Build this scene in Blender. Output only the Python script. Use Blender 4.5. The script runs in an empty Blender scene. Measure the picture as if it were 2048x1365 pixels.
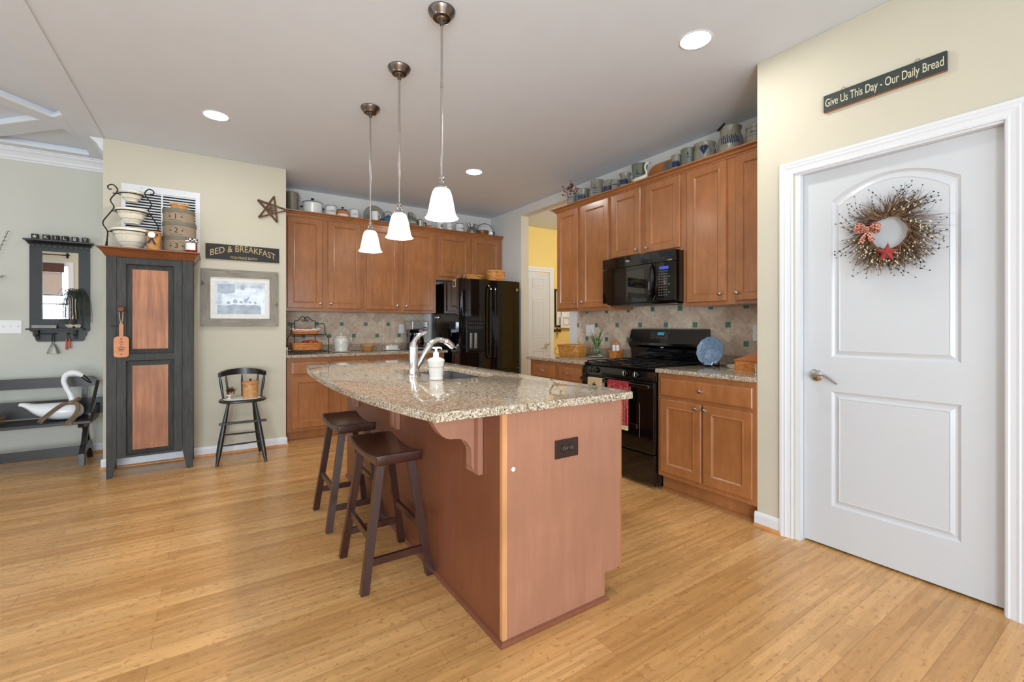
import bpy, bmesh, math, random
from mathutils import Vector, Matrix
random.seed(7)
S = bpy.context.scene
C = S.collection
PI = math.pi

# ---------------------------------------------------------------- camera
cam = bpy.data.objects.new('camera', bpy.data.cameras.new('camera'))
C.objects.link(cam)
cam.location = (0, 0, 1.2)
cam.rotation_euler = (PI/2, 0, math.radians(-33.6))
cam.data.sensor_width = 36
cam.data.lens = 36*903/2048
cam.data.shift_y = -(682.5-653)/2048
cam.data.clip_start = 0.05
S.camera = cam

# ---------------------------------------------------------------- exposure and world
S.view_settings.view_transform = 'Standard'
S.view_settings.look = 'None'
S.view_settings.gamma = 1
S.view_settings.use_curve_mapping = False
S.view_settings.exposure = 0.22
W = bpy.data.worlds.new('sky'); S.world = W
W.use_nodes = True
bg = W.node_tree.nodes['Background']
bg.inputs[0].default_value = (0.80, 0.90, 1.0, 1)
bg.inputs[1].default_value = 1.6

def area(name, loc, rot, sx, sy, power, col, spread=PI):
    l = bpy.data.lights.new(name, 'AREA'); l.shape = 'RECTANGLE'
    l.size = sx; l.size_y = sy; l.energy = power; l.color = col; l.spread = spread
    o = bpy.data.objects.new(name, l); C.objects.link(o)
    o.location = loc; o.rotation_euler = rot
    o['kind'] = 'structure'
    return o
DAY = (0.78, 0.895, 1.0)
# daylight entering by the windows of the rear wall and of the side wall
REAR_Y = -2.2; SIDE_X = -4.3
REAR_WIN = [(-3.15, 1.05), (-1.15, 1.7), (1.0, 1.7)]
REAR_POW = [24, 74, 15]
REAR_Z = [(.5, 2.2), (.10, 2.15), (.10, 2.15)]  # last two are unseen, carried down near the floor to brighten the low walls
SIDE_WIN = [(-0.6, 1.5), (1.9, 1.5), (4.2, 1.3)]
for (x, w), pw, (z0, z1) in zip(REAR_WIN, REAR_POW, REAR_Z):
    area('window_daylight', (x, REAR_Y-0.16, (z0+z1)/2), (PI/2, 0, 0), w-.1, z1-z0-.1, pw*w*(z1-z0)/1.6, DAY)
for (y, w) in SIDE_WIN:
    area('window_daylight', (SIDE_X-0.16, y, 1.35), (PI/2, 0, -PI/2), w-.1, 1.6, 5*w, DAY)

# ---------------------------------------------------------------- materials
MATS = {}
def lin(c):
    if isinstance(c, str):
        c = [int(c[i:i+2], 16)/255 for i in (0, 2, 4)]
    return tuple(x/12.92 if x <= .04045 else ((x+.055)/1.055)**2.4 for x in c) + (1,)

def base(name, rough=.5, metal=0.0, **kw):
    m = bpy.data.materials.new(name); m.use_nodes = True
    nt = m.node_tree; b = nt.nodes['Principled BSDF']
    b.inputs['Roughness'].default_value = rough
    b.inputs['Metallic'].default_value = metal
    for k, v in kw.items():
        b.inputs[k].default_value = v
    MATS[name] = m
    return m, nt, b
def node(nt, t, **kw):
    n = nt.nodes.new(t)
    for k, v in kw.items():
        if k in n.inputs: n.inputs[k].default_value = v
        else: setattr(n, k, v)
    return n
def coords(nt, scale=(1, 1, 1), out='Object', rot=(0, 0, 0)):
    tc = node(nt, 'ShaderNodeTexCoord'); mp = node(nt, 'ShaderNodeMapping')
    mp.inputs['Scale'].default_value = scale; mp.inputs['Rotation'].default_value = rot
    nt.links.new(tc.outputs[out], mp.inputs[0]); return mp.outputs[0]
def ramp(nt, fac, stops, interp='LINEAR'):
    r = node(nt, 'ShaderNodeValToRGB'); r.color_ramp.interpolation = interp
    e = r.color_ramp.elements
    while len(e) > 1: e.remove(e[-1])
    e[0].position = stops[0][0]; e[0].color = stops[0][1]
    for p, c in stops[1:]:
        x = e.new(p); x.color = c
    nt.links.new(fac, r.inputs[0]); return r.outputs[0]
def mix(nt, fac, a, b, mode='MIX'):
    n = node(nt, 'ShaderNodeMix', data_type='RGBA', blend_type=mode)
    for s, v in ((n.inputs[0], fac), (n.inputs[6], a), (n.inputs[7], b)):
        if hasattr(v, 'is_linked') or isinstance(v, bpy.types.NodeSocket): nt.links.new(v, s)
        else: s.default_value = v
    return n.outputs[2]
def bump(nt, b, h, strength=.3, dist=.002):
    n = node(nt, 'ShaderNodeBump'); n.inputs['Strength'].default_value = strength
    n.inputs['Distance'].default_value = dist
    nt.links.new(h, n.inputs['Height']); nt.links.new(n.outputs[0], b.inputs['Normal'])
def noise(nt, vec, scale, detail=3, rough=.5):
    n = node(nt, 'ShaderNodeTexNoise'); n.inputs['Scale'].default_value = scale
    n.inputs['Detail'].default_value = detail; n.inputs['Roughness'].default_value = rough
    nt.links.new(vec, n.inputs['Vector']); return n.outputs['Fac']
def plain(name, col, rough=.5, metal=0, var=.06, scale=30, bmp=0, **kw):
    """one colour with a faint mottling"""
    m, nt, b = base(name, rough, metal, **kw)
    c = lin(col); v = coords(nt)
    f = noise(nt, v, scale)
    dark = tuple(x*(1-var) for x in c[:3])+(1,); lite = tuple(min(1, x*(1+var)) for x in c[:3])+(1,)
    nt.links.new(ramp(nt, f, [(.3, dark), (.7, lite)]), b.inputs['Base Color'])
    if bmp: bump(nt, b, f, bmp)
    return m
def wood(name, c1, c2, rough=.35, sc=(28, 28, 1.6), knots=None, coat=0, bmp=.05, big=.35):
    m, nt, b = base(name, rough)
    b.inputs['Coat Weight'].default_value = coat
    b.inputs['Coat Roughness'].default_value = .2
    v = coords(nt, sc); f = noise(nt, v, 2.2, 6, .65)
    v2 = coords(nt, (1, 1, 1)); g = noise(nt, v2, 3.2, 2)
    col = ramp(nt, f, [(.3, lin(c1)), (.7, lin(c2))])
    dk = tuple(x*(1-big) for x in lin(c1)[:3])+(1,)
    col = mix(nt, ramp(nt, g, [(.35, (.5, .5, .5, 1)), (.65, (0, 0, 0, 1))]), col, dk)
    if knots:
        k = noise(nt, coords(nt, (9, 9, 5)), 2.1, 1)
        col = mix(nt, ramp(nt, k, [(.70, (0, 0, 0, 1)), (.76, (.7, .7, .7, 1))]), col, lin(knots))
    nt.links.new(col, b.inputs['Base Color'])
    bump(nt, b, f, bmp)
    return m
def emit(name, col, strength):
    m = bpy.data.materials.new(name); m.use_nodes = True; nt = m.node_tree
    b = nt.nodes['Principled BSDF']
    b.inputs['Base Color'].default_value = (.03, .03, .03, 1)
    b.inputs['Emission Color'].default_value = lin(col)
    b.inputs['Emission Strength'].default_value = strength
    MATS[name] = m; return m

plain('paint_beige', (.80, .775, .70), .9, var=.015, scale=3, bmp=.03)
plain('paint_dining', (.80, .80, .76), .9, var=.015, scale=3, bmp=.03)
plain('paint_kitchen', (.86, .855, .84), .9, var=.012, scale=3, bmp=.03)
plain('paint_yellow', (.90, .80, .50), .85, var=.02, scale=3)
plain('paint_ceiling', (.86, .885, .92), .95, var=.012, scale=5, bmp=.03)
plain('trim_white', (.88, .89, .905), .35, var=.008, scale=4)
plain('door_white', (.80, .81, .82), .32, var=.008, scale=4)
wood('maple', (.60, .385, .215), (.70, .455, .275), .28, (11, 11, 2.6), coat=.45, big=.20, bmp=.02)
wood('maple_shaded', (.46, .25, .16), (.52, .30, .19), .38, (26, 26, 1.3), coat=.15, big=.20)  # same maple, with the shade of the island's seating side darkened into its colour
wood('maple_veneer', (.60, .415, .325), (.66, .465, .37), .40, (12, 12, 1.6), coat=.1, big=.10)
wood('raw_edge', (.76, .54, .35), (.84, .62, .42), .5)
wood('espresso', (.19, .085, .055), (.28, .14, .10), .28, (22, 22, 3), coat=.35)
wood('aged_dark', (.12, .122, .115), (.27, .265, .245), .6, (30, 30, 2.6), knots=(.30, .21, .14), big=.45, bmp=.2)
wood('black_paint_wood', (.075, .075, .07), (.15, .15, .14), .35, (20, 20, 3), coat=.2)
wood('black_frame', (.09, .10, .095), (.135, .145, .135), .45, (20, 20, 3))
wood('dark_bench', (.085, .08, .075), (.175, .165, .15), .4, (2, 22, 22), coat=.2)
wood('pine_orange', (.55, .32, .19), (.78, .53, .35), .5, (13, 13, .9), knots=(.40, .20, .10), big=.32)
wood('cherry_top', (.46, .27, .15), (.58, .35, .20), .35, (2, 20, 20), big=.4)
wood('light_wood', (.80, .53, .30), (.88, .63, .38), .45, (16, 16, 2))
wood('barnwood', (.50, .475, .43), (.68, .65, .60), .8, (40, 40, 3), knots=(.27, .23, .19), bmp=.3)
wood('barnwood_h', (.50, .475, .43), (.68, .65, .60), .8, (3, 40, 40), knots=(.27, .23, .19), bmp=.3)
wood('board_wood', (.76, .44, .22), (.84, .54, .30), .45, (2, 6, 26))
plain('sign_black', (.17, .165, .155), .7, var=.15, scale=20)
plain('sign_green', (.20, .23, .215), .7, var=.12, scale=20)
plain('sign_gold', (.76, .66, .46), .6)
plain('sign_cream', (.84, .82, .70), .6)
plain('edge_wood', (.60, .36, .19), .6)
plain('steel', (.78, .78, .79), .22, 1, var=.03)
plain('chrome', (.90, .90, .91), .06, 1, var=.01)
plain('nickel', (.74, .73, .72), .25, 1, var=.04)
plain('bronze', (.46, .42, .39), .3, 1, var=.08, scale=60)
plain('pewter', (.60, .60, .57), .42, .85, var=.15, scale=25)
plain('tin_grey', (.52, .50, .46), .55, .5, var=.12, scale=18)
plain('black_gloss', (.028, .028, .03), .07, var=.02, **{'Coat Weight': .5})
plain('black_satin', (.05, .05, .052), .3, var=.05)
plain('black_iron', (.07, .065, .06), .55, .3, var=.15, scale=60)
plain('black_glass', (.02, .02, .022), .03, var=.02, **{'Coat Weight': 1.0})
plain('grey_print', (.40, .40, .41), .5)
plain('ceramic', (.87, .86, .83), .16, var=.015, **{'Coat Weight': .4})
plain('ceramic_cream', (.93, .90, .82), .2, var=.03, **{'Coat Weight': .3})
plain('enamel', (.90, .91, .90), .18, var=.03, **{'Coat Weight': .4})
plain('enamel_rim', (.08, .08, .09), .3)
plain('enamel_red', (.62, .22, .18), .3)
plain('pattern_blue', (.33, .36, .42), .4)
plain('stone_grey', (.52, .505, .455), .3, var=.16, scale=40)
plain('stone_green', (.40, .425, .375), .35, var=.1, scale=40)
plain('cobalt', (.16, .22, .36), .35, var=.3, scale=30)
plain('teapot_blue', (.24, .42, .55), .3, var=.1)
plain('canvas_brown', (.58, .51, .42), .85, var=.06)
plain('canvas_lid', (.44, .42, .36), .8, var=.1)
plain('ink', (.16, .14, .13), .8)
plain('jam_red', (.50, .10, .06), .15, var=.2, scale=60)
plain('label_white', (.92, .91, .88), .6)
plain('ribbon_navy', (.12, .10, .22), .6)
plain('burlap', (.52, .44, .35), .95, var=.35, scale=260, bmp=.6)
plain('swan_white', (.93, .94, .95), .25, var=.01)
plain('swan_black', (.09, .085, .08), .35)
plain('twig', (.42, .30, .20), .85, var=.4, scale=60)
plain('twig_dark', (.24, .18, .14), .85, var=.35, scale=60)
plain('twig_pale', (.58, .47, .34), .85, var=.25, scale=60)
plain('berry_cream', (.90, .86, .74), .5)
plain('berry_dark', (.13, .12, .13), .4)
plain('star_red', (.62, .22, .22), .5, var=.08)
plain('leaf', (.30, .46, .21), .5, var=.3, scale=30)
plain('leaf_dark', (.16, .20, .13), .6, var=.3)
plain('leaf_pale', (.42, .50, .33), .6, var=.2)
plain('sheep', (.76, .72, .62), .9, var=.1)
plain('paddle_red', (.42, .18, .13), .5)
plain('cloth_white', (.91, .89, .87), .9, var=.03)
plain('cloth_tan', (.80, .70, .54), .95, var=.08, scale=200)
plain('plastic_white', (.93, .93, .925), .35, var=.01)
plain('outlet_brown', (.17, .095, .085), .3)
plain('hole_dark', (.03, .03, .03), .9)
plain('duct_dark', (.10, .105, .11), .9)
plain('blind', (.80, .74, .70), .9)
plain('shade_brown', (.36, .24, .20), .9)
plain('plate_blue', (.44, .54, .64), .12, var=.25, scale=90, bmp=.5, **{'Coat Weight': .6})
plain('apple', (.72, .26, .16), .4, var=.5, scale=60)
plain('paper', (.90, .90, .89), .8)
emit('lens_glow', (1, .98, .95), 30)
emit('screen_teal', (.10, .45, .52), 1.0)
emit('screen_blue', (.12, .25, .70), 1.0)

# bell shades of the pendants: lit milk glass
m, nt, b = base('shade_glow', .4)
b.inputs['Base Color'].default_value = (.9, .87, .82, 1)
b.inputs['Emission Color'].default_value = lin((1, .95, .87))
b.inputs['Emission Strength'].default_value = 2.6

# glass
m, nt, b = base('glass', .02); b.inputs['Transmission Weight'].default_value = 1
b.inputs['Base Color'].default_value = (.95, .97, .95, 1); b.inputs['IOR'].default_value = 1.3
m, nt, b = base('mirror_glass', .01, 1.0); b.inputs['Base Color'].default_value = (.93, .94, .94, 1)

# bamboo strip floor, boards running along X
m, nt, b = base('bamboo', .2)
v = coords(nt)
v.node.inputs['Location'].default_value = (41.37, 23.11, 0)
def brick(vec, w, h, off, mortar, c1, c2, mo, bias=0.0):
    n = node(nt, 'ShaderNodeTexBrick'); n.offset = off
    n.inputs['Scale'].default_value = 1; n.inputs['Brick Width'].default_value = w
    n.inputs['Row Height'].default_value = h; n.inputs['Mortar Size'].default_value = mortar
    n.inputs['Mortar Smooth'].default_value = .1; n.inputs['Bias'].default_value = bias
    n.inputs['Color1'].default_value = c1; n.inputs['Color2'].default_value = c2
    n.inputs['Mortar'].default_value = mo
    nt.links.new(vec, n.inputs['Vector']); return n
b1 = brick(v, 1.42, .096, .37, .0009, lin((.79, .595, .365)), lin((.88, .695, .46)), lin((.62, .44, .25)))
b2 = brick(v, .31, .0192, .41, .0, (.84, .81, .77, 1), (1.10, 1.08, 1.06, 1), (.9, .9, .9, 1))
b3 = brick(v, .31, .0192, .41, .004, (1, 1, 1, 1), (1, 1, 1, 1), (.0, .0, .0, 1))
g = noise(nt, coords(nt, (3, 150, 1)), 1.2, 5, .6)
col = mix(nt, 1.0, b1.outputs[0], b2.outputs[0], 'MULTIPLY')
col = mix(nt, 1.0, col, ramp(nt, g, [(.3, (.90, .88, .85, 1)), (.7, (1.05, 1.05, 1.05, 1))]), 'MULTIPLY')
kn = noise(nt, coords(nt, (34, 52, 1)), 1.0, 1)
col = mix(nt, ramp(nt, kn, [(.61, (0, 0, 0, 1)), (.70, (.60, .60, .60, 1))]), col, lin((.66, .44, .23)))
g2 = noise(nt, v, .9, 2)
col = mix(nt, 1.0, col, ramp(nt, g2, [(.3, (.93, .93, .93, 1)), (.7, (1.04, 1.04, 1.04, 1))]), 'MULTIPLY')
nt.links.new(col, b.inputs['Base Color'])
rr = ramp(nt, g, [(.3, (.22, .22, .22, 1)), (.7, (.32, .32, .32, 1))]); nt.links.new(rr, b.inputs['Roughness'])
bump(nt, b, b1.outputs['Fac'], -.25, .001)

# speckled granite
def granite(name, tint, lightness):
    m, nt, b = base(name, .04)
    v = coords(nt)
    n1 = noise(nt, v, 105, 4, .65); n2 = noise(nt, v, 180, 2, .5); n3 = noise(nt, v, 14, 3, .5)
    c = ramp(nt, n1, [(.28, lin((.30, .26, .22))), (.38, lin((.55, .47, .38))), (.48, lin(tint)),
                      (.62, lin(lightness))])
    c = mix(nt, ramp(nt, n2, [(.57, (0, 0, 0, 1)), (.61, (.95, .95, .95, 1))]), c, lin((.17, .16, .16)))
    c = mix(nt, ramp(nt, n3, [(.45, (0, 0, 0, 1)), (.75, (.35, .35, .35, 1))]), c, lin((.62, .52, .38)))
    nt.links.new(c, b.inputs['Base Color'])
    return m
granite('granite', (.69, .63, .54), (.85, .81, .75))
granite('granite_rough_edge', (.74, .72, .68), (.90, .90, .89))
MATS['granite_rough_edge'].node_tree.nodes['Principled BSDF'].inputs['Roughness'].default_value = .25

# tumbled tile on the diagonal with small green inserts; u runs along the wall, z up
def backsplash(name, axis, u0, P, z0, ztop):
    m, nt, b = base(name, .5)
    tc = node(nt, 'ShaderNodeTexCoord'); sp = node(nt, 'ShaderNodeSeparateXYZ')
    nt.links.new(tc.outputs['Object'], sp.inputs[0])
    def math_(op, a, c=None):
        n = node(nt, 'ShaderNodeMath', operation=op)
        for i, q in enumerate((a, c)):
            if q is None: continue
            if isinstance(q, (int, float)): n.inputs[i].default_value = q
            else: nt.links.new(q, n.inputs[i])
        return n.outputs[0]
    u = math_('DIVIDE', math_('SUBTRACT', sp.outputs[axis], u0), P)
    w = math_('DIVIDE', math_('SUBTRACT', sp.outputs[2], z0), P)
    a = math_('ADD', u, w); c = math_('SUBTRACT', u, w)
    fa = math_('ABSOLUTE', math_('SUBTRACT', a, math_('ROUND', a)))
    fc = math_('ABSOLUTE', math_('SUBTRACT', c, math_('ROUND', c)))
    grout = math_('LESS_THAN', math_('MINIMUM', fa, fc), .022)
    # one random tone for each tile
    cv = node(nt, 'ShaderNodeCombineXYZ')
    nt.links.new(math_('FLOOR', a), cv.inputs[0]); nt.links.new(math_('FLOOR', c), cv.inputs[1])
    wn = node(nt, 'ShaderNodeTexWhiteNoise'); nt.links.new(cv.outputs[0], wn.inputs['Vector'])
    n1 = noise(nt, coords(nt), 26, 6, .7)
    tone = ramp(nt, wn.outputs['Value'], [(0, lin((.76, .67, .58))), (.35, lin((.82, .74, .65))), (.7, lin((.87, .80, .71))), (1, lin((.80, .68, .59)))])
    tone = mix(nt, 1.0, tone, ramp(nt, n1, [(.3, (.68, .65, .62, 1)), (.5, (1, 1, 1, 1)), (.7, (1.15, 1.14, 1.12, 1))]), 'MULTIPLY')
    col = mix(nt, grout, tone, lin((.78, .74, .67)))
    # green inserts on every other crossing
    U = math_('MULTIPLY', u, .5); Wd = w
    rw = math_('ROUND', Wd); odd = math_('ABSOLUTE', math_('MODULO', rw, 2.0))
    Us = math_('SUBTRACT', U, math_('MULTIPLY', odd, .5))
    du = math_('MULTIPLY', math_('ABSOLUTE', math_('SUBTRACT', Us, math_('ROUND', Us))), 2*P)
    dw = math_('MULTIPLY', math_('ABSOLUTE', math_('SUBTRACT', Wd, rw)), P)
    dm = math_('ADD', math_('MAXIMUM', du, dw), math_('GREATER_THAN', sp.outputs[2], ztop))
    g1 = noise(nt, coords(nt), 60, 3, .6)
    green = ramp(nt, g1, [(.35, lin((.24, .40, .34))), (.65, lin((.38, .56, .48)))])
    col = mix(nt, math_('LESS_THAN', dm, .0265), col, lin((.74, .71, .64)))
    col = mix(nt, math_('LESS_THAN', dm, .0215), col, green)
    nt.links.new(col, b.inputs['Base Color'])
    bump(nt, b, n1, .25, .002)
    return m
backsplash('splash_tile_back', 0, 1.165, .1425, 1.083, 1.30)
backsplash('splash_tile_right', 1, 3.35, .1467, 1.0655, 2.0)

# woven splint: rows and uprights from the UVs of the basket builder (in metres)
def weave(name, c1, c2, dark, w=.026, h=.0100):
    m, nt, b = base(name, .5)
    v = coords(nt, (1, 1, 1), 'UV')
    n = node(nt, 'ShaderNodeTexBrick'); n.offset = .5
    for k, q in (('Scale', 1), ('Brick Width', w), ('Row Height', h), ('Mortar Size', .0009), ('Mortar Smooth', .6), ('Bias', 0),
                 ('Color1', lin(c1)), ('Color2', lin(c2)), ('Mortar', lin(dark))):
        n.inputs[k].default_value = q
    nt.links.new(v, n.inputs['Vector'])
    f = noise(nt, coords(nt), 40, 3)
    col = mix(nt, 1.0, n.outputs[0], ramp(nt, f, [(.3, (.82, .8, .76, 1)), (.7, (1.12, 1.1, 1.08, 1))]), 'MULTIPLY')
    nt.links.new(col, b.inputs['Base Color']); bump(nt, b, n.outputs['Fac'], -.8, .004)
weave('weave_honey', (.74, .49, .21), (.86, .62, .30), (.50, .30, .12))
weave('weave_tan', (.74, .53, .32), (.84, .64, .41), (.58, .39, .21))
weave('weave_orange', (.74, .43, .17), (.83, .53, .25), (.60, .34, .13))

# small patterned cloths
def dots(name, c1, c2, sc=90, size=.3):
    m, nt, b = base(name, .9)
    n = node(nt, 'ShaderNodeTexVoronoi'); n.inputs['Scale'].default_value = sc; n.inputs['Randomness'].default_value = .25
    nt.links.new(coords(nt), n.inputs['Vector'])
    nt.links.new(ramp(nt, n.outputs['Distance'], [(size, lin(c2)), (size+.04, lin(c1))]), b.inputs['Base Color'])
dots('cloth_red', (.60, .10, .13), (.88, .72, .70), 95, .26)
dots('cloth_floral', (.90, .87, .83), (.45, .48, .42), 70, .2)
m, nt, b = base('cloth_check', .9)
n = node(nt, 'ShaderNodeTexChecker'); n.inputs['Scale'].default_value = 70
n.inputs[1].default_value = lin((.9, .9, .9)); n.inputs[2].default_value = lin((.08, .08, .09))
nt.links.new(coords(nt), n.inputs[0]); nt.links.new(n.outputs[0], b.inputs['Base Color'])
m, nt, b = base('cloth_plaid', .9)
n = node(nt, 'ShaderNodeTexChecker'); n.inputs['Scale'].default_value = 125
n.inputs[1].default_value = lin((.84, .66, .56)); n.inputs[2].default_value = lin((.55, .22, .20))
nt.links.new(coords(nt), n.inputs[0]); nt.links.new(n.outputs[0], b.inputs['Base Color'])

# faded print behind the picture glass
m, nt, b = base('print_blue', .3)
b.inputs['Coat Weight'].default_value = 1; b.inputs['Coat Roughness'].default_value = .02
f = noise(nt, coords(nt, (6, 1, 9)), 1.6, 4, .6)
nt.links.new(ramp(nt, f, [(.3, lin((.60, .66, .72))), (.5, lin((.80, .84, .88))), (.7, lin((.88, .90, .91)))]), b.inputs['Base Color'])
plain('print_pale', (.68, .73, .78), .5, var=.2, scale=14)
m, nt, b = base('screen_print', .6)
f = noise(nt, coords(nt), 60, 4, .6)
nt.links.new(ramp(nt, f, [(.4, lin((.5, .48, .44))), (.6, lin((.85, .84, .80)))]), b.inputs['Base Color'])

# ---------------------------------------------------------------- geometry helpers
class B:
    """collects shapes of one mesh"""
    def __init__(s, off=(0, 0, 0)):
        s.bm = bmesh.new(); s.uv = s.bm.loops.layers.uv.new('UVMap'); s.off = Vector(off)
    def v(s, p): return s.bm.verts.new(Vector(p)-s.off)
    def box(s, x0, x1, y0, y1, z0, z1, bev=0, seg=2):
        vs = [s.v((x, y, z)) for x in (x0, x1) for y in (y0, y1) for z in (z0, z1)]
        fs = [s.bm.faces.new([vs[i] for i in q]) for q in ((0,1,3,2),(4,6,7,5),(0,4,5,1),(2,3,7,6),(0,2,6,4),(1,5,7,3))]
        if bev:
            es = list({e for f in fs for e in f.edges})
            bmesh.ops.bevel(s.bm, geom=es, offset=bev, segments=seg, profile=.6, affect='EDGES')
        return s
    def quadgrid(s, rows, close_u=False, cap=False):
        """rows of points -> surface"""
        R = [[s.v(p) for p in r] for r in rows]
        n = len(R[0])
        for i in range(len(R)-1):
            for j in range(n if close_u else n-1):
                k = (j+1) % n
                try: s.bm.faces.new((R[i][j], R[i][k], R[i+1][k], R[i+1][j]))
                except ValueError: pass
        if cap:
            for r in (R[0], R[-1]):
                try: s.bm.faces.new(r)
                except ValueError: pass
        return R
    def loft(s, rings, cap0=True, cap1=True, uv=True):
        """closed rings of equal length"""
        R = [[s.v(p) for p in r] for r in rings]; n = len(R[0])
        acc = 0
        for i in range(len(R)-1):
            h = (Vector(rings[i+1][0])-Vector(rings[i][0])).length
            ua = 0
            for j in range(n):
                k = (j+1) % n
                du = (Vector(rings[i][k])-Vector(rings[i][j])).length
                du2 = du
                f = s.bm.faces.new((R[i][j], R[i][k], R[i+1][k], R[i+1][j]))
                if uv:
                    for l, q in zip(f.loops, ((ua, acc), (ua+du2, acc), (ua+du2, acc+h), (ua, acc+h))): l[s.uv].uv = q
                ua += du
            acc += h
        if cap0: s.bm.faces.new(R[0])
        if cap1: s.bm.faces.new(R[-1])
        return s
    def lathe(s, prof, c=(0, 0, 0), seg=28, axis='z', scale=(1, 1)):
        rings = []
        cap0 = cap1 = False
        p = list(prof)
        for i, (r, h) in enumerate(p):
            r = max(r, .00005)
            ring = []
            for k in range(seg):
                a = 2*PI*k/seg; x = r*math.cos(a)*scale[0]; y = r*math.sin(a)*scale[1]
                if axis == 'z': q = (c[0]+x, c[1]+y, c[2]+h)
                elif axis == 'y': q = (c[0]+x, c[1]+h, c[2]+y)
                else: q = (c[0]+h, c[1]+x, c[2]+y)
                ring.append(q)
            rings.append(ring)
        s.loft(rings); return s
    def cyl(s, p0, p1, r0, r1=None, seg=14):
        return s.tube([p0, p1], [r0, r0 if r1 is None else r1], seg)
    def tube(s, pts, r, seg=8, flat=1.0, up=None, cap=True):
        pts = [Vector(p) for p in pts]; n = len(pts)
        if not isinstance(r, (list, tuple)): r = [r]*n
        T = []
        for i in range(n):
            a = pts[max(0, i-1)]; b_ = pts[min(n-1, i+1)]; d = b_-a
            T.append(d.normalized() if d.length > 1e-9 else Vector((0, 0, 1)))
        ref = Vector(up) if up else (Vector((0, 0, 1)) if abs(T[0].z) < .9 else Vector((1, 0, 0)))
        N = ref-T[0]*ref.dot(T[0]); N.normalize()
        rings = []
        for i in range(n):
            N = N-T[i]*N.dot(T[i])
            if N.length < 1e-6: N = T[i].orthogonal()
            N.normalize(); Bn = T[i].cross(N)
            ph = PI/4 if seg == 4 else 0
            rings.append([pts[i]+N*(r[i]*math.cos(2*PI*k/seg+ph))+Bn*(r[i]*flat*math.sin(2*PI*k/seg+ph)) for k in range(seg)])
        s.loft(rings, cap, cap); return s
    def sphere(s, c, r, sx=1, sy=1, sz=1, u=14, v_=9):
        prof = [(r*math.sin(PI*i/v_), -r*math.cos(PI*i/v_)) for i in range(v_+1)]
        rings = [[(c[0]+max(p, .0002)*sx*math.cos(2*PI*k/u), c[1]+max(p, .0002)*sy*math.sin(2*PI*k/u), c[2]+h*sz) for k in range(u)] for p, h in prof]
        s.loft(rings); return s
    def torus(s, c, R, r, axis='z', seg=28, m=8, a0=0, a1=2*PI):
        full = abs(a1-a0-2*PI) < 1e-6
        n = seg if full else seg+1
        rings = []
        for i in range(n):
            a = a0+(a1-a0)*i/seg; ring = []
            for k in range(m):
                t = 2*PI*k/m; q = R+r*math.cos(t); w = r*math.sin(t)
                x, y = q*math.cos(a), q*math.sin(a)
                p = {'z': (x, y, w), 'y': (x, w, y), 'x': (w, x, y)}[axis]
                ring.append((c[0]+p[0], c[1]+p[1], c[2]+p[2]))
            rings.append(ring)
        if full: rings.append(rings[0])
        s.loft(rings, not full, not full); return s
    def prism(s, poly, a, b_, axis='z', bev=0):
        """polygon extruded along an axis; poly in the two other axes (xy / xz / yz)"""
        def P(p, h): return {'z': (p[0], p[1], h), 'y': (p[0], h, p[1]), 'x': (h, p[0], p[1])}[axis]
        lo = [s.v(P(p, a)) for p in poly]; hi = [s.v(P(p, b_)) for p in poly]; n = len(poly)
        fs = [s.bm.faces.new(lo), s.bm.faces.new(hi)]
        for i in range(n):
            fs.append(s.bm.faces.new((lo[i], lo[(i+1) % n], hi[(i+1) % n], hi[i])))
        if bev:
            es = list({e for f in fs[:2] for e in f.edges})
            bmesh.ops.bevel(s.bm, geom=es, offset=bev, segments=2, profile=.6, affect='EDGES')
        return s
    def rings3(s, polys, cap=True):
        """stack of equal-length outlines joined one to the next, last one filled"""
        R = [[s.v(p) for p in r] for r in polys]; n = len(R[0])
        for i in range(len(R)-1):
            for j in range(n):
                k = (j+1) % n
                s.bm.faces.new((R[i][j], R[i][k], R[i+1][k], R[i+1][j]))
        if cap: s.bm.faces.new(R[-1])
        return s
    def face(s, pts): s.bm.faces.new([s.v(p) for p in pts]); return s
    def text(s, txt, size, origin, ux, uz, depth=.0008, sx=1.0, bend=None, align='CENTER', track=1.0):
        cu = bpy.data.curves.new('t', 'FONT'); cu.body = txt; cu.size = size; cu.align_x = align; cu.align_y = 'CENTER'
        cu.extrude = depth; cu.space_character = track; cu.resolution_u = 4
        o = bpy.data.objects.new('t', cu); C.objects.link(o)
        dg = bpy.context.evaluated_depsgraph_get()
        me = bpy.data.meshes.new_from_object(o.evaluated_get(dg))
        ux = Vector(ux); uz = Vector(uz); un = ux.cross(uz)
        vs = []
        for q in me.vertices:
            x = q.co.x*sx; y = q.co.y
            if bend: y += bend(x)
            vs.append(s.v(Vector(origin)+ux*x+uz*y+un*q.co.z))
        for p in me.polygons:
            try: s.bm.faces.new([vs[i] for i in p.vertices])
            except ValueError: pass
        bpy.data.objects.remove(o); bpy.data.curves.remove(cu); bpy.data.meshes.remove(me)
        return s

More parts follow.
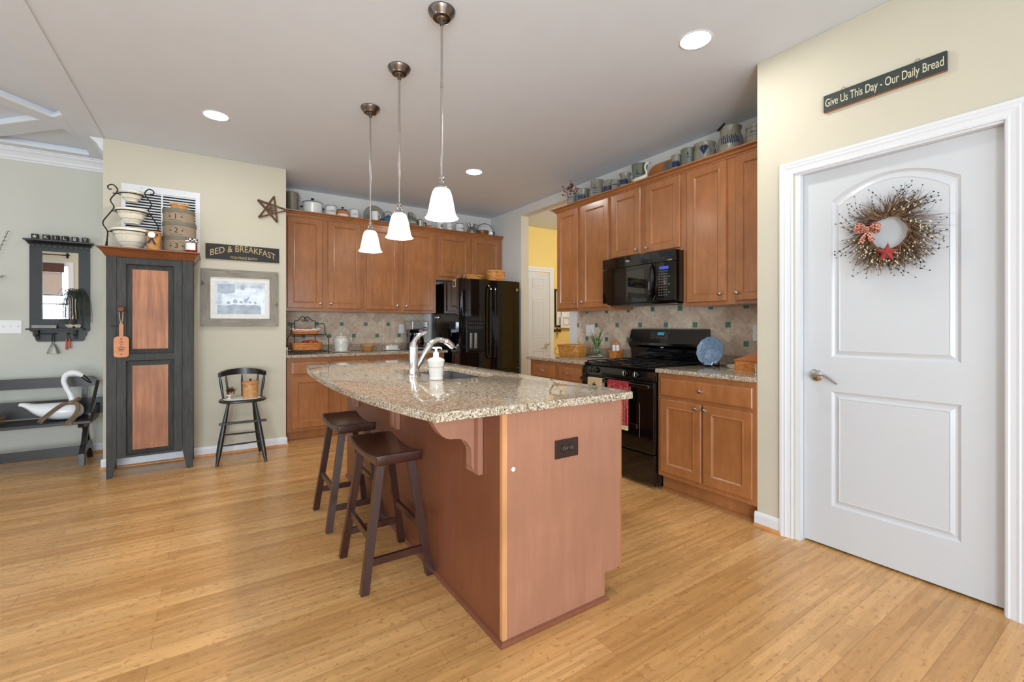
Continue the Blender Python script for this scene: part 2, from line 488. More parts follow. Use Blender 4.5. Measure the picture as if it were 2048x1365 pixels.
def link_mesh(name, b_, mat, parent=None, smooth=False, angle=35):
    bmesh.ops.remove_doubles(b_.bm, verts=b_.bm.verts, dist=1e-6)
    bmesh.ops.recalc_face_normals(b_.bm, faces=b_.bm.faces)
    me = bpy.data.meshes.new(name); b_.bm.to_mesh(me); b_.bm.free()
    me.materials.append(MATS[mat])
    if smooth:
        for p in me.polygons: p.use_smooth = True
        try: me.set_sharp_from_angle(angle=math.radians(angle))
        except Exception: pass
    o = bpy.data.objects.new(name, me); C.objects.link(o)
    if parent is not None: o.parent = parent
    return o
def tag(o, label=None, cat=None, group=None, kind=None):
    if label: o['label'] = label
    if cat: o['category'] = cat
    if group: o['group'] = group
    if kind: o['kind'] = kind
    return o
def thing(name, label, cat, loc=(0, 0, 0), rz=0, group=None, kind=None):
    o = bpy.data.objects.new(name, None); C.objects.link(o)
    o.empty_display_size = .05
    o.location = loc; o.rotation_euler = (0, 0, rz)
    return tag(o, label, cat, group, kind)
def single(name, b_, mat, label, cat, loc=(0, 0, 0), rz=0, group=None, smooth=False, kind=None, angle=35):
    o = link_mesh(name, b_, mat, None, smooth, angle); o.location = loc; o.rotation_euler = (0, 0, rz)
    return tag(o, label, cat, group, kind)
def struct(name, b_, mat, smooth=False, parent=None):
    o = link_mesh(name, b_, mat, parent, smooth)
    if parent is None: o['kind'] = 'structure'
    return o
def dup(root, loc, rz=0, label=None, group=None):
    def cp(o, par):
        c = o.copy(); C.objects.link(c); c.parent = par
        for ch in o.children: cp(ch, c)
        return c
    r = cp(root, None); r.location = loc; r.rotation_euler = (0, 0, rz)
    if label: r['label'] = label
    if group: r['group'] = group
    return r
def plate2d(loops, z0, z1, bev):
    """flat slab from outlines (first outer, others holes) with rounded edges, as a mesh builder"""
    cu = bpy.data.curves.new('c', 'CURVE'); cu.dimensions = '2D'; cu.fill_mode = 'BOTH'
    h = (z1-z0)/2
    cu.extrude = h-bev; cu.bevel_depth = bev; cu.bevel_resolution = 3
    for lp in loops:
        sp = cu.splines.new('POLY'); sp.points.add(len(lp)-1); sp.use_cyclic_u = True
        for i, p in enumerate(lp): sp.points[i].co = (p[0], p[1], 0, 1)
    o = bpy.data.objects.new('c', cu); C.objects.link(o)
    dg = bpy.context.evaluated_depsgraph_get()
    me = bpy.data.meshes.new_from_object(o.evaluated_get(dg))
    b_ = B(); vs = [b_.v((q.co.x, q.co.y, q.co.z+(z0+z1)/2)) for q in me.vertices]
    for p in me.polygons:
        try: b_.bm.faces.new([vs[i] for i in p.vertices])
        except ValueError: pass
    bpy.data.objects.remove(o); bpy.data.curves.remove(cu); bpy.data.meshes.remove(me)
    return b_
def rrect(x0, x1, y0, y1, r, n=6):
    rs = r if isinstance(r, (list, tuple)) else [r]*4
    out = []
    for (cx, cy, a, q) in ((x1, y1, 0, rs[0]), (x0, y1, PI/2, rs[1]), (x0, y0, PI, rs[2]), (x1, y0, 1.5*PI, rs[3])):
        sx = -1 if cx == x1 else 1; sy = -1 if cy == y1 else 1
        for i in range(n+1):
            t = a+PI/2*i/n
            out.append((cx+sx*q+q*math.cos(t), cy+sy*q+q*math.sin(t)))
    return out
def lerp(a, b_, t): return a+(b_-a)*t

# ================================================================ THE SETTING
CE = 2.78
struct('floor', B().box(-4.5, 6.4, -2.4, 6.0, -.06, 0), 'bamboo')
struct('ceiling', B().box(-.76, 6.4, -2.4, 6.0, CE, CE+.12), 'paint_ceiling')
# dining room side: a shallow coffered ceiling with diagonal boards
struct('ceiling_dining', B().box(-4.5, -.761, -2.4, 6.0, CE+.045, CE+.12), 'paint_ceiling')
cb = B()
zt = CE+.044; zb = CE-.006
def board(p0, p1, w_left, w_right):
    p0 = Vector(p0); p1 = Vector(p1); d = (p1-p0).normalized(); n = Vector((-d.y, d.x))
    return [tuple(p0+n*w_left), tuple(p1+n*w_left), tuple(p1-n*w_right), tuple(p0-n*w_right)]
cb.prism([(-.93, -2.19), (-.7605, -2.19), (-.7605, 5.779), (-.93, 5.779)], zb, zt)
cb.prism([(-.7604, -2.19), (-.754, -2.19), (-.754, 5.044), (-.7604, 5.044)], zb, CE-.0005)
cb.prism([(-4.3, 5.625), (-.931, 5.625), (-.931, 5.78), (-4.3, 5.78)], zb, zt)
cb.prism([(-.931, 4.67), (-.931, 5.21), (-.991, 4.973), (-1.091, 4.852), (-.997, 4.77)], zb, zt)
cb.prism([(-.997, 4.771), (-1.091, 4.853), (-1.091-1.7*.65, 4.853-1.7*.76), (-.997-1.7*.65, 4.771-1.7*.76)], zb, zt)
cb.prism([(-1.0915, 4.8535), (-.9915, 4.974), (-.9915-.62, 4.974+.65), (-1.0915-.73, 4.8535+.77)], zb, zt)
struct('trim_1', cb, 'paint_ceiling')
# a thin white bead round each coffer
bead = B()
def beadline(a, b_, z=CE+.003):
    a = Vector((a[0], a[1], 0)); b_ = Vector((b_[0], b_[1], 0)); d = (b_-a).normalized(); n = Vector((-d.y, d.x, 0))*.009
    bead.prism([tuple((a+n)[:2]), tuple((b_+n)[:2]), tuple((b_-n)[:2]), tuple((a-n)[:2])], z-.010, z+.014)
beadline((-.93, 4.66), (-1.0, 4.757)); beadline((-1.0, 4.757), (-2.1, 3.47))
beadline((-1.1, 4.865), (-1.83, 5.615)); beadline((-.94, 5.612), (-1.6, 5.612))
struct('trim_2', bead, 'trim_white')

def crown(b_, p0, p1, nx, ny, s0=0, s1=0):
    """crown moulding under the ceiling from p0 to p1, standing off the wall along (nx, ny)"""
    prof = [(0, -.10), (.010, -.10), (.014, -.088), (.024, -.080), (.030, -.062), (.048, -.036), (.066, -.022), (.070, -.012), (.082, -.010), (.082, 0), (0, 0)]
    rings = []
    for (p, sgn) in ((p0, s0), (p1, s1)):
        t = (Vector(p1)-Vector(p0)).normalized()
        rings.append([(p[0]+nx*a+t.x*sgn*a, p[1]+ny*a+t.y*sgn*a, CE-.006+h) for a, h in prof])
    b_.loft(rings)
cr = B(); crown(cr, (-4.3, 5.78), (-.763, 5.78), 0, -1, 0, -1); struct('trim_3', cr, 'trim_white')
cr = B(); crown(cr, (-.76, 5.05), (-.76, 5.779), -1, 0, 0, -1); struct('trim_4', cr, 'trim_white')

# walls
struct('wall_left', B().box(-.76, .62, 5.045, 5.95, 0, CE-.001), 'paint_beige')
struct('wall_dining', B().box(-4.5, -.7605, 5.78, 5.95, 0, CE+.04), 'paint_dining')
struct('wall_back', B().box(.6205, 3.409, 5.70, 5.95, 0, CE-.001), 'paint_kitchen')
rw = B().prism([(1.448, 0), (3.94, 0), (3.94, 2.668), (4.917, 2.668), (4.917, 0), (5.779, 0), (5.779, CE-.001), (1.448, CE-.001)], 3.41, 3.53, 'x')
struct('wall_right', rw, 'paint_kitchen')
struct('wall_jamb', B().box(3.411, 3.5305, 4.9145, 4.9165, 0, 2.667), 'paint_beige')
dw = B().prism([(1.447, 0), (1.447, CE-.001), (-2.2, CE-.001), (-2.2, 0), (.3995, 0), (.3995, 2.062), (1.2345, 2.062), (1.2345, 0)], 2.735, 2.86, 'x').box(2.8605, 3.53, 1.33, 1.447, 0, CE-.001)
struct('wall_door_side', dw, 'paint_beige')
# the pantry behind the closed door
struct('wall_pantry', B().box(2.90, 2.93, .30, 1.325, 0, 2.3), 'paint_kitchen')
# hall behind the kitchen
struct('wall_hall_back', B().box(3.411, 6.4, 5.78, 5.95, 0, CE-.001), 'paint_yellow')
struct('wall_hall_right', B().box(6.3, 6.4, 1.4, 5.779, 0, CE-.001), 'paint_yellow')
struct('wall_hall_front', B().box(3.5305, 6.299, 1.33, 1.447, 0, CE-.001), 'paint_yellow')

# rear and side walls with their windows (one seen in the mirror, the rest unseen and laid out for the light)
def wall_with_windows(name, axis, pos, thick, lo, hi, wins, zs, mat):
    b_ = B(); cur = lo
    def bx(a, c, h0, h1):
        if axis == 'y': b_.box(a, c, pos-thick, pos, h0, h1)
        else: b_.box(pos-thick, pos, a, c, h0, h1)
    for (c, w), (z0, z1) in zip(wins, zs):
        bx(cur, c-w/2, 0, CE+.04); bx(c-w/2, c+w/2, 0, z0); bx(c-w/2, c+w/2, z1, CE+.04); cur = c+w/2
    bx(cur, hi, 0, CE+.04)
    struct(name, b_, mat)
wall_with_windows('wall_rear', 'y', REAR_Y, .12, -4.5, 3.5, REAR_WIN, REAR_Z, 'paint_beige')
wall_with_windows('wall_side', 'x', SIDE_X, .12, REAR_Y, 5.779, SIDE_WIN, [(.5, 2.2)]*3, 'paint_beige')
k = 1
for axis, wins, zs in (('y', REAR_WIN, REAR_Z), ('x', SIDE_WIN, [(.5, 2.2)]*3)):
    for (c, w), (z0, z1) in zip(wins, zs):
        f = B()
        def q(a0, a1, d0, d1, h0, h1):
            if axis == 'y': f.box(a0, a1, REAR_Y+d0, REAR_Y+d1, h0, h1)
            else: f.box(SIDE_X+d0, SIDE_X+d1, a0, a1, h0, h1)
        a0, a1 = c-w/2, c+w/2
        for (u0, u1, h0, h1) in ((a0-.07, a0+.02, z0-.07, z1+.07), (a1-.02, a1+.07, z0-.07, z1+.07), (a0+.021, a1-.021, z0-.07, z0+.02), (a0+.021, a1-.021, z1-.02, z1+.07)):
            q(u0, u1, -.02, .018, h0, h1)
        q(a0+.021, a1-.021, -.06, -.03, (z0+z1)/2-.02, (z0+z1)/2+.02)
        struct('window_%d' % k, f, 'trim_white'); k += 1
# the window that shows in the mirror has a roller blind and a curtain rod
c, w = REAR_WIN[0]
bl = thing('roller_blind', 'roller blind half lowered over the window seen in the mirror', 'blind', (c, REAR_Y+.03, 2.18))
link_mesh('blind_cloth', B().box(-.42, .42, -.006, -.002, -.62, -.14), 'blind', bl)
link_mesh('bottom_bar', B().box(-.43, .43, -.01, .004, -.65, -.621), 'swan_black', bl)
link_mesh('valance', B().box(-.45, .45, -.01, .03, -.139, .06), 'shade_brown', bl)
rd = thing('curtain_rod', 'black curtain rod above the window seen in the mirror', 'curtain rod', (c, REAR_Y, 2.42))
link_mesh('rod', B().cyl((-.55, .07, 0), (.55, .07, 0), .012), 'black_iron', rd, True)
for s in (-.5, .5):
    link_mesh('bracket', B().box(s-.012, s+.012, 0.002, .07, -.012, .012).box(s-.02, s+.02, .002, .01, -.06, .05), 'black_iron', rd)

# baseboards with shoe moulding
def baseboard(name, p0, p1, n):
    b_ = B(); prof = [(0, 0), (.013, 0), (.013, .065), (.009, .078), (.004, .085), (0, .085)]
    rings = [[(p[0]+n[0]*a, p[1]+n[1]*a, h+.001) for a, h in prof] for p in (p0, p1)]
    b_.loft(rings); o = struct(name, b_, 'trim_white')
    s_ = B(); prof = [(.0131, 0), (.028, 0), (.027, .008), (.021, .015), (.0131, .018)]
    s_.loft([[(p[0]+n[0]*a, p[1]+n[1]*a, h+.001) for a, h in prof] for p in (p0, p1)])
    link_mesh('shoe_moulding', s_, 'light_wood', o)
baseboard('baseboard_left', (-.773, 5.045), (.62, 5.045), (0, -1))
baseboard('baseboard_corner', (-.76, 5.045), (-.76, 5.766), (-1, 0))
baseboard('baseboard_dining', (-4.28, 5.78), (-.775, 5.78), (0, -1))
baseboard('baseboard_alcove', (.62, 5.0455), (.62, 5.139), (1, 0))
baseboard('baseboard_pantry', (2.735, 1.459), (2.735, 1.306), (-1, 0))
baseboard('baseboard_right', (2.735, .355), (2.735, -2.1), (-1, 0))

# ---------------------------------------------------------------- the white door
def frame_pts(x0, x1, z0, z1, arch, d, n=14, dz1=0):
    """door panel outline inset by d; arch > 0 gives a curved top"""
    pts = [(x0+d, z0+d), (x1-d, z0+d)]
    for i in range(n+1):
        t = i/n; x = lerp(x1-d, x0+d, t)
        pts.append((x, z1-d+arch*(1-(2*t-1)**2)*(1 if arch else 0)))
    return pts
DX = 2.775      # face of the slab
y_l, y_r = 1.207, .432   # left and right edge as seen
d_ = thing('door_1', None, None, (DX, y_l, 0.012)); d_['kind'] = 'structure'
def DL(x, z, dep=0): return (dep, -x, z)        # x from the left edge, z up, dep into the slab
wd = y_l-y_r; ht = 2.034
P_up = (.135, wd-.135, 1.022, 1.862, .09); P_lo = (.135, wd-.135, .222, .838, 0)
b_ = B()
b_.face([DL(0, 0), DL(P_lo[0], 0), DL(P_lo[0], ht), DL(0, ht)])
b_.face([DL(P_lo[1], 0), DL(wd, 0), DL(wd, ht), DL(P_lo[1], ht)])
b_.face([DL(P_lo[0], 0), DL(P_lo[1], 0), DL(P_lo[1], P_lo[2]), DL(P_lo[0], P_lo[2])])
b_.face([DL(P_lo[0], P_lo[3]), DL(P_lo[1], P_lo[3]), DL(P_lo[1], P_up[2]), DL(P_lo[0], P_up[2])])
top = frame_pts(*P_up, 0)[2:]
b_.face([DL(P_up[0], ht), DL(P_up[1], ht)]+[DL(x, z) for x, z in top])
b_.face([DL(0, 0, .03), DL(wd, 0, .03), DL(wd, ht, .03), DL(0, ht, .03)])
for (a, c2) in (((0, 0), (0, ht)), ((wd, 0), (wd, ht)), ((0, 0), (wd, 0)), ((0, ht), (wd, ht))):
    b_.face([DL(*a), DL(*c2), DL(*c2, .03), DL(*a, .03)])
link_mesh('door_slab', b_, 'door_white', d_)
for P_ in (P_up, P_lo):
    pb = B(); st = []
    for d, dep in ((0, 0), (.004, .004), (.012, .009), (.020, .009), (.036, .001), (.040, .003)):
        st.append([DL(x, z, dep) for x, z in frame_pts(*P_, d)])
    pb.rings3(st)
    link_mesh('door_panel', pb, 'door_white', d_)
hb = B().lathe([(.0, 0), (.034, 0), (.034, -.004), (.028, -.009), (.013, -.011), (.011, -.045), (0, -.045)], (0, -.062, .918), 24, 'x')
pts = []
for i in range(13):
    t = i/12; pts.append((-.044, -.062-.115*t, .918+.014*math.sin(t*PI*1.35)-.010*t-.012*t*t))
hb.tube(pts, [.0095-.004*abs(i/12-.15) for i in range(13)], 10)
h_ = link_mesh('door_handle', hb, 'nickel', d_, True)
# jamb and casing
jb = B()
jb.box(2.7355, 2.86, y_l+.002, 1.2345, 0, 2.061).box(2.7355, 2.86, .4005, y_r-.002, 0, 2.061).box(2.7355, 2.86, y_r-.0019, y_l+.0019, 2.047, 2.061)
jb.box(2.807, 2.86, 1.19, y_l+.0019, 0.001, 2.047).box(2.807, 2.86, y_r-.0019, .446, 0.001, 2.047)
struct('trim_5', jb, 'trim_white')
def casing(name, plane, pts3, width=.063, flip=1):
    """door casing of stepped section round three sides; plane = X of the wall face"""
    prof = [(0, 0), (0, .009), (.008, .012), (.014, .010), (.030, .013), (.040, .017), (.046, .0155), (.056, .019), (width, .019), (width, 0)]
    b_ = B(); rings = []
    (y0, y1, zt_) = pts3          # y0 > y1: left and right inner edges, zt: inner top
    for k in range(4):
        ring = []
        for w_, h in prof:
            if k == 0: p = (y0+w_, 0.0)
            elif k == 1: p = (y0+w_, zt_+w_)
            elif k == 2: p = (y1-w_, zt_+w_)
            else: p = (y1-w_, 0.0)
            ring.append((plane-h-.0002, p[0], p[1]) if flip == 1 else (p[0], plane-h-.0002, p[1]))
        rings.append(ring)
    b_.loft(rings); return struct(name, b_, 'trim_white')
casing('trim_6', 2.735, (1.243, .425, 2.056), .068)

# hall door (six panel)
hd = thing('door_2', None, None, (3.79, 5.748, .01)); hd['kind'] = 'structure'
b_ = B().box(0, .76, 0, .03, 0, 2.05)
link_mesh('door_slab', b_, 'door_white', hd)
for (x0, x1) in ((.12, .345), (.415, .64)):
    for (z0, z1) in ((1.80, 1.955), (1.015, 1.63), (.20, .80)):
        pb = B(); st = []
        for d, dep in ((0, .0005), (.004, -.006), (.014, -.004), (.022, -.001), (.04, -.005)):
            st.append([(x0+d, dep, z0+d), (x1-d, dep, z0+d), (x1-d, dep, z1-d), (x0+d, dep, z1-d)])
        pb.rings3(st); link_mesh('door_panel', pb, 'door_white', hd)
hk = B().lathe([(0, 0), (.03, 0), (.028, -.007), (.012, -.009), (.011, -.03), (.024, -.04), (.027, -.052), (.018, -.064), (0, -.066)], (.70, 0, .905), 18, 'y')
hk.tube([(.70, -.045, .905), (.66, -.05, .90), (.60, -.05, .885)], [.009, .007, .005], 8)
link_mesh('door_handle', hk, 'chrome', hd, True)
casing('trim_7', 5.78, (4.575, 3.77, 2.075), .07, 0).scale = (1, 1, 1)

# ================================================================ CABINETS
KNOB = None
def knob_mesh():
    global KNOB
    if KNOB is None:
        b_ = B().lathe([(0, 0), (.0075, 0), (.006, -.004), (.0045, -.010), (.006, -.014), (.0125, -.019), (.0150, -.024), (.0135, -.029), (.008, -.032), (0, -.033)], (0, 0, 0), 16, 'y')
        o = link_mesh('knob', b_, 'nickel', None, True); KNOB = o.data; bpy.data.objects.remove(o)
    return KNOB
def knob(parent, x, y, z):
    o = bpy.data.objects.new('knob', knob_mesh()); C.objects.link(o); o.parent = parent; o.location = (x, y, z); return o
def panel_front(x0, x1, z0, z1, yf, slab=False):
    """cabinet door: frame, bead and recessed flat panel; front plane y = yf - .019"""
    b_ = B(); T = .019
    def R(d, dep): return [(x0+d, yf+dep, z0+d), (x1-d, yf+dep, z0+d), (x1-d, yf+dep, z1-d), (x0+d, yf+dep, z1-d)]
    if slab: st = [R(0, 0), R(0, -T+.006), R(.006, -T+.001), R(.014, -T)]
    else: st = [R(0, 0), R(0, -T+.004), R(.004, -T), R(.052, -T), R(.055, -T-.0015), R(.060, -T-.0015), R(.064, -T+.004), R(.072, -T+.009)]
    b_.rings3(st)
    b_.face(R(0, 0)[::-1])
    return b_
def cabinet(name, label, loc, rz, w, dep, h, doors=(), drawers=(), toe=0, mat='maple', cat='cabinet', group=None):
    t = thing(name, label, cat, loc, rz, group)
    b_ = B()
    if toe:
        b_.box(0, w, 0, dep, toe, h, .0008, 1)
    else: b_.box(0, w, 0, dep, 0, h, .0008, 1)
    body = link_mesh('cabinet_body', b_, mat, t)
    if toe:
        k = B().box(0, w, .055, dep, 0, toe-.001)
        k.prism([(.0545, 0), (.036, 0), (.040, .012), (.0545, .018)], 0.001, w-.001, 'x')
        link_mesh('toe_kick', k, mat, t)
    for (x0, x1, z0, z1, kn) in doors:
        d = link_mesh('door', panel_front(x0, x1, z0, z1, -.0005), mat, t)
        if kn:
            kx, kz = kn; knob(d, kx, -.0195, kz)
    for (x0, x1, z0, z1) in drawers:
        d = link_mesh('drawer', panel_front(x0, x1, z0, z1, -.0005, True), mat, t)
        knob(d, (x0+x1)/2, -.0195, (z0+z1)/2)
    return t

# wall cabinets on the back wall; local z 0 = underside
FB = 5.38; zU = 1.368
def mk_back(name, label, X0, X1, z0, z1, doors, group=None):
    ds = [(a-X0, b_-X0, c-z0, d-z0, (kx-X0, kz-z0) if kx else None) for (a, b_, c, d, kx, kz) in doors]
    return cabinet(name, label, (X0, FB, z0), 0, X1-X0, 5.699-FB, z1-z0, ds)
mk_back('wall_cabinet', 'tall two-door maple wall cabinet next to the beige wall, above the wire basket rack', .622, 1.479, zU, 2.412,
        [(.674, 1.026, 1.40, 2.385, 1.0, 1.453), (1.083, 1.447, 1.40, 2.385, 1.112, 1.453)])
mk_back('wall_cabinet', 'tall two-door maple wall cabinet left of the refrigerator, above the coffee maker', 1.4805, 2.397, zU, 2.412,
        [(1.51, 1.897, 1.40, 2.385, 1.878, 1.45), (1.967, 2.364, 1.40, 2.385, 1.995, 1.45)])
mk_back('wall_cabinet', 'short two-door maple cabinet over the black refrigerator', 2.398, 3.40, 1.80, 2.412,
        [(2.426, 2.884, 1.848, 2.385, None, 0), (2.922, 3.365, 1.848, 2.385, None, 0)])
# wall cabinets on the right wall, facing -X: local x = Ystart - Y
FR = 3.09
def mk_right(name, label, Y0, Y1, z0, z1, doors, X=FR, dep=None, drawers=(), toe=0, group=None):
    ds = [(Y0-a, Y0-b_, c-z0, d-z0, (Y0-kx, kz-z0) if kx else None) for (a, b_, c, d, kx, kz) in doors]
    dr = [(Y0-a, Y0-b_, c-z0, d-z0) for (a, b_, c, d) in drawers]
    return cabinet(name, label, (X, Y0, z0), -PI/2, Y0-Y1, (dep or 3.409-X), z1-z0, ds, dr, toe, 'maple', 'cabinet', group)
mk_right('wall_cabinet', 'tall two-door maple wall cabinet beside the hall opening, left of the microwave', 3.776, 2.990, 1.357, 2.412,
         [(3.756, 3.427, 1.383, 2.40, 3.455, 1.437), (3.375, 3.006, 1.383, 2.40, 3.345, 1.437)])
mk_right('wall_cabinet', 'short two-door maple cabinet directly above the black microwave', 2.989, 2.214, 1.802, 2.412,
         [(2.962, 2.629, 1.826, 2.40, 2.658, 1.862), (2.575, 2.234, 1.826, 2.40, 2.547, 1.862)])
mk_right('wall_cabinet', 'tall two-door maple wall cabinet right of the microwave, against the door wall', 2.213, 1.4485, 1.357, 2.412,
         [(2.171, 1.848, 1.383, 2.40, 1.885, 1.435), (1.781, 1.468, 1.383, 2.40, 1.76, 1.435)])
# crown mouldings on top of the wall cabinets
cp = [(0, 0), (.008, .0), (.010, .008), (.022, .016), (.030, .030), (.044, .036), (.054, .036), (.056, .046), (0, .046)]
b_ = B(); b_.loft([[(x, FB-.001-a, 2.405+h+.003) for a, h in cp] for x in (.6215, 3.399)])
single('crown_moulding', b_, 'maple', 'maple crown moulding along the top of the back wall cabinets', 'moulding')
b_ = B()
rg = [[(FR-.001-a, 1.4485, 2.404+h) for a, h in cp], [(FR-.001-a, 3.777+a, 2.404+h) for a, h in cp], [(3.405, 3.777+a, 2.404+h) for a, h in cp]]
b_.loft(rg)
single('crown_moulding', b_, 'maple', 'maple crown moulding along the top of the right-hand wall cabinets', 'moulding')

# base cabinets, back wall
FBB = 5.14; top0 = .872
def mk_base(label, X0, X1, doors, drawers):
    ds = [(a-X0, b_-X0, c, d, (kx-X0, kz)) for (a, b_, c, d, kx, kz) in doors]
    dr = [(a-X0, b_-X0, c, d) for (a, b_, c, d) in drawers]
    return cabinet('base_cabinet', label, (X0, FBB, 0), 0, X1-X0, 5.699-FBB, top0, ds, dr, .108)
mk_base('maple base cabinet with one door, leftmost under the back counter beside the beige wall', .637, 1.069, [(.683, 1.039, .14, .675, 1.01, .63)], [(.683, 1.039, .70, .828)])
mk_base('maple base cabinet in the middle under the back counter, behind the island', 1.070, 1.972, [(1.10, 1.471, .14, .675, 1.44, .63), (1.533, 1.941, .14, .675, 1.56, .63)], [(1.10, 1.471, .70, .828), (1.533, 1.941, .70, .828)])
mk_base('maple base cabinet at the refrigerator end of the back counter', 1.973, 2.402, [(2.0, 2.372, .14, .675, 2.03, .63)], [(2.0, 2.372, .70, .828)])
# base cabinets, right wall
mk_right('base_cabinet', 'maple base cabinet with two drawers, left of the range', 3.765, 2.944, 0, .861,
         [(3.703, 3.364, .14, .675, 3.40, .63), (3.305, 2.979, .14, .675, 3.27, .63)], 2.732, None, [(3.703, 3.364, .70, .828), (3.305, 2.979, .70, .828)], .112)
mk_right('base_cabinet', 'maple base cabinet with one wide drawer over two doors, right of the range', 2.168, 1.4485, 0, .861,
         [(2.14, 1.812, .148, .675, 1.838, .642), (1.796, 1.468, .148, .675, 1.770, .642)], 2.732, None, [(2.14, 1.468, .70, .828)], .112)

# worktops
def worktop(label, outline, z0, z1, curbs):
    t = thing('worktop', label, 'countertop', (outline[0][0], outline[0][1], z0))
    o = Vector((outline[0][0], outline[0][1], z0))
    pb = plate2d([[(x-o.x, y-o.y) for x, y in outline]], 0, z1-z0, .005)
    link_mesh('stone_slab', pb, 'granite', t, True)
    for (x0, x1, y0, y1, zz) in curbs:
        link_mesh('upstand', B(o).box(x0, x1, y0, y1, z1+.0005, zz, .002), 'granite', t)
    return t
worktop('speckled granite counter along the back wall under the tiled splash', [(.628, 5.098), (2.428, 5.098), (2.428, 5.694), (.628, 5.694)], .873, .903,
        [(.6455, 2.40, 5.677, 5.698, .985), (.623, .645, 5.10, 5.698, .985)])
worktop('short granite counter left of the range with the green plant on it', [(2.705, 2.945), (3.403, 2.945), (3.403, 3.79), (2.705, 3.79)], .862, .892,
        [(3.388, 3.4085, 2.945, 3.79, .972)])
worktop('granite counter right of the range with the blue plate on it', [(2.705, 1.4545), (3.403, 1.4545), (3.403, 2.166), (2.705, 2.166)], .862, .892,
        [(3.388, 3.4085, 1.471, 2.166, .972), (2.75, 3.4085, 1.449, 1.4695, .972)])
o = single('tile_splashback', B().box(.6215, 2.37, 5.688, 5.6985, .986, 1.367), 'splash_tile_back', 'tumbled stone splashback on the back wall behind the coffee maker', 'tiles')
o = single('tile_splashback', B().box(3.4, 3.4095, 1.449, 3.80, .9725, 1.80), 'splash_tile_right', 'tumbled stone splashback with green inserts behind the range', 'tiles')

# ================================================================ ISLAND
isl = thing('kitchen_island', 'maple kitchen island with corbels under a curved granite top', 'kitchen island', (.905, 1.427, 0))
O = isl.location
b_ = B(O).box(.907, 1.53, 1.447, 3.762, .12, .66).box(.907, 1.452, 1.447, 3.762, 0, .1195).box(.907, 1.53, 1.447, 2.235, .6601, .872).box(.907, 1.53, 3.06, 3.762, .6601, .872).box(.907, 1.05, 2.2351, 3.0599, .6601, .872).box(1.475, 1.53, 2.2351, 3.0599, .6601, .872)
link_mesh('island_body', b_, 'maple_shaded', isl)
b_ = B(O).prism([(.9285, 0), (1.437, 0), (1.437, .118), (1.532, .118), (1.532, .872), (.9285, .872)], 1.427, 1.4465, 'y')
link_mesh('end_panel', b_, 'maple_veneer', isl)
link_mesh('side_panel', B(O).box(.905, .9065, 1.4465, 3.762, 0, .872), 'maple_shaded', isl)
link_mesh('corner_strip', B(O).box(.905, .928, 1.427, 1.446, 0, .872, .001, 1), 'raw_edge', isl)
link_mesh('face_frame', B(O).box(1.5325, 1.546, 1.430, 1.4465, .105, .872).box(1.5305, 1.546, 1.4466, 3.762, .105, .872), 'maple', isl)
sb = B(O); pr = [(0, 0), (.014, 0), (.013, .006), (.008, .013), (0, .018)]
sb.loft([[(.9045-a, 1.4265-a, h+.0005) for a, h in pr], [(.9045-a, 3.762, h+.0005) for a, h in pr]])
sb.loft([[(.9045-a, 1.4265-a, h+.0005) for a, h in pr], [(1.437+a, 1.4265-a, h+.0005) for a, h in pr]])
link_mesh('shoe_moulding', sb, 'maple_shaded', isl)
# doors on the range side (they face the range)
for k in range(4):
    y0 = 1.47+k*.575; dm = B(O)
    dm.box(1.5465, 1.563, y0, y0+.55, .135, .84, .003, 1); link_mesh('door', dm, 'maple', isl)
# corbels
def corbel(y0):
    c = [(.905, .871), (.700, .871), (.705, .851)]
    import itertools
    pts = []
    def bez(p0, p1, p2, p3, n=9):
        return [tuple(((1-t)**3*p0[i]+3*(1-t)**2*t*p1[i]+3*(1-t)*t*t*p2[i]+t**3*p3[i]) for i in (0, 1)) for t in [k/n for k in range(n+1)]]
    pts += [(.8825, .8715), (.6915, .8715)]
    pts += bez((.6915, .850), (.715, .80), (.745, .752), (.790, .757))
    pts += bez((.790, .757), (.850, .765), (.872, .715), (.868, .665))[1:]
    pts += bez((.868, .665), (.866, .635), (.872, .622), (.8825, .619))[1:]
    b_ = B(O).prism(pts, y0, y0+.045, 'y', .0025)
    m_ = link_mesh('corbel', b_, 'maple_veneer', isl)
    link_mesh('corbel_plate', B(O).box(.8835, .9045, y0-.03, y0+.075, .605, .8715, .0015, 1), 'maple_veneer', m_)
for y0 in (1.60, 2.555, 3.43): corbel(y0)
# electrical outlet on the end
ot = thing('power_outlet', 'dark brown double power outlet on the end of the island', 'outlet', (1.2165, 1.4268, .6985))
link_mesh('cover_plate', B().box(-.0615, .0615, -.006, 0, -.038, .038, .003), 'outlet_brown', ot)
for sx in (-.019, .019):
    b_ = B().lathe([(0, -.0062), (.0145, -.0062), (.0145, -.0085), (.0135, -.009), (0, -.009)], (sx, 0, 0), 24, 'y')
    rc = link_mesh('receptacle', b_, 'black_gloss', ot, True)
    s = B().box(sx-.007, sx-.0045, -.0095, -.0088, -.006, .004).box(sx+.0045, sx+.007, -.0095, -.0088, -.006, .004).box(sx-.002, sx+.002, -.0095, -.0088, .005, .0095)
    link_mesh('slots', s, 'grey_print', rc)
link_mesh('screw', B().lathe([(0, -.0062), (.003, -.0062), (.003, -.0072), (0, -.0075)], (0, 0, 0), 10, 'y'), 'steel', ot)
single('hole_plug', B().lathe([(0, 0), (.0085, 0), (.0085, -.0015), (.005, -.002), (.0045, -.0005), (0, -.0005)], (0, 0, 0), 16, 'y'), 'plastic_white',
       'tiny white screw hole cap low on the island end panel', 'cap', (.9535, 1.4268, .656))

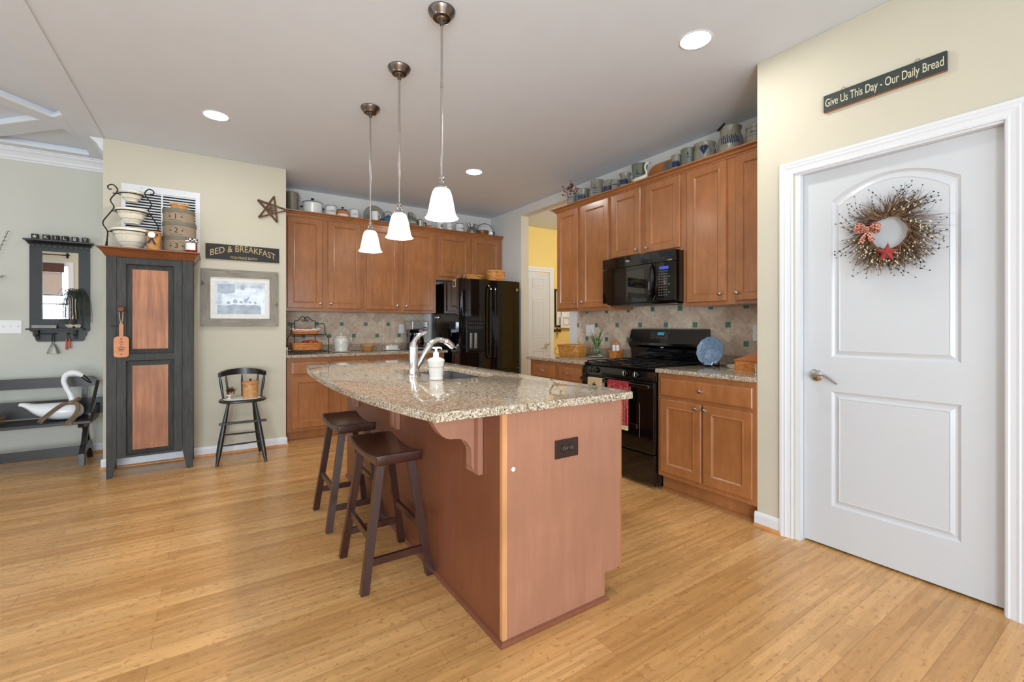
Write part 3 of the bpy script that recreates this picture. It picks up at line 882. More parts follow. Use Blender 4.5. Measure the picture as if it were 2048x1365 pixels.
# granite top with the sink cut-out
ol = [(.633, 1.398), (.616, 1.477), (.592, 1.583), (.566, 1.76), (.543, 1.96), (.525, 2.24), (.519, 2.52), (.521, 2.84), (.534, 3.12), (.553, 3.38), (.578, 3.58), (.605, 3.74)]
# smooth the bowed edge with a Catmull-Rom pass
def catmull(P_, n=4):
    out = []
    for i in range(len(P_)-1):
        p0 = P_[max(i-1, 0)]; p1 = P_[i]; p2 = P_[i+1]; p3 = P_[min(i+2, len(P_)-1)]
        for k in range(n):
            t = k/n
            out.append(tuple(.5*((2*p1[j])+(-p0[j]+p2[j])*t+(2*p0[j]-5*p1[j]+4*p2[j]-p3[j])*t*t+(-p0[j]+3*p1[j]-3*p2[j]+p3[j])*t**3) for j in range(len(p1))))
    out.append(P_[-1]); return out
left = catmull(ol)[1:]
outl = [(1.578, 1.398)]+[(1.588, 1.408)]+[(1.588, 3.80), (1.575, 3.815)]+[(.70, 3.815), (.655, 3.805), (.625, 3.78)]+left[::-1]
hole = rrect(1.088, 1.44, 2.275, 3.02, [.07, .07, .07, .13], 8)
it = thing('island_worktop', 'speckled granite island top with a bowed seating edge and sink cut-out', 'countertop', (.905, 1.427, .872))
O2 = Vector((.905, 1.427))
pb = plate2d([[(x-O2.x, y-O2.y) for x, y in outl], [(x-O2.x, y-O2.y) for x, y in hole]], .001, .033, .004)
link_mesh('stone_slab', pb, 'granite', it, True)
# sink basin
sk = thing('sink', 'undermount stainless steel sink in the island', 'sink', (1.264, 2.6475, .66))
def ringr(g, z, r=None): return [(x-1.264, y-2.6475, z-.66) for x, y in rrect(1.088-g, 1.44+g, 2.275-g, 3.02+g, [.07, .07, .07, .13], 8)]
b_ = B(); b_.rings3([ringr(.02, .8715), ringr(-.006, .8715), ringr(-.006, .866), ringr(-.012, .72), ringr(-.03, .70)])
b_.rings3([ringr(.02, .8695), ringr(-.003, .8695), ringr(-.003, .866), ringr(-.010, .718), ringr(-.03, .697)])
link_mesh('basin', b_, 'steel', sk, True)
link_mesh('drain', B().lathe([(0, .0402), (.045, .0402), (.045, .043), (.035, .044), (.03, .0405), (0, .0405)], (0, 0, 0), 24), 'chrome', sk, True)

# faucet
fx, fy = 1.010, 2.59
fc = thing('faucet', 'chrome single-lever faucet with arched spout on the island', 'faucet', (fx, fy, .9052))
b_ = B().lathe([(0, 0), (.031, 0), (.031, .005), (.027, .010), (.026, .06), (.027, .10), (.026, .135), (.0265, .16), (.0255, .175), (.020, .195), (.012, .205), (0, .208)], (0, 0, 0), 28)
body = link_mesh('faucet_body', b_, 'chrome', fc, True)
pts = catmull([(.0, 0, .165), (.005, 0, .20), (.028, 0, .232), (.060, 0, .252), (.082, 0, .258)], 5)
b_ = B().tube(pts, [lerp(.020, .006, i/(len(pts)-1)) for i in range(len(pts))], 12, flat=.75)
link_mesh('lever', b_, 'chrome', fc, True)
pts = catmull([(.012, 0, .030), (.040, 0, .075), (.070, 0, .130), (.110, 0, .185), (.160, 0, .210), (.205, 0, .203), (.240, 0, .180), (.262, 0, .160)], 6)
n = len(pts)
b_ = B().tube(pts, [.0135+.0035*math.sin(PI*i/(n-1))+(.005 if i > n*.72 else 0)*(1 if i < n-3 else .6) for i in range(n)], 14)
link_mesh('spout', b_, 'chrome', fc, True)

# soap dispenser
sd = thing('soap_dispenser', 'white stoneware soap dispenser with pump in front of the faucet', 'soap dispenser', (1.031, 2.31, .9052))
b_ = B().lathe([(0, 0), (.036, 0), (.038, .004), (.038, .010), (.036, .013), (.036, .018), (.040, .06), (.044, .095), (.0475, .104), (.0475, .109), (.044, .112), (.030, .120), (.018, .124), (.016, .128), (0, .128)], (0, 0, 0), 30)
link_mesh('bottle', b_, 'ceramic', sd, True)
b_ = B().lathe([(0, .128), (.016, .1285), (.016, .148), (.012, .151), (.007, .153), (.0065, .168), (.010, .170), (.010, .178), (0, .180)], (0, 0, 0), 18)
b_.tube([(0, 0, .174), (.012, 0, .176), (.030, 0, .174), (.033, 0, .166)], [.006, .0055, .0045, .004], 8)
b_.tube([(0, 0, .174), (-.02, 0, .176)], [.006, .005], 8)
link_mesh('pump', b_, 'plastic_white', sd, True)
b_ = B()
for k in range(12):
    a = k*PI/6
    b_.tube([(.0432*math.cos(a+t), .0432*math.sin(a+t), .070+.003*math.sin(t*18)) for t in (-.14, -.07, 0, .07, .14)], .0008, 5)
    b_.sphere((.0434*math.cos(a+.26), .0434*math.sin(a+.26), .071), .002, u=6, v_=4)
link_mesh('painted_band', b_, 'pattern_blue', sd)

# ================================================================ APPLIANCES
# refrigerator: x .. facing -Y
fr = thing('refrigerator', 'black french-door refrigerator with ice dispenser at the end of the back counter', 'refrigerator', (2.452, 4.83, 0))
L = .884; HB = 1.745
link_mesh('cabinet_shell', B().box(.004, L-.004, .07, .80, .05, HB+.005, .004), 'black_gloss', fr)
link_mesh('base_grille', B().box(.02, L-.02, .05, .78, 0.0, .049), 'black_satin', fr)
def bowed(x0, x1, z0, z1, bow=.016, dep=.068, n=9):
    b_ = B(); rows = []
    prof = []
    for i in range(n+1):
        t = i/n; prof.append((lerp(x0, x1, t), -bow*(1-(2*t-1)**2)+.012))
    poly = [(x0, dep)]+[(x0, prof[0][1]+.004)]+prof[0:]+[(x1, dep)]
    poly = [(x0, dep)]+prof+[(x1, dep)]
    b_.prism(poly, z0, z1, 'z', .004)
    return b_
ld = link_mesh('left_door', bowed(.002, .441, .668, HB+.03), 'black_gloss', fr, True)
rd_ = link_mesh('right_door', bowed(.446, L-.002, .668, HB+.03), 'black_gloss', fr, True)
link_mesh('freezer_drawer', bowed(.002, L-.002, .055, .655, .022), 'black_gloss', fr, True)
for x in (.412, .475):
    pts = [(x, -.004, .80), (x, -.038, .84), (x, -.048, 1.0), (x, -.048, 1.5), (x, -.038, 1.66), (x, -.004, 1.70)]
    link_mesh('handle', B().tube(catmull(pts, 4), .011, 10), 'black_gloss', fr, True)
link_mesh('freezer_handle', B().tube(catmull([(.12, -.008, .60), (.16, -.05, .61), (.44, -.062, .61), (.72, -.05, .61), (.76, -.008, .60)], 5), .012, 10), 'black_gloss', fr, True)
dp = link_mesh('dispenser', B().box(.095, .355, -.012, .01, .88, 1.27, .006), 'black_satin', ld)
link_mesh('dispenser_recess', B().box(.12, .33, -.0135, -.011, .90, 1.15, .002, 1), 'hole_dark', dp)
b_ = B().box(.20, .235, -.020, -.0137, .93, 1.12, .003).box(.14, .17, -.017, -.0137, .93, 1.12, .002)
link_mesh('dispenser_paddle', b_, 'steel', dp)
b_ = B().box(.115, .335, -.016, -.0125, .893, .905, .002)
link_mesh('drip_tray', b_, 'black_gloss', dp)
b_ = B()
for k in range(7):
    b_.box(.118+k*.030, .136+k*.030, -.0135, -.0122, 1.235, 1.240)
    b_.box(.121+k*.030, .133+k*.030, -.0135, -.0122, 1.185, 1.195)
    b_.box(.119+k*.030, .135+k*.030, -.0135, -.0122, 1.172, 1.175)
link_mesh('dispenser_markings', b_, 'grey_print', dp)
link_mesh('brand_badge', B().box(.845-.02, .845+.006, .003-.0005, .0065, 1.655, 1.685, .001, 1), 'steel', rd_)
# things stuck to its side
mg = thing('magnet', 'chrome suction hook on the side of the refrigerator', 'hook', (2.4555, 5.60, 1.327))
link_mesh('disc', B().lathe([(0, 0), (.028, 0), (.025, -.006), (.008, -.01), (.008, -.02), (.018, -.03), (.010, -.042), (0, -.044)], (0, -.35, 0), 20, 'x'), 'chrome', mg, True)
mg.location = (2.4555, 5.80, 1.315)
nt_ = thing('magnet_clip', 'small tan paper magnet high on the side of the refrigerator', 'magnet', (2.4555, 4.965, 1.722))
link_mesh('paper', B().box(-.004, 0, -.035, .035, -.045, .045), 'cloth_tan', nt_)
link_mesh('picture', B().box(-.0046, -.0041, -.022, .022, -.03, .03), 'sign_black', nt_)

# microwave, facing -X, hung under the short cabinet
mw = thing('microwave_oven', 'black over-the-range microwave with keypad and oval badge', 'microwave', (3.04, 2.988, 1.385), -PI/2)
Wm = .772; Hm = .4165
link_mesh('housing', B().box(0, Wm, .0, .358, .012, Hm, .004).box(.03, Wm-.03, .01, .34, 0, .0115), 'black_gloss', mw)
b_ = B().prism([(0, 0)]+[(lerp(0, .595, i/8), -.055-.012*math.sin(PI*.5*i/8)) for i in range(9)]+[(.595, 0)], .02, .325, 'z', .003)
dr = link_mesh('door', b_, 'black_gloss', mw, True)
link_mesh('window', B().prism([(lerp(.10, .49, i/6), -.0700-.0022*(i/6) if False else -.056-.012*math.sin(PI*.5*(lerp(.10, .49, i/6)/.595))-.0012) for i in range(7)]+[(.49, -.05), (.10, -.05)], .07, .285, 'z'), 'black_glass', dr)
pts = [(.565, -.066, .03), (.567, -.092, .06), (.567, -.105, .17), (.567, -.092, .28), (.565, -.066, .315)]
link_mesh('handle', B().tube(catmull(pts, 5), .010, 10), 'black_gloss', dr, True)
tp = B().prism([(0, 0)]+[(lerp(0, Wm, i/10), -.055-.018*math.sin(PI*i/10)**.7) for i in range(11)]+[(Wm, 0)], .329, Hm, 'z', .003)
vt = link_mesh('vent_panel', tp, 'black_gloss', mw, True)
link_mesh('badge', B().sphere((.31, -.0735, .372), .024, 1, .10, .42, 18, 8), 'steel', vt, True)
cpn = link_mesh('control_panel', B().prism([(.600, 0), (.600, -.068), (.68, -.066), (Wm, -.055), (Wm, 0)], .02, .325, 'z', .003), 'black_gloss', mw)
def cpx(x): return -.0685+ (x-.60)*.06 if x < .68 else -.0665+(x-.68)*.12
link_mesh('display', B().prism([(.640, -.0705), (.72, -.0645), (.72, -.060), (.640, -.060)], .268, .290, 'z'), 'screen_blue', cpn)
b_ = B()
for r in range(10):
    for c in range(4 + (r % 3 == 2)):
        x = .632+c*.022; z = .248-r*.021; y = -.0697+max(0, x-.62)*.062
        b_.box(x, x+.012, y-.0012, y+.004, z, z+.007)
link_mesh('keypad', b_, 'grey_print', cpn)
link_mesh('filter_grille', B().box(.12, .62, .03, .26, -.002, -.0005), 'tin_grey', mw)

# range, facing -X
rg = thing('gas_range', 'black gas range between the right-hand counters', 'range', (2.70, 2.936, 0), -PI/2)
WR = .762
link_mesh('range_body', B().box(0, WR, .04, .69, .030, .868, .003), 'black_gloss', rg)
for x in (.05, WR-.05):
    for y in (.08, .6):
        link_mesh('foot', B().cyl((x, y, 0), (x, y, .0295), .018), 'black_satin', rg)
# front control panel, sloping
cpn = B().prism([(-.012, .790), (.039, .790), (.039, .868), (.02, .868), (-.004, .862)], 0, WR, 'x', .003)
cp_ = link_mesh('control_panel', cpn, 'black_gloss', rg)
for x in (.106, .165, .49, .603):
    kb = B().lathe([(0, 0), (.021, 0), (.024, -.004), (.0235, -.016), (.020, -.024), (.010, -.026), (0, -.026)], (x, -.0085, .834), 22, 'y')
    kb.box(x-.004, x+.004, -.042, -.030, .816, .852, .002, 1)
    kk = link_mesh('burner_knob', kb, 'black_gloss', rg, True)
    link_mesh('knob_ring', B().torus((x, -.0325, .834), .0205, .0013, 'y', 22, 6), 'tin_grey', kk, True)
od = link_mesh('oven_door', B().box(.004, WR-.004, -.012, .039, .255, .785, .006), 'black_gloss', rg)
link_mesh('oven_window', B().box(.13, WR-.13, -.0135, -.0122, .36, .62, .001, 1), 'black_glass', od)
link_mesh('oven_handle', B().box(.015, WR-.015, -.056, -.034, .740, .770, .008, 3).box(.02, .05, -.0345, -.0125, .743, .767).box(WR-.05, WR-.02, -.0345, -.0125, .743, .767), 'black_gloss', od, True)
link_mesh('storage_drawer', B().box(.004, WR-.004, -.010, .039, .035, .248, .006), 'black_gloss', rg)
# cooktop
ct = link_mesh('cooktop', B().box(0, WR, .012, .60, .869, .889, .004), 'black_gloss', rg)
for (x, y) in ((.19, .17), (.57, .17), (.19, .44), (.57, .44)):
    bb = link_mesh('burner', B().lathe([(0, .8895), (.045, .8895), (.045, .8925), (.03, .8935), (.03, .897), (0, .898)], (x, y, 0), 20), 'black_iron', ct, True)
for gx in (0, 1):
    g_ = B(); x0 = .02+gx*.365; x1 = x0+.357
    for y in (.03, .30, .57): g_.box(x0, x1, y-.005, y+.005, .899, .906, .002, 1)
    for x in (x0+.006, (x0+x1)/2, x1-.006): g_.box(x-.005, x+.005, .03, .57, .8991, .9059, .002, 1)
    for cy in (.17, .44):
        g_.box(x0+.03, x1-.03, cy-.004, cy+.004, .899, .907, .002, 1)
    for (x, y) in ((x0+.006, .03), (x1-.006, .03), (x0+.006, .57), (x1-.006, .57)): g_.box(x-.006, x+.006, y-.006, y+.006, .8895, .899)
    link_mesh('grate', g_, 'black_iron', rg)
bgp = [(.58, .89), (.695, .89), (.695, 1.165), (.685, 1.178), (.655, 1.178), (.640, 1.172), (.565, 1.06), (.560, 1.035), (.60, 1.005), (.60, .89)]
bg_ = link_mesh('backguard', B().prism([(y, z) for y, z in [(.61, .8895), (.695, .8895), (.695, 1.165), (.68, 1.178), (.625, 1.178), (.605, 1.168), (.568, 1.05), (.566, 1.030), (.600, 1.005), (.606, .97)]], 0, WR, 'x', .004), 'black_gloss', rg)
# display on its sloping face
n0 = Vector((0, .605-.568, 1.168-1.05)).normalized(); nn = Vector((0, -n0.z, n0.y))
def bgface(x0, x1, t0, t1, out0=.0004, out1=.0016):
    b_ = B(); p = Vector((0, .568, 1.05))
    vs = []
    for o_ in (out0, out1):
        vs.append([Vector((x, 0, 0))+p+n0*t+nn*o_ for x, t in ((x0, t0), (x1, t0), (x1, t1), (x0, t1))])
    b_.loft(vs); return b_
link_mesh('clock_panel', bgface(.235, .44, .025, .112), 'black_glass', bg_)
link_mesh('clock_display', bgface(.315, .385, .075, .100, .0018, .0024), 'screen_teal', bg_)
b_ = B()
for k in range(5):
    vs = bgface(.305+k*.018, .315+k*.018, .052, .058, .0018, .0024)
    me = bpy.data.meshes.new('x'); vs.bm.to_mesh(me); b_.bm.from_mesh(me)
for k in range(3):
    for x in (.25, .27, .395, .41):
        vs = bgface(x, x+.009, .045+k*.02, .052+k*.02, .0018, .0024)
        me = bpy.data.meshes.new('x'); vs.bm.to_mesh(me); b_.bm.from_mesh(me)
link_mesh('clock_buttons', b_, 'grey_print', bg_)
link_mesh('badge', B().sphere((.365, .5825, 1.012), .020, 1, .30, .36, 16, 8), 'steel', bg_, True)
# towels over the oven handle
def towel(name, label, mat, x0, x1, zb_, star=False, hem=None, fold=0):
    t = thing(name, label, 'towel', (2.70, 2.936, .770), -PI/2)
    b_ = B(); rows = []
    path = [(-.031, -.12), (-.031, .0), (-.034, .004), (-.056, .004), (-.060, 0), (-.061, -.05), (-.062, zb_-.770)]
    path = [(-.0318, -.10), (-.0318, 0), (-.0345, .0035), (-.0545, .0035), (-.0585, 0), (-.0590, -.05)]+[(-.0595, lerp(-.05, zb_-.770, i/6)) for i in range(1, 7)]
    n = 18
    for (y, z) in path:
        rows.append([(lerp(x0, x1, j/n), y-(.0035*math.sin(j*1.25)+.0035)*(min(1, max(0, -z*4)) if y < -.05 else 0), z) for j in range(n+1)])
    b_.quadgrid(rows)
    bmesh.ops.solidify(b_.bm, geom=list(b_.bm.faces), thickness=.002)
    m_ = link_mesh('cloth', b_, mat, t, True)
    if star:
        sbm = B(); cx, cz = (x0+x1)/2, -.055
        pts = [(cx+(.028 if i % 2 == 0 else .0115)*math.sin(PI*i/5), cz+(.028 if i % 2 == 0 else .0115)*math.cos(PI*i/5)) for i in range(10)]
        sbm.prism(pts, -.0685, -.0675, 'y'); link_mesh('star_patch', sbm, 'sign_black', m_)
    if hem:
        link_mesh('hem_band', B().box(x0+.004, x1-.004, -.0745, -.0565, hem[0]-.770, hem[1]-.770, .002, 1), 'cloth_tan', m_)
    return t
towel('tea_towel', 'tan tea towel with a black star hanging on the oven handle', 'cloth_tan', .115, .285, .47, True)
towel('tea_towel', 'red dotted tea towel with a tan hem hanging on the oven handle', 'cloth_red', .345, .565, .44, False, (.405, .438))

# ================================================================ LAMPS
def can_light(x, y, label, e=6):
    t = thing('recessed_light', label, 'ceiling light', (x, y, CE))
    link_mesh('trim_ring', B().lathe([(.0785, -.0015), (.087, -.0005), (.089, -.002), (.087, -.0035), (.080, -.004), (.0785, -.003)], (0, 0, 0), 32), 'trim_white', t, True)
    link_mesh('lens', B().lathe([(0, -.0006), (.078, -.0006), (.078, -.003), (.04, -.0045), (0, -.005)], (0, 0, 0), 24), 'lens_glow', t)
    l = bpy.data.lights.new('lamp', 'AREA'); l.shape = 'DISK'; l.size = .12; l.energy = e; l.color = (1, .98, .95)
    o = bpy.data.objects.new('lamp', l); C.objects.link(o); o.parent = t; o.location = (0, 0, -.012)
    return t
can0 = can_light(2.221, 1.514, 'round recessed ceiling light nearest the white pantry door')
for (x, y, lb) in ((.025, 4.043, 'round recessed ceiling light in front of the beige wall with the tall cupboard'),
                   (2.231, 4.061, 'round recessed ceiling light in front of the refrigerator')):
    dup(can0, (x, y, CE), 0, lb)
# hall light out of sight round the corner of the opening
hl = thing('hall_ceiling_light', 'flush dome ceiling light in the hall beyond the opening', 'ceiling light', (4.9, 4.2, CE))
link_mesh('base', B().lathe([(0, -.0005), (.15, -.0005), (.15, -.02), (0, -.02)], (0, 0, 0), 24), 'nickel', hl)
link_mesh('dome', B().lathe([(.14, -.0205), (.13, -.05), (.09, -.08), (0, -.09)], (0, 0, 0), 24), 'lens_glow', hl, True)
l = bpy.data.lights.new('lamp', 'POINT'); l.energy = 38; l.color = (1, .95, .86); l.shadow_soft_size = .12
o = bpy.data.objects.new('lamp', l); C.objects.link(o); o.parent = hl; o.location = (0, 0, -.22)

def pendant(x, y, label):
    t = thing('pendant_lamp', label, 'pendant lamp', (x, y, CE))
    link_mesh('canopy', B().lathe([(0, -.0005), (.066, -.0005), (.068, -.006), (.062, -.020), (.046, -.036), (.044, -.041), (.026, -.043), (.022, -.050), (.012, -.056), (.010, -.075), (0, -.075)], (0, 0, 0), 32), 'bronze', t, True)
    for a in (.6, 3.7):
        link_mesh('canopy_screw', B().sphere((.05*math.cos(a), .05*math.sin(a), -.038), .004, u=8, v_=5), 'chrome', t)
    link_mesh('rod', B().cyl((0, 0, -.074), (0, 0, -.83), .0062, seg=12).cyl((0, 0, -.36), (0, 0, -.385), .008, seg=12), 'nickel', t, True)
    link_mesh('socket_cap', B().lathe([(0, -.825), (.008, -.826), (.012, -.832), (.012, -.845), (.009, -.849), (.013, -.853), (.015, -.870), (.022, -.878), (.031, -.884), (.033, -.890), (.033, -.897), (.028, -.900), (0, -.900)], (0, 0, 0), 28), 'nickel', t, True)
    pr = [(.030, -.892), (.038, -.896), (.046, -.910), (.053, -.935), (.059, -.965), (.064, -.995), (.068, -1.018), (.076, -1.034), (.083, -1.040)]
    prof = pr+[(r-.003, z) for r, z in pr[::-1]]
    b_ = B(); rings = []
    for (r, z) in pr+[(r-.0035, z+.0005) for r, z in pr[::-1]]:
        amp = .0012*max(0, min(1, (-.93-z)/.1))
        rings.append([((r+amp*math.cos(20*a))*math.cos(a), (r+amp*math.cos(20*a))*math.sin(a), z) for a in [2*PI*k/80 for k in range(80)]])
    b_.loft(rings, False, False)
    link_mesh('glass_shade', b_, 'shade_glow', t, True)
    bb = link_mesh('bulb', B().sphere((0, 0, -.955), .028, u=14, v_=10), 'lens_glow', t, True)
    l = bpy.data.lights.new('lamp', 'SPOT'); l.energy = 13; l.color = (1, .96, .91); l.spot_size = 2.2; l.spot_blend = .8; l.shadow_soft_size = .05
    o = bpy.data.objects.new('lamp', l); C.objects.link(o); o.parent = t; o.location = (0, 0, -1.0)
    return t
p0_ = pendant(.957, 2.075, 'bell-glass pendant lamp over the near end of the island')
for (y, lb) in ((2.675, 'bell-glass pendant lamp over the middle of the island'), (3.28, 'bell-glass pendant lamp over the far end of the island, next to the beige wall')):
    dup(p0_, (.952, y, CE), 0, lb)

# ================================================================ STOOLS
def stool(x, y, label):
    t = thing('saddle_stool', label, 'stool', (x, y, 0), 0, None)
    # saddle seat: long side along Y, dished across the length
    b_ = B(); rows = []; n = 14; m_ = 6
    wx, wy, hz = .112, .232, .612
    def top(u, v): return hz-.018+.026*abs(v)**2.2-.002*abs(u)**4
    T = []; Bo = []
    for i in range(n+1):
        v = -1+2*i/n
        T.append([(u*wx, v*wy, top(u, v)) for u in [-1+2*j/m_ for j in range(m_+1)]])
    ring = []
    bm = b_.bm
    tv = [[b_.v(p) for p in r] for r in T]
    bv = [[b_.v((p[0]*.97, p[1]*.985, hz-.050+.008*abs(-1+2*i/n)**2)) for p in r] for i, r in enumerate(T)]
    for g, flip in ((tv, 0), (bv, 1)):
        for i in range(n):
            for j in range(m_): bm.faces.new((g[i][j], g[i+1][j], g[i+1][j+1], g[i][j+1]))
    for i in range(n):
        bm.faces.new((tv[i][0], tv[i+1][0], bv[i+1][0], bv[i][0])); bm.faces.new((tv[i][m_], tv[i+1][m_], bv[i+1][m_], bv[i][m_]))
    for j in range(m_):
        bm.faces.new((tv[0][j], tv[0][j+1], bv[0][j+1], bv[0][j])); bm.faces.new((tv[n][j], tv[n][j+1], bv[n][j+1], bv[n][j]))
    bmesh.ops.recalc_face_normals(bm, faces=bm.faces)
    es = [e for e in bm.edges if e.is_manifold and e.calc_face_angle(0) > .6]
    bmesh.ops.bevel(bm, geom=es, offset=.006, segments=3, profile=.5, affect='EDGES')
    link_mesh('seat', b_, 'espresso', t, True, 50)
    def legp(sx, sy, z): return Vector((sx*lerp(.156, .070, z/.58), sy*lerp(.198, .158, z/.58), z))
    for sx in (-1, 1):
        for sy in (-1, 1):
            a = legp(sx, sy, 0); c = legp(sx, sy, .575)
            b_ = B(); r = .0185
            rings = []
            for p, q in ((a, r), (c, r)):
                rings.append([(p.x-q, p.y-q, p.z), (p.x+q, p.y-q, p.z), (p.x+q, p.y+q, p.z), (p.x-q, p.y+q, p.z)])
            b_.loft(rings)
            bmesh.ops.bevel(b_.bm, geom=[e for e in b_.bm.edges], offset=.003, segments=2, affect='EDGES')
            link_mesh('leg', b_, 'espresso', t)
    def rail(p, q, h=.016, w_=.009):
        b_ = B(); d = (q-p).normalized(); s_ = Vector((-d.y, d.x, 0))*w_; u = Vector((0, 0, h))
        b_.loft([[e-s_-u, e+s_-u, e+s_+u, e-s_+u] for e in (p+d*.019, q-d*.019)])
        link_mesh('stretcher', b_, 'espresso', t)
    for sy in (-1, 1): rail(legp(-1, sy, .13), legp(1, sy, .13))
    for sx in (-1, 1): rail(legp(sx, -1, .235), legp(sx, 1, .235))
    return t
st0 = stool(.722, 2.243, 'dark wood saddle stool at the near end of the island')
dup(st0, (.722, 2.975, 0), 0, 'dark wood saddle stool farther along the island, closer to the back cabinets')

# ================================================================ BASKETS AND POTS
def superring(w, d, z, p=4, n=36, c=(0, 0)):
    out = []
    for k in range(n):
        a = 2*PI*k/n; ca, sa = math.cos(a), math.sin(a)
        out.append((c[0]+w*abs(ca)**(2/p)*(1 if ca >= 0 else -1), c[1]+d*abs(sa)**(2/p)*(1 if sa >= 0 else -1), z))
    return out
def basket(name, label, mat, loc, w, d, h, taper=.8, p=4, rz=0, lid=None, handle=None, group=None, cat='basket', dip=0):
    """w, d: half sizes at the rim"""
    t = thing(name, label, cat, loc, rz, group)
    rings = []
    for i in range(7):
        f = i/6; s_ = lerp(taper, 1, f**.8); rings.append(superring(w*s_, d*s_, h*f, p))
    if dip:
        for i, r in enumerate(rings): rings[i] = [(x, y, z-(dip*(1-abs(x/w)**2)*(i/6)**2)) for x, y, z in r]
    inner = [superring(w*s_-.005, d*s_-.005, z, p) for s_, z in ((1, h), (.97, h*.6), (taper+.02, .006))]
    if dip: inner[0] = [(x, y, z-(dip*(1-abs(x/w)**2))) for x, y, z in inner[0]]
    b_ = B(); b_.loft(rings+inner)
    link_mesh('basket_body', b_, mat, t, True, 50)
    rim = B(); 
    ro = superring(w+.003, d+.003, h, p); rr_ = [(x, y, z-(dip*(1-abs(x/w)**2) if dip else 0)) for x, y, z in ro]
    rr_.append(rr_[0]); rr_.append(rr_[1])
    rim.tube([(x, y, z-.006) for x, y, z in rr_], .006, 6, flat=.6)
    link_mesh('rim', rim, 'light_wood' if mat != 'weave_orange' else mat, t, True)
    if lid:
        lb = B(); lb.loft([superring(w*.98, d*.98, h+.001, p), superring(w*.99, d*.99, h+.008, p), superring(w*.9, d*.9, h+.011, p)])
        lo = link_mesh('lid', lb, 'light_wood', t, True, 30)
        kb = B().lathe([(0, h+.0115), (.006, h+.0115), (.004, h+.020), (.011, h+.026), (.011, h+.030), (0, h+.032)], (0, 0, 0), 14)
        link_mesh('lid_knob', kb, 'black_iron', lo, True)
    if handle:
        kind, hh = handle
        hb = B(); pts = []
        for i in range(15):
            a = PI*i/14
            if kind == 'up': pts.append(((w+.004)*math.cos(a), 0, h*.75+hh*math.sin(a)))
            else: pts.append(((w+.010)*math.cos(a), -(d+.012)*math.sin(a)*.98, h*.82-hh*math.sin(a)))
        hb.tube(pts, .0075, 6, flat=.45)
        link_mesh('handle', hb, 'light_wood' if mat != 'weave_orange' else mat, t, True)
    return t
def lathe_thing(name, label, cat, mat, loc, prof, seg=28, group=None, rz=0):
    return single(name, B().lathe(prof, (0, 0, 0), seg), mat, label, cat, loc, rz, group, True)

# ================================================================ LEFT WALL: CUPBOARD
cu = thing('jelly_cupboard', 'tall narrow cupboard in worn black paint with two orange pine door panels', 'cupboard', (-.413, 4.865, 0))
O = cu.location
yf = 4.70
b_ = B(O).box(-.688, -.137, yf+.022, 5.025, .155, 1.752)
link_mesh('case', b_, 'aged_dark', cu)
for (x0, x1, xi0, xi1) in ((-.691, -.628, -.691, -.655), (-.208, -.135, -.178, -.135)):
    link_mesh('stile', B(O).prism([(x0, .16), (xi0, .001), (xi1, .001), (x1, .16), (x1, 1.752), (x0, 1.752)], yf, yf+.0215, 'y', .001), 'aged_dark', cu)
for x0, x1 in ((-.688, -.672), (-.153, -.137)):
    link_mesh('side_foot', B(O).prism([(yf+.022, .001), (yf+.055, .001), (yf+.12, .154), (yf+.022, .154)], x0, x1, 'x'), 'aged_dark', cu)
    link_mesh('back_foot', B(O).prism([(4.99, .001), (5.024, .001), (5.024, .154), (4.93, .154)], x0, x1, 'x'), 'aged_dark', cu)
link_mesh('top_rail', B(O).box(-.6275, -.2085, yf, yf+.0215, 1.747, 1.752), 'aged_dark', cu)
dx0, dx1, dz0, dz1 = -.626, -.210, .150, 1.745
def rect(x0, x1, z0, z1, y): return [(x0, y, z0), (x1, y, z0), (x1, y, z1), (x0, y, z1)]
dm = B(O)
px0, px1 = -.572, -.264
sec = [(.165, .925), (.975, 1.700)]
dm.box(dx0, px0, yf-.001, yf+.021, dz0, dz1).box(px1, dx1, yf-.001, yf+.021, dz0, dz1)
dm.box(px0, px1, yf-.001, yf+.021, dz0, sec[0][0]).box(px0, px1, yf-.001, yf+.021, sec[0][1], sec[1][0]).box(px0, px1, yf-.001, yf+.021, sec[1][1], dz1)
dd = link_mesh('door', dm, 'aged_dark', cu)
for (z0, z1) in sec:
    fb = B(O); fb.rings3([rect(px0, px1, z0, z1, yf), rect(px0+.004, px1-.004, z0+.004, z1-.004, yf+.004), rect(px0+.006, px1-.006, z0+.006, z1-.006, yf+.014), rect(px0+.040, px1-.040, z0+.042, z1-.042, yf+.006)], False)
    link_mesh('panel_bevel', fb, 'aged_dark', dd)
    link_mesh('pine_panel', B(O).box(px0+.040, px1-.040, yf+.0058, yf+.02, z0+.042, z1-.042), 'pine_orange', dd)
link_mesh('wooden_knob', B(O).lathe([(0, yf-.0012), (.012, yf-.0012), (.010, yf-.018), (.022, yf-.026), (.025, yf-.038), (.018, yf-.050), (0, yf-.053)], (-.598, 0, 1.335), 18, 'y'), 'paddle_red', dd, True)
lt = B(O).box(-.662, -.600, yf-.007, yf-.0015, 1.198, 1.208, .002).cyl((-.628, yf-.012, 1.203), (-.628, yf-.0015, 1.203), .006)
link_mesh('latch', lt, 'black_iron', cu)
hg = B(O).box(-.2085, -.2030, yf-.005, yf-.0015, .86, .93).box(-.2085, -.2030, yf-.005, yf-.0015, 1.55, 1.62)
link_mesh('hinges', hg, 'black_iron', cu)
cp2 = [(0, 0), (.008, .0), (.040, .034), (.062, .052), (.076, .056), (.080, .060), (.080, .068), (0, .068)]
b_ = B(O); rg_ = []
for (px_, py_, dx_, dy_) in ((-.691, 5.03, -1, 0), (-.691, yf, -1, -1), (-.135, yf, 1, -1), (-.135, 5.03, 1, 0)):
    rg_.append([(px_+dx_*a*.62, py_+dy_*a, 1.7525+h) for a, h in cp2])
b_.loft(rg_)
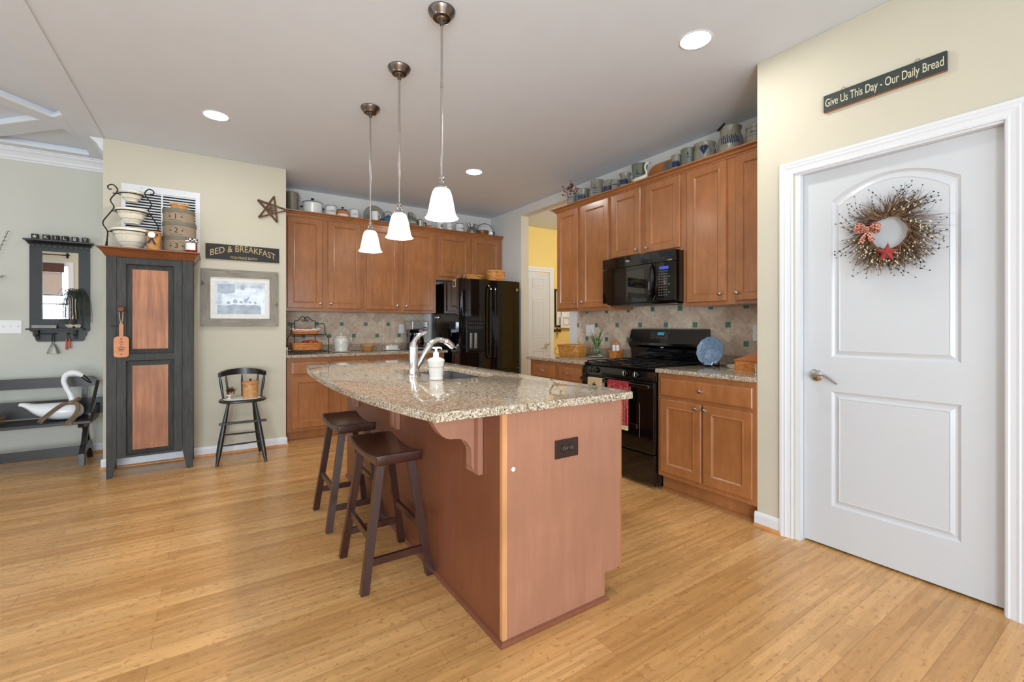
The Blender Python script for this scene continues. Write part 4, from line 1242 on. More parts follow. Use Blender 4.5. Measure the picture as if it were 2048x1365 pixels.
link_mesh('cornice', b_, 'cherry_top', cu)
link_mesh('top_board', B(O).box(-.690, -.136, yf+.001, 5.029, 1.7535, 1.819), 'cherry_top', cu)
TOPZ = 1.8212
# paddle hanging from the knob
pd = thing('wooden_paddle', 'small wooden paddle with burnt lettering hanging from the cupboard knob', 'paddle', (-.596, 4.675, 1.12))
b_ = B().prism([(x, z) for x, z in rrect(-.046, .046, -.165, .0, [.024, .024, .02, .02], 5)], -.004, .004, 'y', .002)
link_mesh('blade', b_, 'board_wood', pd)
link_mesh('handle', B().prism([(x, z) for x, z in rrect(-.013, .013, -.004, .105, [.012, .012, .006, .006], 5)], -.0052, .0052, 'y', .002), 'board_wood', pd)
link_mesh('leather_loop', B().tube([(-.002, -.007, .098), (-.010, -.012, .15), (-.012, -.014, .20), (0, -.0205, .232), (.012, -.014, .20), (.010, -.012, .15), (.002, -.007, .098)], .0022, 6), 'cloth_tan', pd, True)
b_ = B()
for i, wd_ in enumerate((.020, .024, .014, .020, .052, .034, .030)):
    b_.box(-wd_/2, wd_/2, -.0050, -.0042, -.042-i*.0125, -.0385-i*.0125)
for zz in (-.020, -.140): b_.box(-.004, .004, -.0050, -.0042, zz-.005, zz+.004)
link_mesh('burnt_lettering', b_, 'ink', pd)

# iron rack with its three bowls
rk = thing('bowl_rack', 'black wrought iron scroll rack holding three stacked bowls on the cupboard', 'rack', (-.56, 4.82, TOPZ))
BW = [(-.552, 2.300, 2.222, .078, 'top'), (-.548, 2.155, 2.040, .103, 'middle'), (-.548, 1.988, 1.840, .128, 'bottom')]
for sx in (-1, 1):
    w0 = -.552
    pts = [(w0+sx*.150, 1.8225), (w0+sx*.150, 1.90), (w0+sx*.148, 1.965), (w0+sx*.176, 2.03), (w0+sx*.135, 2.11), (w0+sx*.108, 2.165), (w0+sx*.130, 2.22), (w0+sx*.092, 2.285), (w0+sx*.088, 2.315), (w0+sx*.115, 2.345), (w0+sx*.145, 2.330), (w0+sx*.138, 2.305), (w0+sx*.122, 2.308)]
    pts = catmull(pts, 4)
    b_ = B(O := Vector((-.56, 4.82, TOPZ))); b_.tube([(x, 4.82, z) for x, z in pts], .0048, 7)
    for fy in (-.05, .05): b_.tube([(w0+sx*.150, 4.82, 1.90), (w0+sx*.155, 4.82+fy, 1.8225)], .004, 6)
    link_mesh('scroll_side', b_, 'black_iron', rk, True)
for (cx, zr, zb_, r, nm) in BW:
    b_ = B(O).torus((cx, 4.82, zr-.022), r*.985+.004, .004, 'z', 36, 6)
    for sx in (-1, 1): b_.tube([(cx+sx*(r+.004), 4.82, zr-.022), (cx+sx*(r*.6+.07), 4.82, zr-.024)], .004, 6)
    link_mesh('bowl_ring', b_, 'black_iron', rk, True)
for (cx, zr, zb_, r, nm) in BW:
    t = thing('mixing_bowl', 'white stoneware bowl with a blue vine band, %s of the three in the iron rack' % nm, 'bowl', (cx, 4.82, zb_), 0, 'stoneware bowls in the iron rack')
    h = zr-zb_
    pr = [(0, .0), (r*.50, 0), (r*.50, .008), (r*.56, .012), (r*.74, h*.38), (r*.90, h*.70), (r*.965, h*.86), (r*1.05, h*.88), (r*1.06, h), (r*.98, h), (r*.90, h*.8), (r*.70, h*.38), (r*.4, .012), (0, .010)]
    m_ = link_mesh('bowl_body', B().lathe(pr, (0, 0, 0), 36), 'ceramic_cream', t, True)
    b_ = B().torus((0, 0, h*.30), r*.70+.0008, .0012, 'z', 36, 5)
    for k in range(14):
        a = 2*PI*k/14; rr = r*.905
        b_.tube([((rr)*math.cos(a+q), (rr)*math.sin(a+q), h*.68+.004*math.sin(q*20)) for q in (-.15, -.07, 0, .07, .15)], .0011, 5)
        b_.sphere((rr*math.cos(a+.22), rr*math.sin(a+.22), h*.68), .0035, u=6, v_=4)
    link_mesh('painted_vine', b_, 'pattern_blue', m_)

# ribboned basket
bt = basket('round_basket', 'small round woven basket with a navy ribbon rosette on the cupboard', 'weave_honey', (-.398, 4.70, TOPZ), .047, .047, .150, .92, 2)
link_mesh('rosette', B().lathe([(0, 0), (.024, 0), (.024, -.005), (.016, -.007), (0, -.007)], (-.008, -.0555, .118), 20, 'y'), 'label_white', bt, True)
b_ = B()
b_.prism([(-.010, .105), (-.040, .050), (-.028, .046), (-.022, .052), (-.002, .100)], -.0545, -.053, 'y')
b_.prism([(-.006, .105), (.022, .040), (.012, .043), (.008, .036), (-.016, .100)], -.0525, -.0512, 'y')
b_.prism([(-.008, .118), (-.046, .128), (-.050, .108), (-.008, .112)], -.0560, -.0545, 'y')
b_.prism([(-.008, .118), (.032, .130), (.034, .110), (-.008, .112)], -.0560, -.0545, 'y')
link_mesh('ribbon', b_, 'ribbon_navy', bt)

# numbered round boxes
zc = TOPZ
for (num, r, h, off) in (('3', .122, .138, -.229), ('2', .116, .120, -.232), ('1', .110, .112, -.238)):
    nm = {'3': 'lowest', '2': 'middle', '1': 'top'}[num]
    t = thing('round_box', 'tan round storage box marked %s, %s of the stack on the cupboard' % (num, nm), 'box', (off, 4.825, zc), 0, 'numbered round boxes on the cupboard')
    bd = link_mesh('box_body', B().lathe([(0, 0), (r, 0), (r, h-.002), (0, h-.002)], (0, 0, 0), 40), 'canvas_brown', t, True)
    link_mesh('lid', B().lathe([(0, h), (r+.004, h), (r+.004, h-.030), (r+.0005, h-.030), (r+.0005, h-.0015), (0, h-.0015)], (0, 0, 0), 40), 'canvas_lid', t, True)
    # the number curves with the box
    def wrap(bb, r_):
        for v in bb.bm.verts:
            x, y, z = v.co; a = x/r_; rr = r_-y
            v.co = Vector((rr*math.sin(a), -rr*math.cos(a), z))
    b_ = B(); b_.text(num, .062, (0, -.0006, (h-.03)/2), (1, 0, 0), (0, 0, 1), .0005)
    wrap(b_, r); bmesh.ops.rotate(b_.bm, verts=b_.bm.verts, cent=(0, 0, 0), matrix=Matrix.Rotation(-.16, 3, 'Z'))
    link_mesh('number', b_, 'ink', t)
    b_ = B()
    for sx in (-1, 1):
        cx = sx*.042; b_.prism([(cx+(.010 if i % 2 == 0 else .004)*math.sin(PI*i/5), (h-.03)/2+(.010 if i % 2 == 0 else .004)*math.cos(PI*i/5)) for i in range(10)], -.0012, -.0002, 'y')
    for i in range(8):
        x = lerp(-.055, .055, i/8); x1 = lerp(-.055, .055, (i+1)/8); f = lambda q: (h-.03)/2+.038-8*q*q
        if abs(x+x1) > .03: b_.prism([(x, f(x)), (x1, f(x1)), (x1, f(x1)+.002), (x, f(x)+.002)], -.0012, -.0002, 'y')
    for i in range(9): b_.box(-.045+i*.010, -.038+i*.010, -.0012, -.0002, .010, .0135)
    wrap(b_, r); bmesh.ops.rotate(b_.bm, verts=b_.bm.verts, cent=(0, 0, 0), matrix=Matrix.Rotation(-.16, 3, 'Z'))
    link_mesh('printed_mark', b_, 'ink', t)
    zc += h+.0012
nb = basket('oval_basket', 'tiny oval basket with a braided rim on top of the round boxes', 'weave_honey', (-.236, 4.825, zc), .062, .042, .050, .78, 2.2)
b_ = B()
for i in range(26):
    a = 2*PI*i/26; b_.tube([(.066*math.cos(a), .046*math.sin(a), .040), (.070*math.cos(a+.1), .050*math.sin(a+.1), .052), (.062*math.cos(a+.2), .042*math.sin(a+.2), .060), (.056*math.cos(a+.25), .036*math.sin(a+.25), .050)], .0032, 5)
link_mesh('braided_rim', b_, 'cloth_tan', nb, True)
jj = thing('jam_jar', 'jam jar with a black and white checked cloth lid on the cupboard corner', 'jar', (-.145, 4.664, TOPZ))
link_mesh('jar_body', B().lathe([(0, 0), (.036, 0), (.040, .006), (.040, .085), (.034, .096), (0, .096)], (0, 0, 0), 24), 'jam_red', jj, True)
b_ = B(); b_.lathe([(.0403, .018), (.0412, .018), (.0412, .078), (.0403, .078)], (0, 0, 0), 24)
bmesh.ops.delete(b_.bm, geom=[v for v in b_.bm.verts if v.co.x > .030], context='VERTS')
link_mesh('paper_label', b_, 'label_white', jj, True)
b_ = B(); rings = []
for (r, z, am) in ((.047, .084, .006), (.043, .094, .003), (.038, .099, .001), (.040, .108, .001), (.036, .114, 0), (.001, .1155, 0)):
    rings.append([((r+am*math.cos(9*2*PI*k/72))*math.cos(2*PI*k/72), (r+am*math.cos(9*2*PI*k/72))*math.sin(2*PI*k/72), z) for k in range(72)])
b_.loft(rings); link_mesh('cloth_lid', b_, 'cloth_check', jj, True)


# return air grille
vg = thing('air_grille', 'white return air grille on the wall behind the cupboard', 'vent', (-.368, 5.0445, 1.86))
b_ = B()
X0, X1, Z0, Z1 = -.276, .276, .0, .562
for (a, c, e, f) in ((X0, X0+.028, Z0, Z1), (X1-.034, X1, Z0, Z1), (X0+.028, X1-.034, Z1-.055, Z1), (X0+.028, X1-.034, Z0, Z0+.04)): b_.box(a, c, -.008, 0, e, f)
link_mesh('frame', b_, 'trim_white', vg)
link_mesh('dark_opening', B().box(X0+.0285, X1-.0345, -.0012, -.0002, Z0+.041, Z1-.056), 'duct_dark', vg)
b_ = B()
for i in range(20):
    z = Z0+.045+i*.0236
    b_.prism([(-.0075, z), (-.0015, z+.011), (-.0015, z+.0125), (-.0080, z+.002)], X0+.0285, X1-.0345, 'x')
link_mesh('slats', b_, 'trim_white', vg)
link_mesh('centre_bar', B().box(-.006, .006, -.0095, -.0079, Z0+.041, Z1-.056), 'trim_white', vg)
for x in (-.14, .17): link_mesh('screw', B().lathe([(0, -.008), (.005, -.008), (.004, -.0098), (0, -.010)], (x, 0, Z1-.022), 10, 'y'), 'steel', vg)

# twig star
sp_ = [(.511, 2.488), (.538, 2.234), (.373, 2.427), (.628, 2.366), (.381, 2.262)]
sx0, sz0 = .487, 2.355
b_ = B()
for i in range(5):
    a = sp_[i]; c = sp_[(i+1) % 5]
    for k in range(9):
        o1 = random.uniform(-.009, .009); o2 = random.uniform(-.009, .009); y = -.012-random.random()*.016
        e = random.uniform(-.03, .05)
        dxx, dzz = c[0]-a[0], c[1]-a[1]
        n_ = (-dzz, dxx); ln = math.hypot(*n_); n_ = (n_[0]/ln, n_[1]/ln)
        pts = []
        for q in range(5):
            f = -e*.4+(1+e*.8)*q/4; w_ = lerp(o1, o2, q/4)+random.uniform(-.0025, .0025)
            pts.append((a[0]+dxx*f+n_[0]*w_-sx0, y, a[1]+dzz*f+n_[1]*w_-sz0))
        b_.tube(pts, .0021, 5)
for k in range(36):
    a = random.random()*PI; rr = random.uniform(.035, .06)
    b_.tube([(-rr*math.cos(a), -.02, -rr*math.sin(a)+.005), (rr*math.cos(a+.3), -.022, rr*math.sin(a+.3)-.005)], .0016, 5)
single('twig_star', b_, 'twig', 'woven grapevine twig star on the beige wall, near the cabinets', 'star', (sx0, 5.0445, sz0), 0, None, True)

# bed & breakfast sign
sg = thing('wooden_sign', 'black wooden sign reading BED & BREAKFAST above the framed picture', 'sign', (.253, 5.0445, 1.90))
link_mesh('board', B().box(-.303, .303, -.016, 0, -.071, .071, .002), 'sign_black', sg)
b_ = B(); b_.text('BED & BREAKFAST', .083, (0, -.0166, .005), (1, 0, 0), (0, 0, 1), .0006, sx=.80, bend=lambda x: .030-1.15*(x*.80)**2 if False else .030-.75*x*x)
tx = link_mesh('large_lettering', b_, 'sign_gold', sg)
b_ = B(); b_.text('YOU MAKE BOTH', .033, (0, -.0166, -.050), (1, 0, 0), (0, 0, 1), .0006, sx=.85)
link_mesh('small_lettering', b_, 'sign_gold', sg)

# framed picture
pf = thing('framed_picture', 'faded blue print in a weathered barnwood frame on the beige wall', 'picture', (.2295, 5.0445, 1.4675))
w_, h_, iw, ih = .3175, .2675, .2435, .1955
for nm, poly, mt in (('l', [(-w_, -h_), (-iw, -ih), (-iw, ih), (-w_, h_)], 'barnwood'), ('r', [(w_, -h_), (w_, h_), (iw, ih), (iw, -ih)], 'barnwood'),
                 ('t', [(-w_, h_), (-iw, ih), (iw, ih), (w_, h_)], 'barnwood_h'), ('b', [(-w_, -h_), (w_, -h_), (iw, -ih), (-iw, -ih)], 'barnwood_h')):
    link_mesh('frame_rail', B().prism([(x, z) for x, z in poly], -.024, -.001, 'y', .0015), mt, pf)
link_mesh('mat_board', B().box(-iw+.0005, iw-.0005, -.010, -.006, -ih+.0005, ih-.0005), 'label_white', pf)
pr_ = link_mesh('print', B().box(-.203, .203, -.0112, -.0102, -.155, .155), 'print_blue', pf)
b_ = B(); y0, y1 = -.0119, -.0113
# a quilt on a line, a small window, a table with jugs and fruit, and hills
b_.prism([(-.188, .045), (-.185, .13), (-.10, .135), (-.045, .128), (-.048, .052), (-.11, .040)], y0, y1, 'y')
b_.prism([(.0, .08), (.0, .128), (.032, .128), (.032, .08)], y0, y1, 'y')
b_.prism([(-.19, -.15), (.17, -.15), (.165, -.075), (.12, -.060), (.05, -.066), (-.06, -.058), (-.13, -.075), (-.19, -.068)], y0, y1, 'y')
for (cx, cz, r, sz_) in ((-.045, -.030, .020, 1.0), (.0, -.036, .014, .8), (.040, -.022, .017, 1.25), (.078, -.036, .012, .9), (-.10, -.045, .016, .9), (.12, -.040, .010, 1.2)):
    b_.prism([(cx+r*math.cos(2*PI*k/16), cz+r*sz_*math.sin(2*PI*k/16)) for k in range(16)], y0-.0003, y1-.0003, 'y')
b_.prism([(.045, -.02), (.058, .012), (.070, .016), (.080, .008), (.066, .004), (.062, -.02)], y0-.0004, y1-.0004, 'y')
link_mesh('faded_shapes', b_, 'print_pale', pr_)

# ---------------------------------------------------------------- child's high chair
hc = thing('high_chair', 'black painted spindle-back child chair on tall legs against the beige wall', 'chair', (.22, 4.76, 0))
O = hc.location; SZ = .548
st = superring(.185, .150, 0, 2.8, 36)
b_ = B(); rings = []
for (s_, z) in ((.93, SZ-.024), (1, SZ-.016), (1, SZ-.006), (.95, SZ)): rings.append([(x*s_+.012, y*s_-.01, z) for x, y, _ in st])
b_.loft(rings); link_mesh('seat', b_, 'black_paint_wood', hc, True, 50)
feet = [(.034, 4.607), (.398, 4.54), (.040, 4.965), (.385, 4.955)]
tops = [(.118, 4.67), (.322, 4.655), (.130, 4.835), (.318, 4.83)]
LG = []
for (f, t_) in zip(feet, tops):
    a = Vector((f[0], f[1], 0.001)); c = Vector((t_[0], t_[1], SZ-.022)); LG.append((a, c))
    n = 8
    rr = [.0115, .0165, .0185, .0190, .0185, .0180, .0160, .0125, .011]
    link_mesh('leg', B(O).tube([a.lerp(c, i/n) for i in range(n+1)], rr, 12), 'black_paint_wood', hc, True)
def onleg(i, z): a, c = LG[i]; return a.lerp(c, (z-a.z)/(c.z-a.z))
for (i, j, z1_, z2_, r) in ((0, 1, .165, .18, .0075), (2, 3, .20, .20, .0075), (0, 2, .215, .215, .0075), (1, 3, .215, .215, .0075)):
    p, q = onleg(i, z1_), onleg(j, z2_); link_mesh('stretcher', B(O).tube([p, (p+q)/2, q], [r*.8, r*1.15, r*.8], 8), 'black_paint_wood', hc, True)
p, q = onleg(0, .358), onleg(1, .352)
link_mesh('foot_rest', B(O).box(.048, .408, p.y-.052, p.y-.016, .348, .366, .004), 'black_paint_wood', hc)
# back
def backpt(a, z):   # a in -1..1 along a horseshoe
    th = a*1.25
    return Vector((.232+.178*math.sin(th)/math.sin(1.25), 4.745+.165*math.cos(th)*1.0-.02, z))
rail = B(O); rings = []
for i in range(25):
    a = -1+2*i/24; z0, z1 = .745+.012*(1-a*a), .782+.030*(1-a*a)
    c = backpt(a, 0); th = a*1.25; n_ = Vector((math.sin(th), math.cos(th), 0)); e = .011
    rings.append([c-n_*e+Vector((0, 0, z0)), c+n_*e+Vector((0, 0, z0)), c+n_*e+Vector((0, 0, z1)), c-n_*e+Vector((0, 0, z1))])
rail.loft(rings); link_mesh('back_rail', rail, 'black_paint_wood', hc, True, 40)
for a in (-.96, -.60, 0, .60, .96):
    t_ = backpt(a, .752); u = backpt(a, SZ-.002); u = Vector((.232+(u.x-.232)*.84, 4.745+(u.y-4.745)*.80-.0, SZ-.003))
    r = .0078 if abs(a) < .9 else .0105
    link_mesh('spindle', B(O).tube([u, u.lerp(t_, .3), u.lerp(t_, .75), t_], [r*.8, r*.95, r*1.15, r*.7], 10), 'black_paint_wood', hc, True)
# doily, lidded basket and pine-cone candle on the seat
b_ = B(); rings = []
for (s_, z) in ((.99, .0028), (1, .0015), (.98, .0005)):
    rings.append([(x*s_*(.82+.02*math.cos(k*3)), y*s_*(.80+.03*math.cos(k*3)), z) for k, (x, y, _) in enumerate(superring(.18, .14, 0, 2.4, 60))])
b_.loft(rings)
single('doily', b_, 'cloth_white', 'white cloth doily on the seat of the black high chair', 'cloth', (.228, 4.745, SZ+.0005))
basket('lidded_basket', 'round lidded basket on the seat of the black high chair', 'weave_tan', (.290, 4.735, SZ+.0035), .062, .062, .140, .96, 2, 0, True)
cn = thing('cone_candle', 'small white candle with a twig and berry ring on the high chair seat', 'candle', (.128, 4.745, SZ+.0035))
link_mesh('holder', B().lathe([(0, 0), (.020, 0), (.018, .006), (.008, .012), (.008, .022), (.020, .028), (.022, .040), (0, .040)], (0, 0, 0), 18), 'ceramic', cn, True)
b_ = B()
for k in range(70):
    a = random.random()*2*PI; e = random.uniform(.1, 1.3); r0 = .012; L_ = random.uniform(.03, .055)
    d = Vector((math.cos(a)*math.cos(e), math.sin(a)*math.cos(e), math.sin(e)))
    c = Vector((.006, 0, .062)); b_.tube([c+d*r0, c+d*L_], [.0028, .0012], 5)
tw = link_mesh('twig_tuft', b_, 'twig_dark', cn); tw['kind'] = 'stuff'
b_ = B()
for k in range(46):
    a = random.random()*2*PI; e = random.uniform(-.7, 1.2); d = Vector((math.cos(a)*math.cos(e), math.sin(a)*math.cos(e), math.sin(e)))
    b_.sphere(tuple(Vector((.010, 0, .060))+d*.029), .004, u=6, v_=4)
tw = link_mesh('berries', b_, 'jam_red', cn); tw['kind'] = 'stuff'

# ================================================================ DINING WALL
WY = 5.7795
mr = thing('shelf_mirror', 'dark green-black framed wall mirror with a cornice, shelf and pegs', 'mirror', (-1.162, WY, 1.06))
x0, x1 = -.200, .200
sil = [(x0, .10), (x0+.020, .085), (x0+.022, .055), (x0+.035, .040), (x0+.040, .012), (x0+.052, .0), (x1-.052, 0), (x1-.040, .012), (x1-.035, .040), (x1-.022, .055), (x1-.020, .085), (x1, .10)]
lowb = B().prism(sil+[(x1, .206), (x0, .206)], -.022, 0, 'y', .001)
lowb.box(x0, -.120, -.022, 0, .2065, .90).box(.122, x1, -.022, 0, .2065, .90).box(-.1195, .1215, -.022, 0, .822, .90)
link_mesh('frame', lowb, 'black_frame', mr)
gl = B(); yt0, yt1 = -.012, -.018    # leans forward slightly at the top
gl.loft([[(-.1193, -.002, .2067), (.1213, -.002, .2067), (.1213, -.0022, .8218), (-.1193, -.0022, .8218)], [(-.1193, -.0035, .2067), (.1213, -.0035, .2067), (.1213, -.0165, .8218), (-.1193, -.0165, .8218)]])
link_mesh('looking_glass', gl, 'mirror_glass', mr)
b_ = B(); prf = [(0, 0), (.022, 0), (.026, .008), (.045, .020), (.062, .026), (.072, .028), (.074, .040), (0, .040)]
b_.loft([[(x0-(a*.4), 0, .8805+h) if q == 0 else (x0-a*.4, -a-.008, .8805+h) for a, h in prf] if q < 2 else ([(x1+a*.4, -a-.008, .8805+h) for a, h in prf] if q == 2 else [(x1+a*.4, 0, .8805+h) for a, h in prf]) for q in range(4)])
link_mesh('cornice', b_, 'black_frame', mr)
b_ = B()
for i in range(11):
    xx = lerp(x0+.02, x1-.02, i/10); b_.lathe([(0, -.0222), (.017, -.0222), (.015, -.026), (0, -.026)], (xx, 0, .868), 12, 'y')
link_mesh('scalloped_trim', b_, 'black_frame', mr)
link_mesh('shelf', B().box(x0-.004, x1-.028, -.118, -.0225, .106, .121, .003), 'black_frame', mr)
for x in (-.145, .105):
    link_mesh('bracket', B().prism([(-.0225, .02), (-.034, .02), (-.040, .05), (-.070, .065), (-.078, .105), (-.0225, .105)], x-.012, x+.012, 'x', .001), 'black_frame', mr)
link_mesh('peg_bar', B().cyl((-.13, -.05, .071), (-.02, -.05, .071), .005), 'black_frame', mr, True)
for x in (-.043, .056):
    link_mesh('peg', B().lathe([(0, -.022), (.008, -.022), (.006, -.04), (.011, -.052), (.010, -.06), (0, -.064)], (x, 0, .071), 12, 'y'), 'black_frame', mr, True)
SH = 1.06+.1215
# letter blocks on the cornice
BLK = [(-1.319, '*'), (-1.247, 'K'), (-1.185, 'I'), (-1.123, 'L'), (-1.058, 'B'), (-.988, 'Y')]
for (x, ch) in BLK:
    lb = 'small black block with a star, leftmost on top of the mirror cornice' if ch == '*' else 'small black letter block showing %s on top of the mirror cornice' % ch
    t = thing('letter_block', lb, 'letter block', (x, WY-.052, 1.981), random.uniform(-.08, .08), 'letter blocks on the mirror cornice')
    bo = link_mesh('block', B().box(-.022, .022, -.020, .020, 0, .045, .002), 'sign_black', t)
    b_ = B()
    if ch == '*': b_.prism([((.017 if i % 2 == 0 else .007)*math.sin(PI*i/5), .0225+(.017 if i % 2 == 0 else .007)*math.cos(PI*i/5)) for i in range(10)], -.0210, -.0202, 'y')
    else: b_.text(ch, .042, (0, -.0206, .0225), (1, 0, 0), (0, 0, 1), .0004)
    link_mesh('marking', b_, 'sign_cream', t)
# things on the shelf
pq = thing('shelf_plaque', 'small grey lettered plaque lying on the mirror shelf', 'plaque', (-1.255, WY-.075, SH))
link_mesh('plaque_body', B().box(-.080, .080, -.012, .012, 0, .030, .002), 'stone_grey', pq)
b_ = B(); b_.text('HOME', .022, (0, -.0126, .015), (1, 0, 0), (0, 0, 1), .0004, sx=1.4, track=1.2)
link_mesh('lettering', b_, 'tin_grey', pq)
wt = thing('wire_willow', 'miniature black wire weeping willow on the mirror shelf', 'ornament', (-1.062, WY-.065, SH))
b_ = B(); b_.tube(catmull([(0, 0, .0), (.004, 0, .1), (-.004, 0, .2), (.002, 0, .30)], 4), [.010, .009, .009, .008, .008, .007, .007, .007, .006, .006, .006, .005, .005], 8)
link_mesh('trunk', b_, 'twig_dark', wt, True)
b_ = B(); lf = B()
for k in range(64):
    a = 2*PI*k/64+random.random()*.1; R_ = random.uniform(.05, .125); top_ = random.uniform(.31, .37); end = random.uniform(.02, .13)
    fl = .45
    pts = catmull([(0, 0, .27), (R_*.4*math.cos(a), R_*.4*math.sin(a)*fl, top_), (R_*.8*math.cos(a), R_*.8*math.sin(a)*fl, top_-.02), (R_*math.cos(a), R_*math.sin(a)*fl, top_-.12), (R_*1.04*math.cos(a), R_*1.04*math.sin(a)*fl, end)], 4)
    b_.tube(pts, .0010, 4)
    for p_ in range(26):
        f = random.uniform(.35, 1)*(len(pts)-1); i = min(int(f), len(pts)-2); c = Vector(pts[i]).lerp(Vector(pts[i+1]), f-i)
        s_ = random.uniform(.0018, .003); d = Vector((random.uniform(-1, 1), random.uniform(-1, 1), -1.2)).normalized()*s_*2.6
        sd_ = Vector((random.uniform(-1, 1), random.uniform(-1, 1), 0)).normalized()*s_*.7
        lf.tube([c, c+d*.5+sd_*.2, c+d], [.0003, s_*.75, .0003], 4)
o = link_mesh('hanging_twigs', b_, 'leaf_dark', wt); o['kind'] = 'stuff'
o = link_mesh('leaves', lf, 'leaf_dark', wt); o['kind'] = 'stuff'
for (dx_, nm) in ((-.030, 'left'), (.022, 'right')):
    t = thing('sheep_figure', 'tiny cream sheep figure at the foot of the wire willow, the %s one' % nm, 'figurine', (-1.052+dx_, WY-.098, SH), 0, 'sheep under the willow')
    b_ = B().sphere((0, 0, .022), .018, 1.25, .55, .8, 14, 8)
    for k in range(14):
        a = 2*PI*k/14; b_.sphere((.015*1.2*math.cos(a), -.006, .022+.011*math.sin(a)), .0055, u=8, v_=5)
    for x in (-.012, .012): b_.cyl((x, 0, 0.0003), (x, 0, .014), .0035, seg=6)
    link_mesh('fleece', b_, 'sheep', t, True)
    link_mesh('head', B().sphere((-.024, -.003, .026), .0075, 1.3, .8, 1, 10, 6), 'sheep', t, True)
# bell and tassels from the pegs
bl = thing('hand_bell', 'old metal cow bell hanging from the left mirror peg', 'bell', (-1.205, WY-.045, .95))
b_ = B(); rings = []
for (a, c, z) in ((.043, .022, 0), (.042, .021, .004), (.030, .015, .045), (.018, .010, .078), (.010, .006, .086)): rings.append(superring(a, c, z, 2.6, 24))
b_.loft(rings); link_mesh('bell_body', b_, 'pewter', bl, True, 40)
link_mesh('hanger', B().tube([(-.006, 0, .086), (-.008, 0, .12), (-.006, 0, .165), (0, -.005, .1905), (.006, 0, .165), (.008, 0, .12), (.006, 0, .086)], .0028, 6), 'black_iron', bl, True)
ts = thing('candle_pair', 'pair of small red dipped candles hanging from the right mirror peg', 'candles', (-1.106, WY-.045, .985))
for dx_ in (-.010, .012):
    link_mesh('taper', B().tube([(dx_, 0, .0 if dx_ < 0 else .012), (dx_, 0, .05), (dx_*.9, 0, .10)], [.0085, .0075, .005], 10), 'apple', ts, True)
link_mesh('cord', B().tube([(-.009, 0, .10), (-.004, 0, .13), (0, -.008, .1555), (.005, 0, .13), (.011, 0, .10)], .0015, 5), 'twig_dark', ts)
# switch plate
sw = thing('light_switch', 'white multi-gang light switch plate on the dining wall', 'light switch', (-1.50, WY, 1.196))
link_mesh('cover_plate', B().box(-.10, .086, -.006, 0, -.058, .058, .002), 'plastic_white', sw)
for k in range(4):
    x = -.077+k*.046
    o = link_mesh('toggle', B().box(x-.004, x+.004, -.016, -.0062, -.004, .012, .001), 'plastic_white', sw)
# greenery spray in a tin wall pocket at the edge of the picture
gs = thing('greenery_spray', 'thin leafy green stems rising from a wall pocket at the left picture edge', 'plant', (-1.66, WY, 1.30))
link_mesh('wall_pocket', B().lathe([(0, 0), (.035, 0), (.055, .16), (.052, .16), (.033, .005), (0, .004)], (0, -.06, 0), 20), 'tin_grey', gs, True)
for (pl) in ([(0, -.06, .06), (.035, -.08, .25), (.10, -.09, .45), (.185, -.10, .72)], [(0, -.06, .06), (.04, -.10, .18), (.10, -.12, .28), (.16, -.12, .33)], [(0, -.06, .06), (-.02, -.09, .3), (.02, -.1, .5), (.06, -.1, .62)]):
    pts = catmull(pl, 8); b_ = B(); b_.tube(pts, .0018, 5); 
    sm = link_mesh('stem', b_, 'leaf_dark', gs); lf = B()
    for i in range(6, len(pts)):
        for s_ in (-1, 1, .3):
            c = Vector(pts[i]); d = (Vector(pts[i])-Vector(pts[i-1])).normalized()
            d = (d*.6+Vector((s_*.9, random.uniform(-.6, .6), random.uniform(0, .3)))).normalized()*random.uniform(.012, .020)
            lf.tube([c, c+d*.5, c+d], [.0006, .0032, .0004], 5, flat=.4)
    link_mesh('leaves', lf, 'leaf_pale', gs)['kind'] = 'stuff'

# ---------------------------------------------------------------- bench
bn = thing('bench', 'long dark wooden bench with scissor legs against the dining wall', 'bench', (-1.60, 5.45, 0))
O = bn.location; XL, XR = -2.35, -.915
link_mesh('seat', B(O).box(XL, -.865, 5.22, 5.56, .368, .392, .004), 'dark_bench', bn)
def slat(z0, z1, y0, y1, xr, nm, rnd=False):
    b_ = B(O)
    if rnd:
        h = (z1-z0)/2; zc_ = (z0+z1)/2
        poly = [(XL, z0), (xr-h, z0)]+[(xr-h+h*math.sin(a), zc_-h*math.cos(a)) for a in [PI*i/10 for i in range(1, 10)]]+[(xr-h, z1), (XL, z1)]
        b_.prism(poly, y0, y1, 'y', .002)
    else: b_.box(XL, xr, y0, y1, z0, z1, .003)
    return link_mesh(nm, b_, 'dark_bench', bn)
slat(.652, .742, 5.60, 5.622, -.885, 'back_rail', True)
slat(.400, .545, 5.575, 5.597, -.80, 'back_board')
for x in (-2.2, -1.62, -.975):
    link_mesh('upright', B(O).box(x-.018, x+.018, 5.5975, 5.5995, .36, .70).box(x-.018, x+.018, 5.5995, 5.599, .40, .66) if False else B(O).prism([(5.598, .30), (5.625, .30), (5.650, .72), (5.6225, .72)], x-.018, x+.018, 'x'), 'dark_bench', bn)
link_mesh('stretcher', B(O).box(XL+.1, -.955, 5.44, 5.462, .062, .142, .002), 'dark_bench', bn)
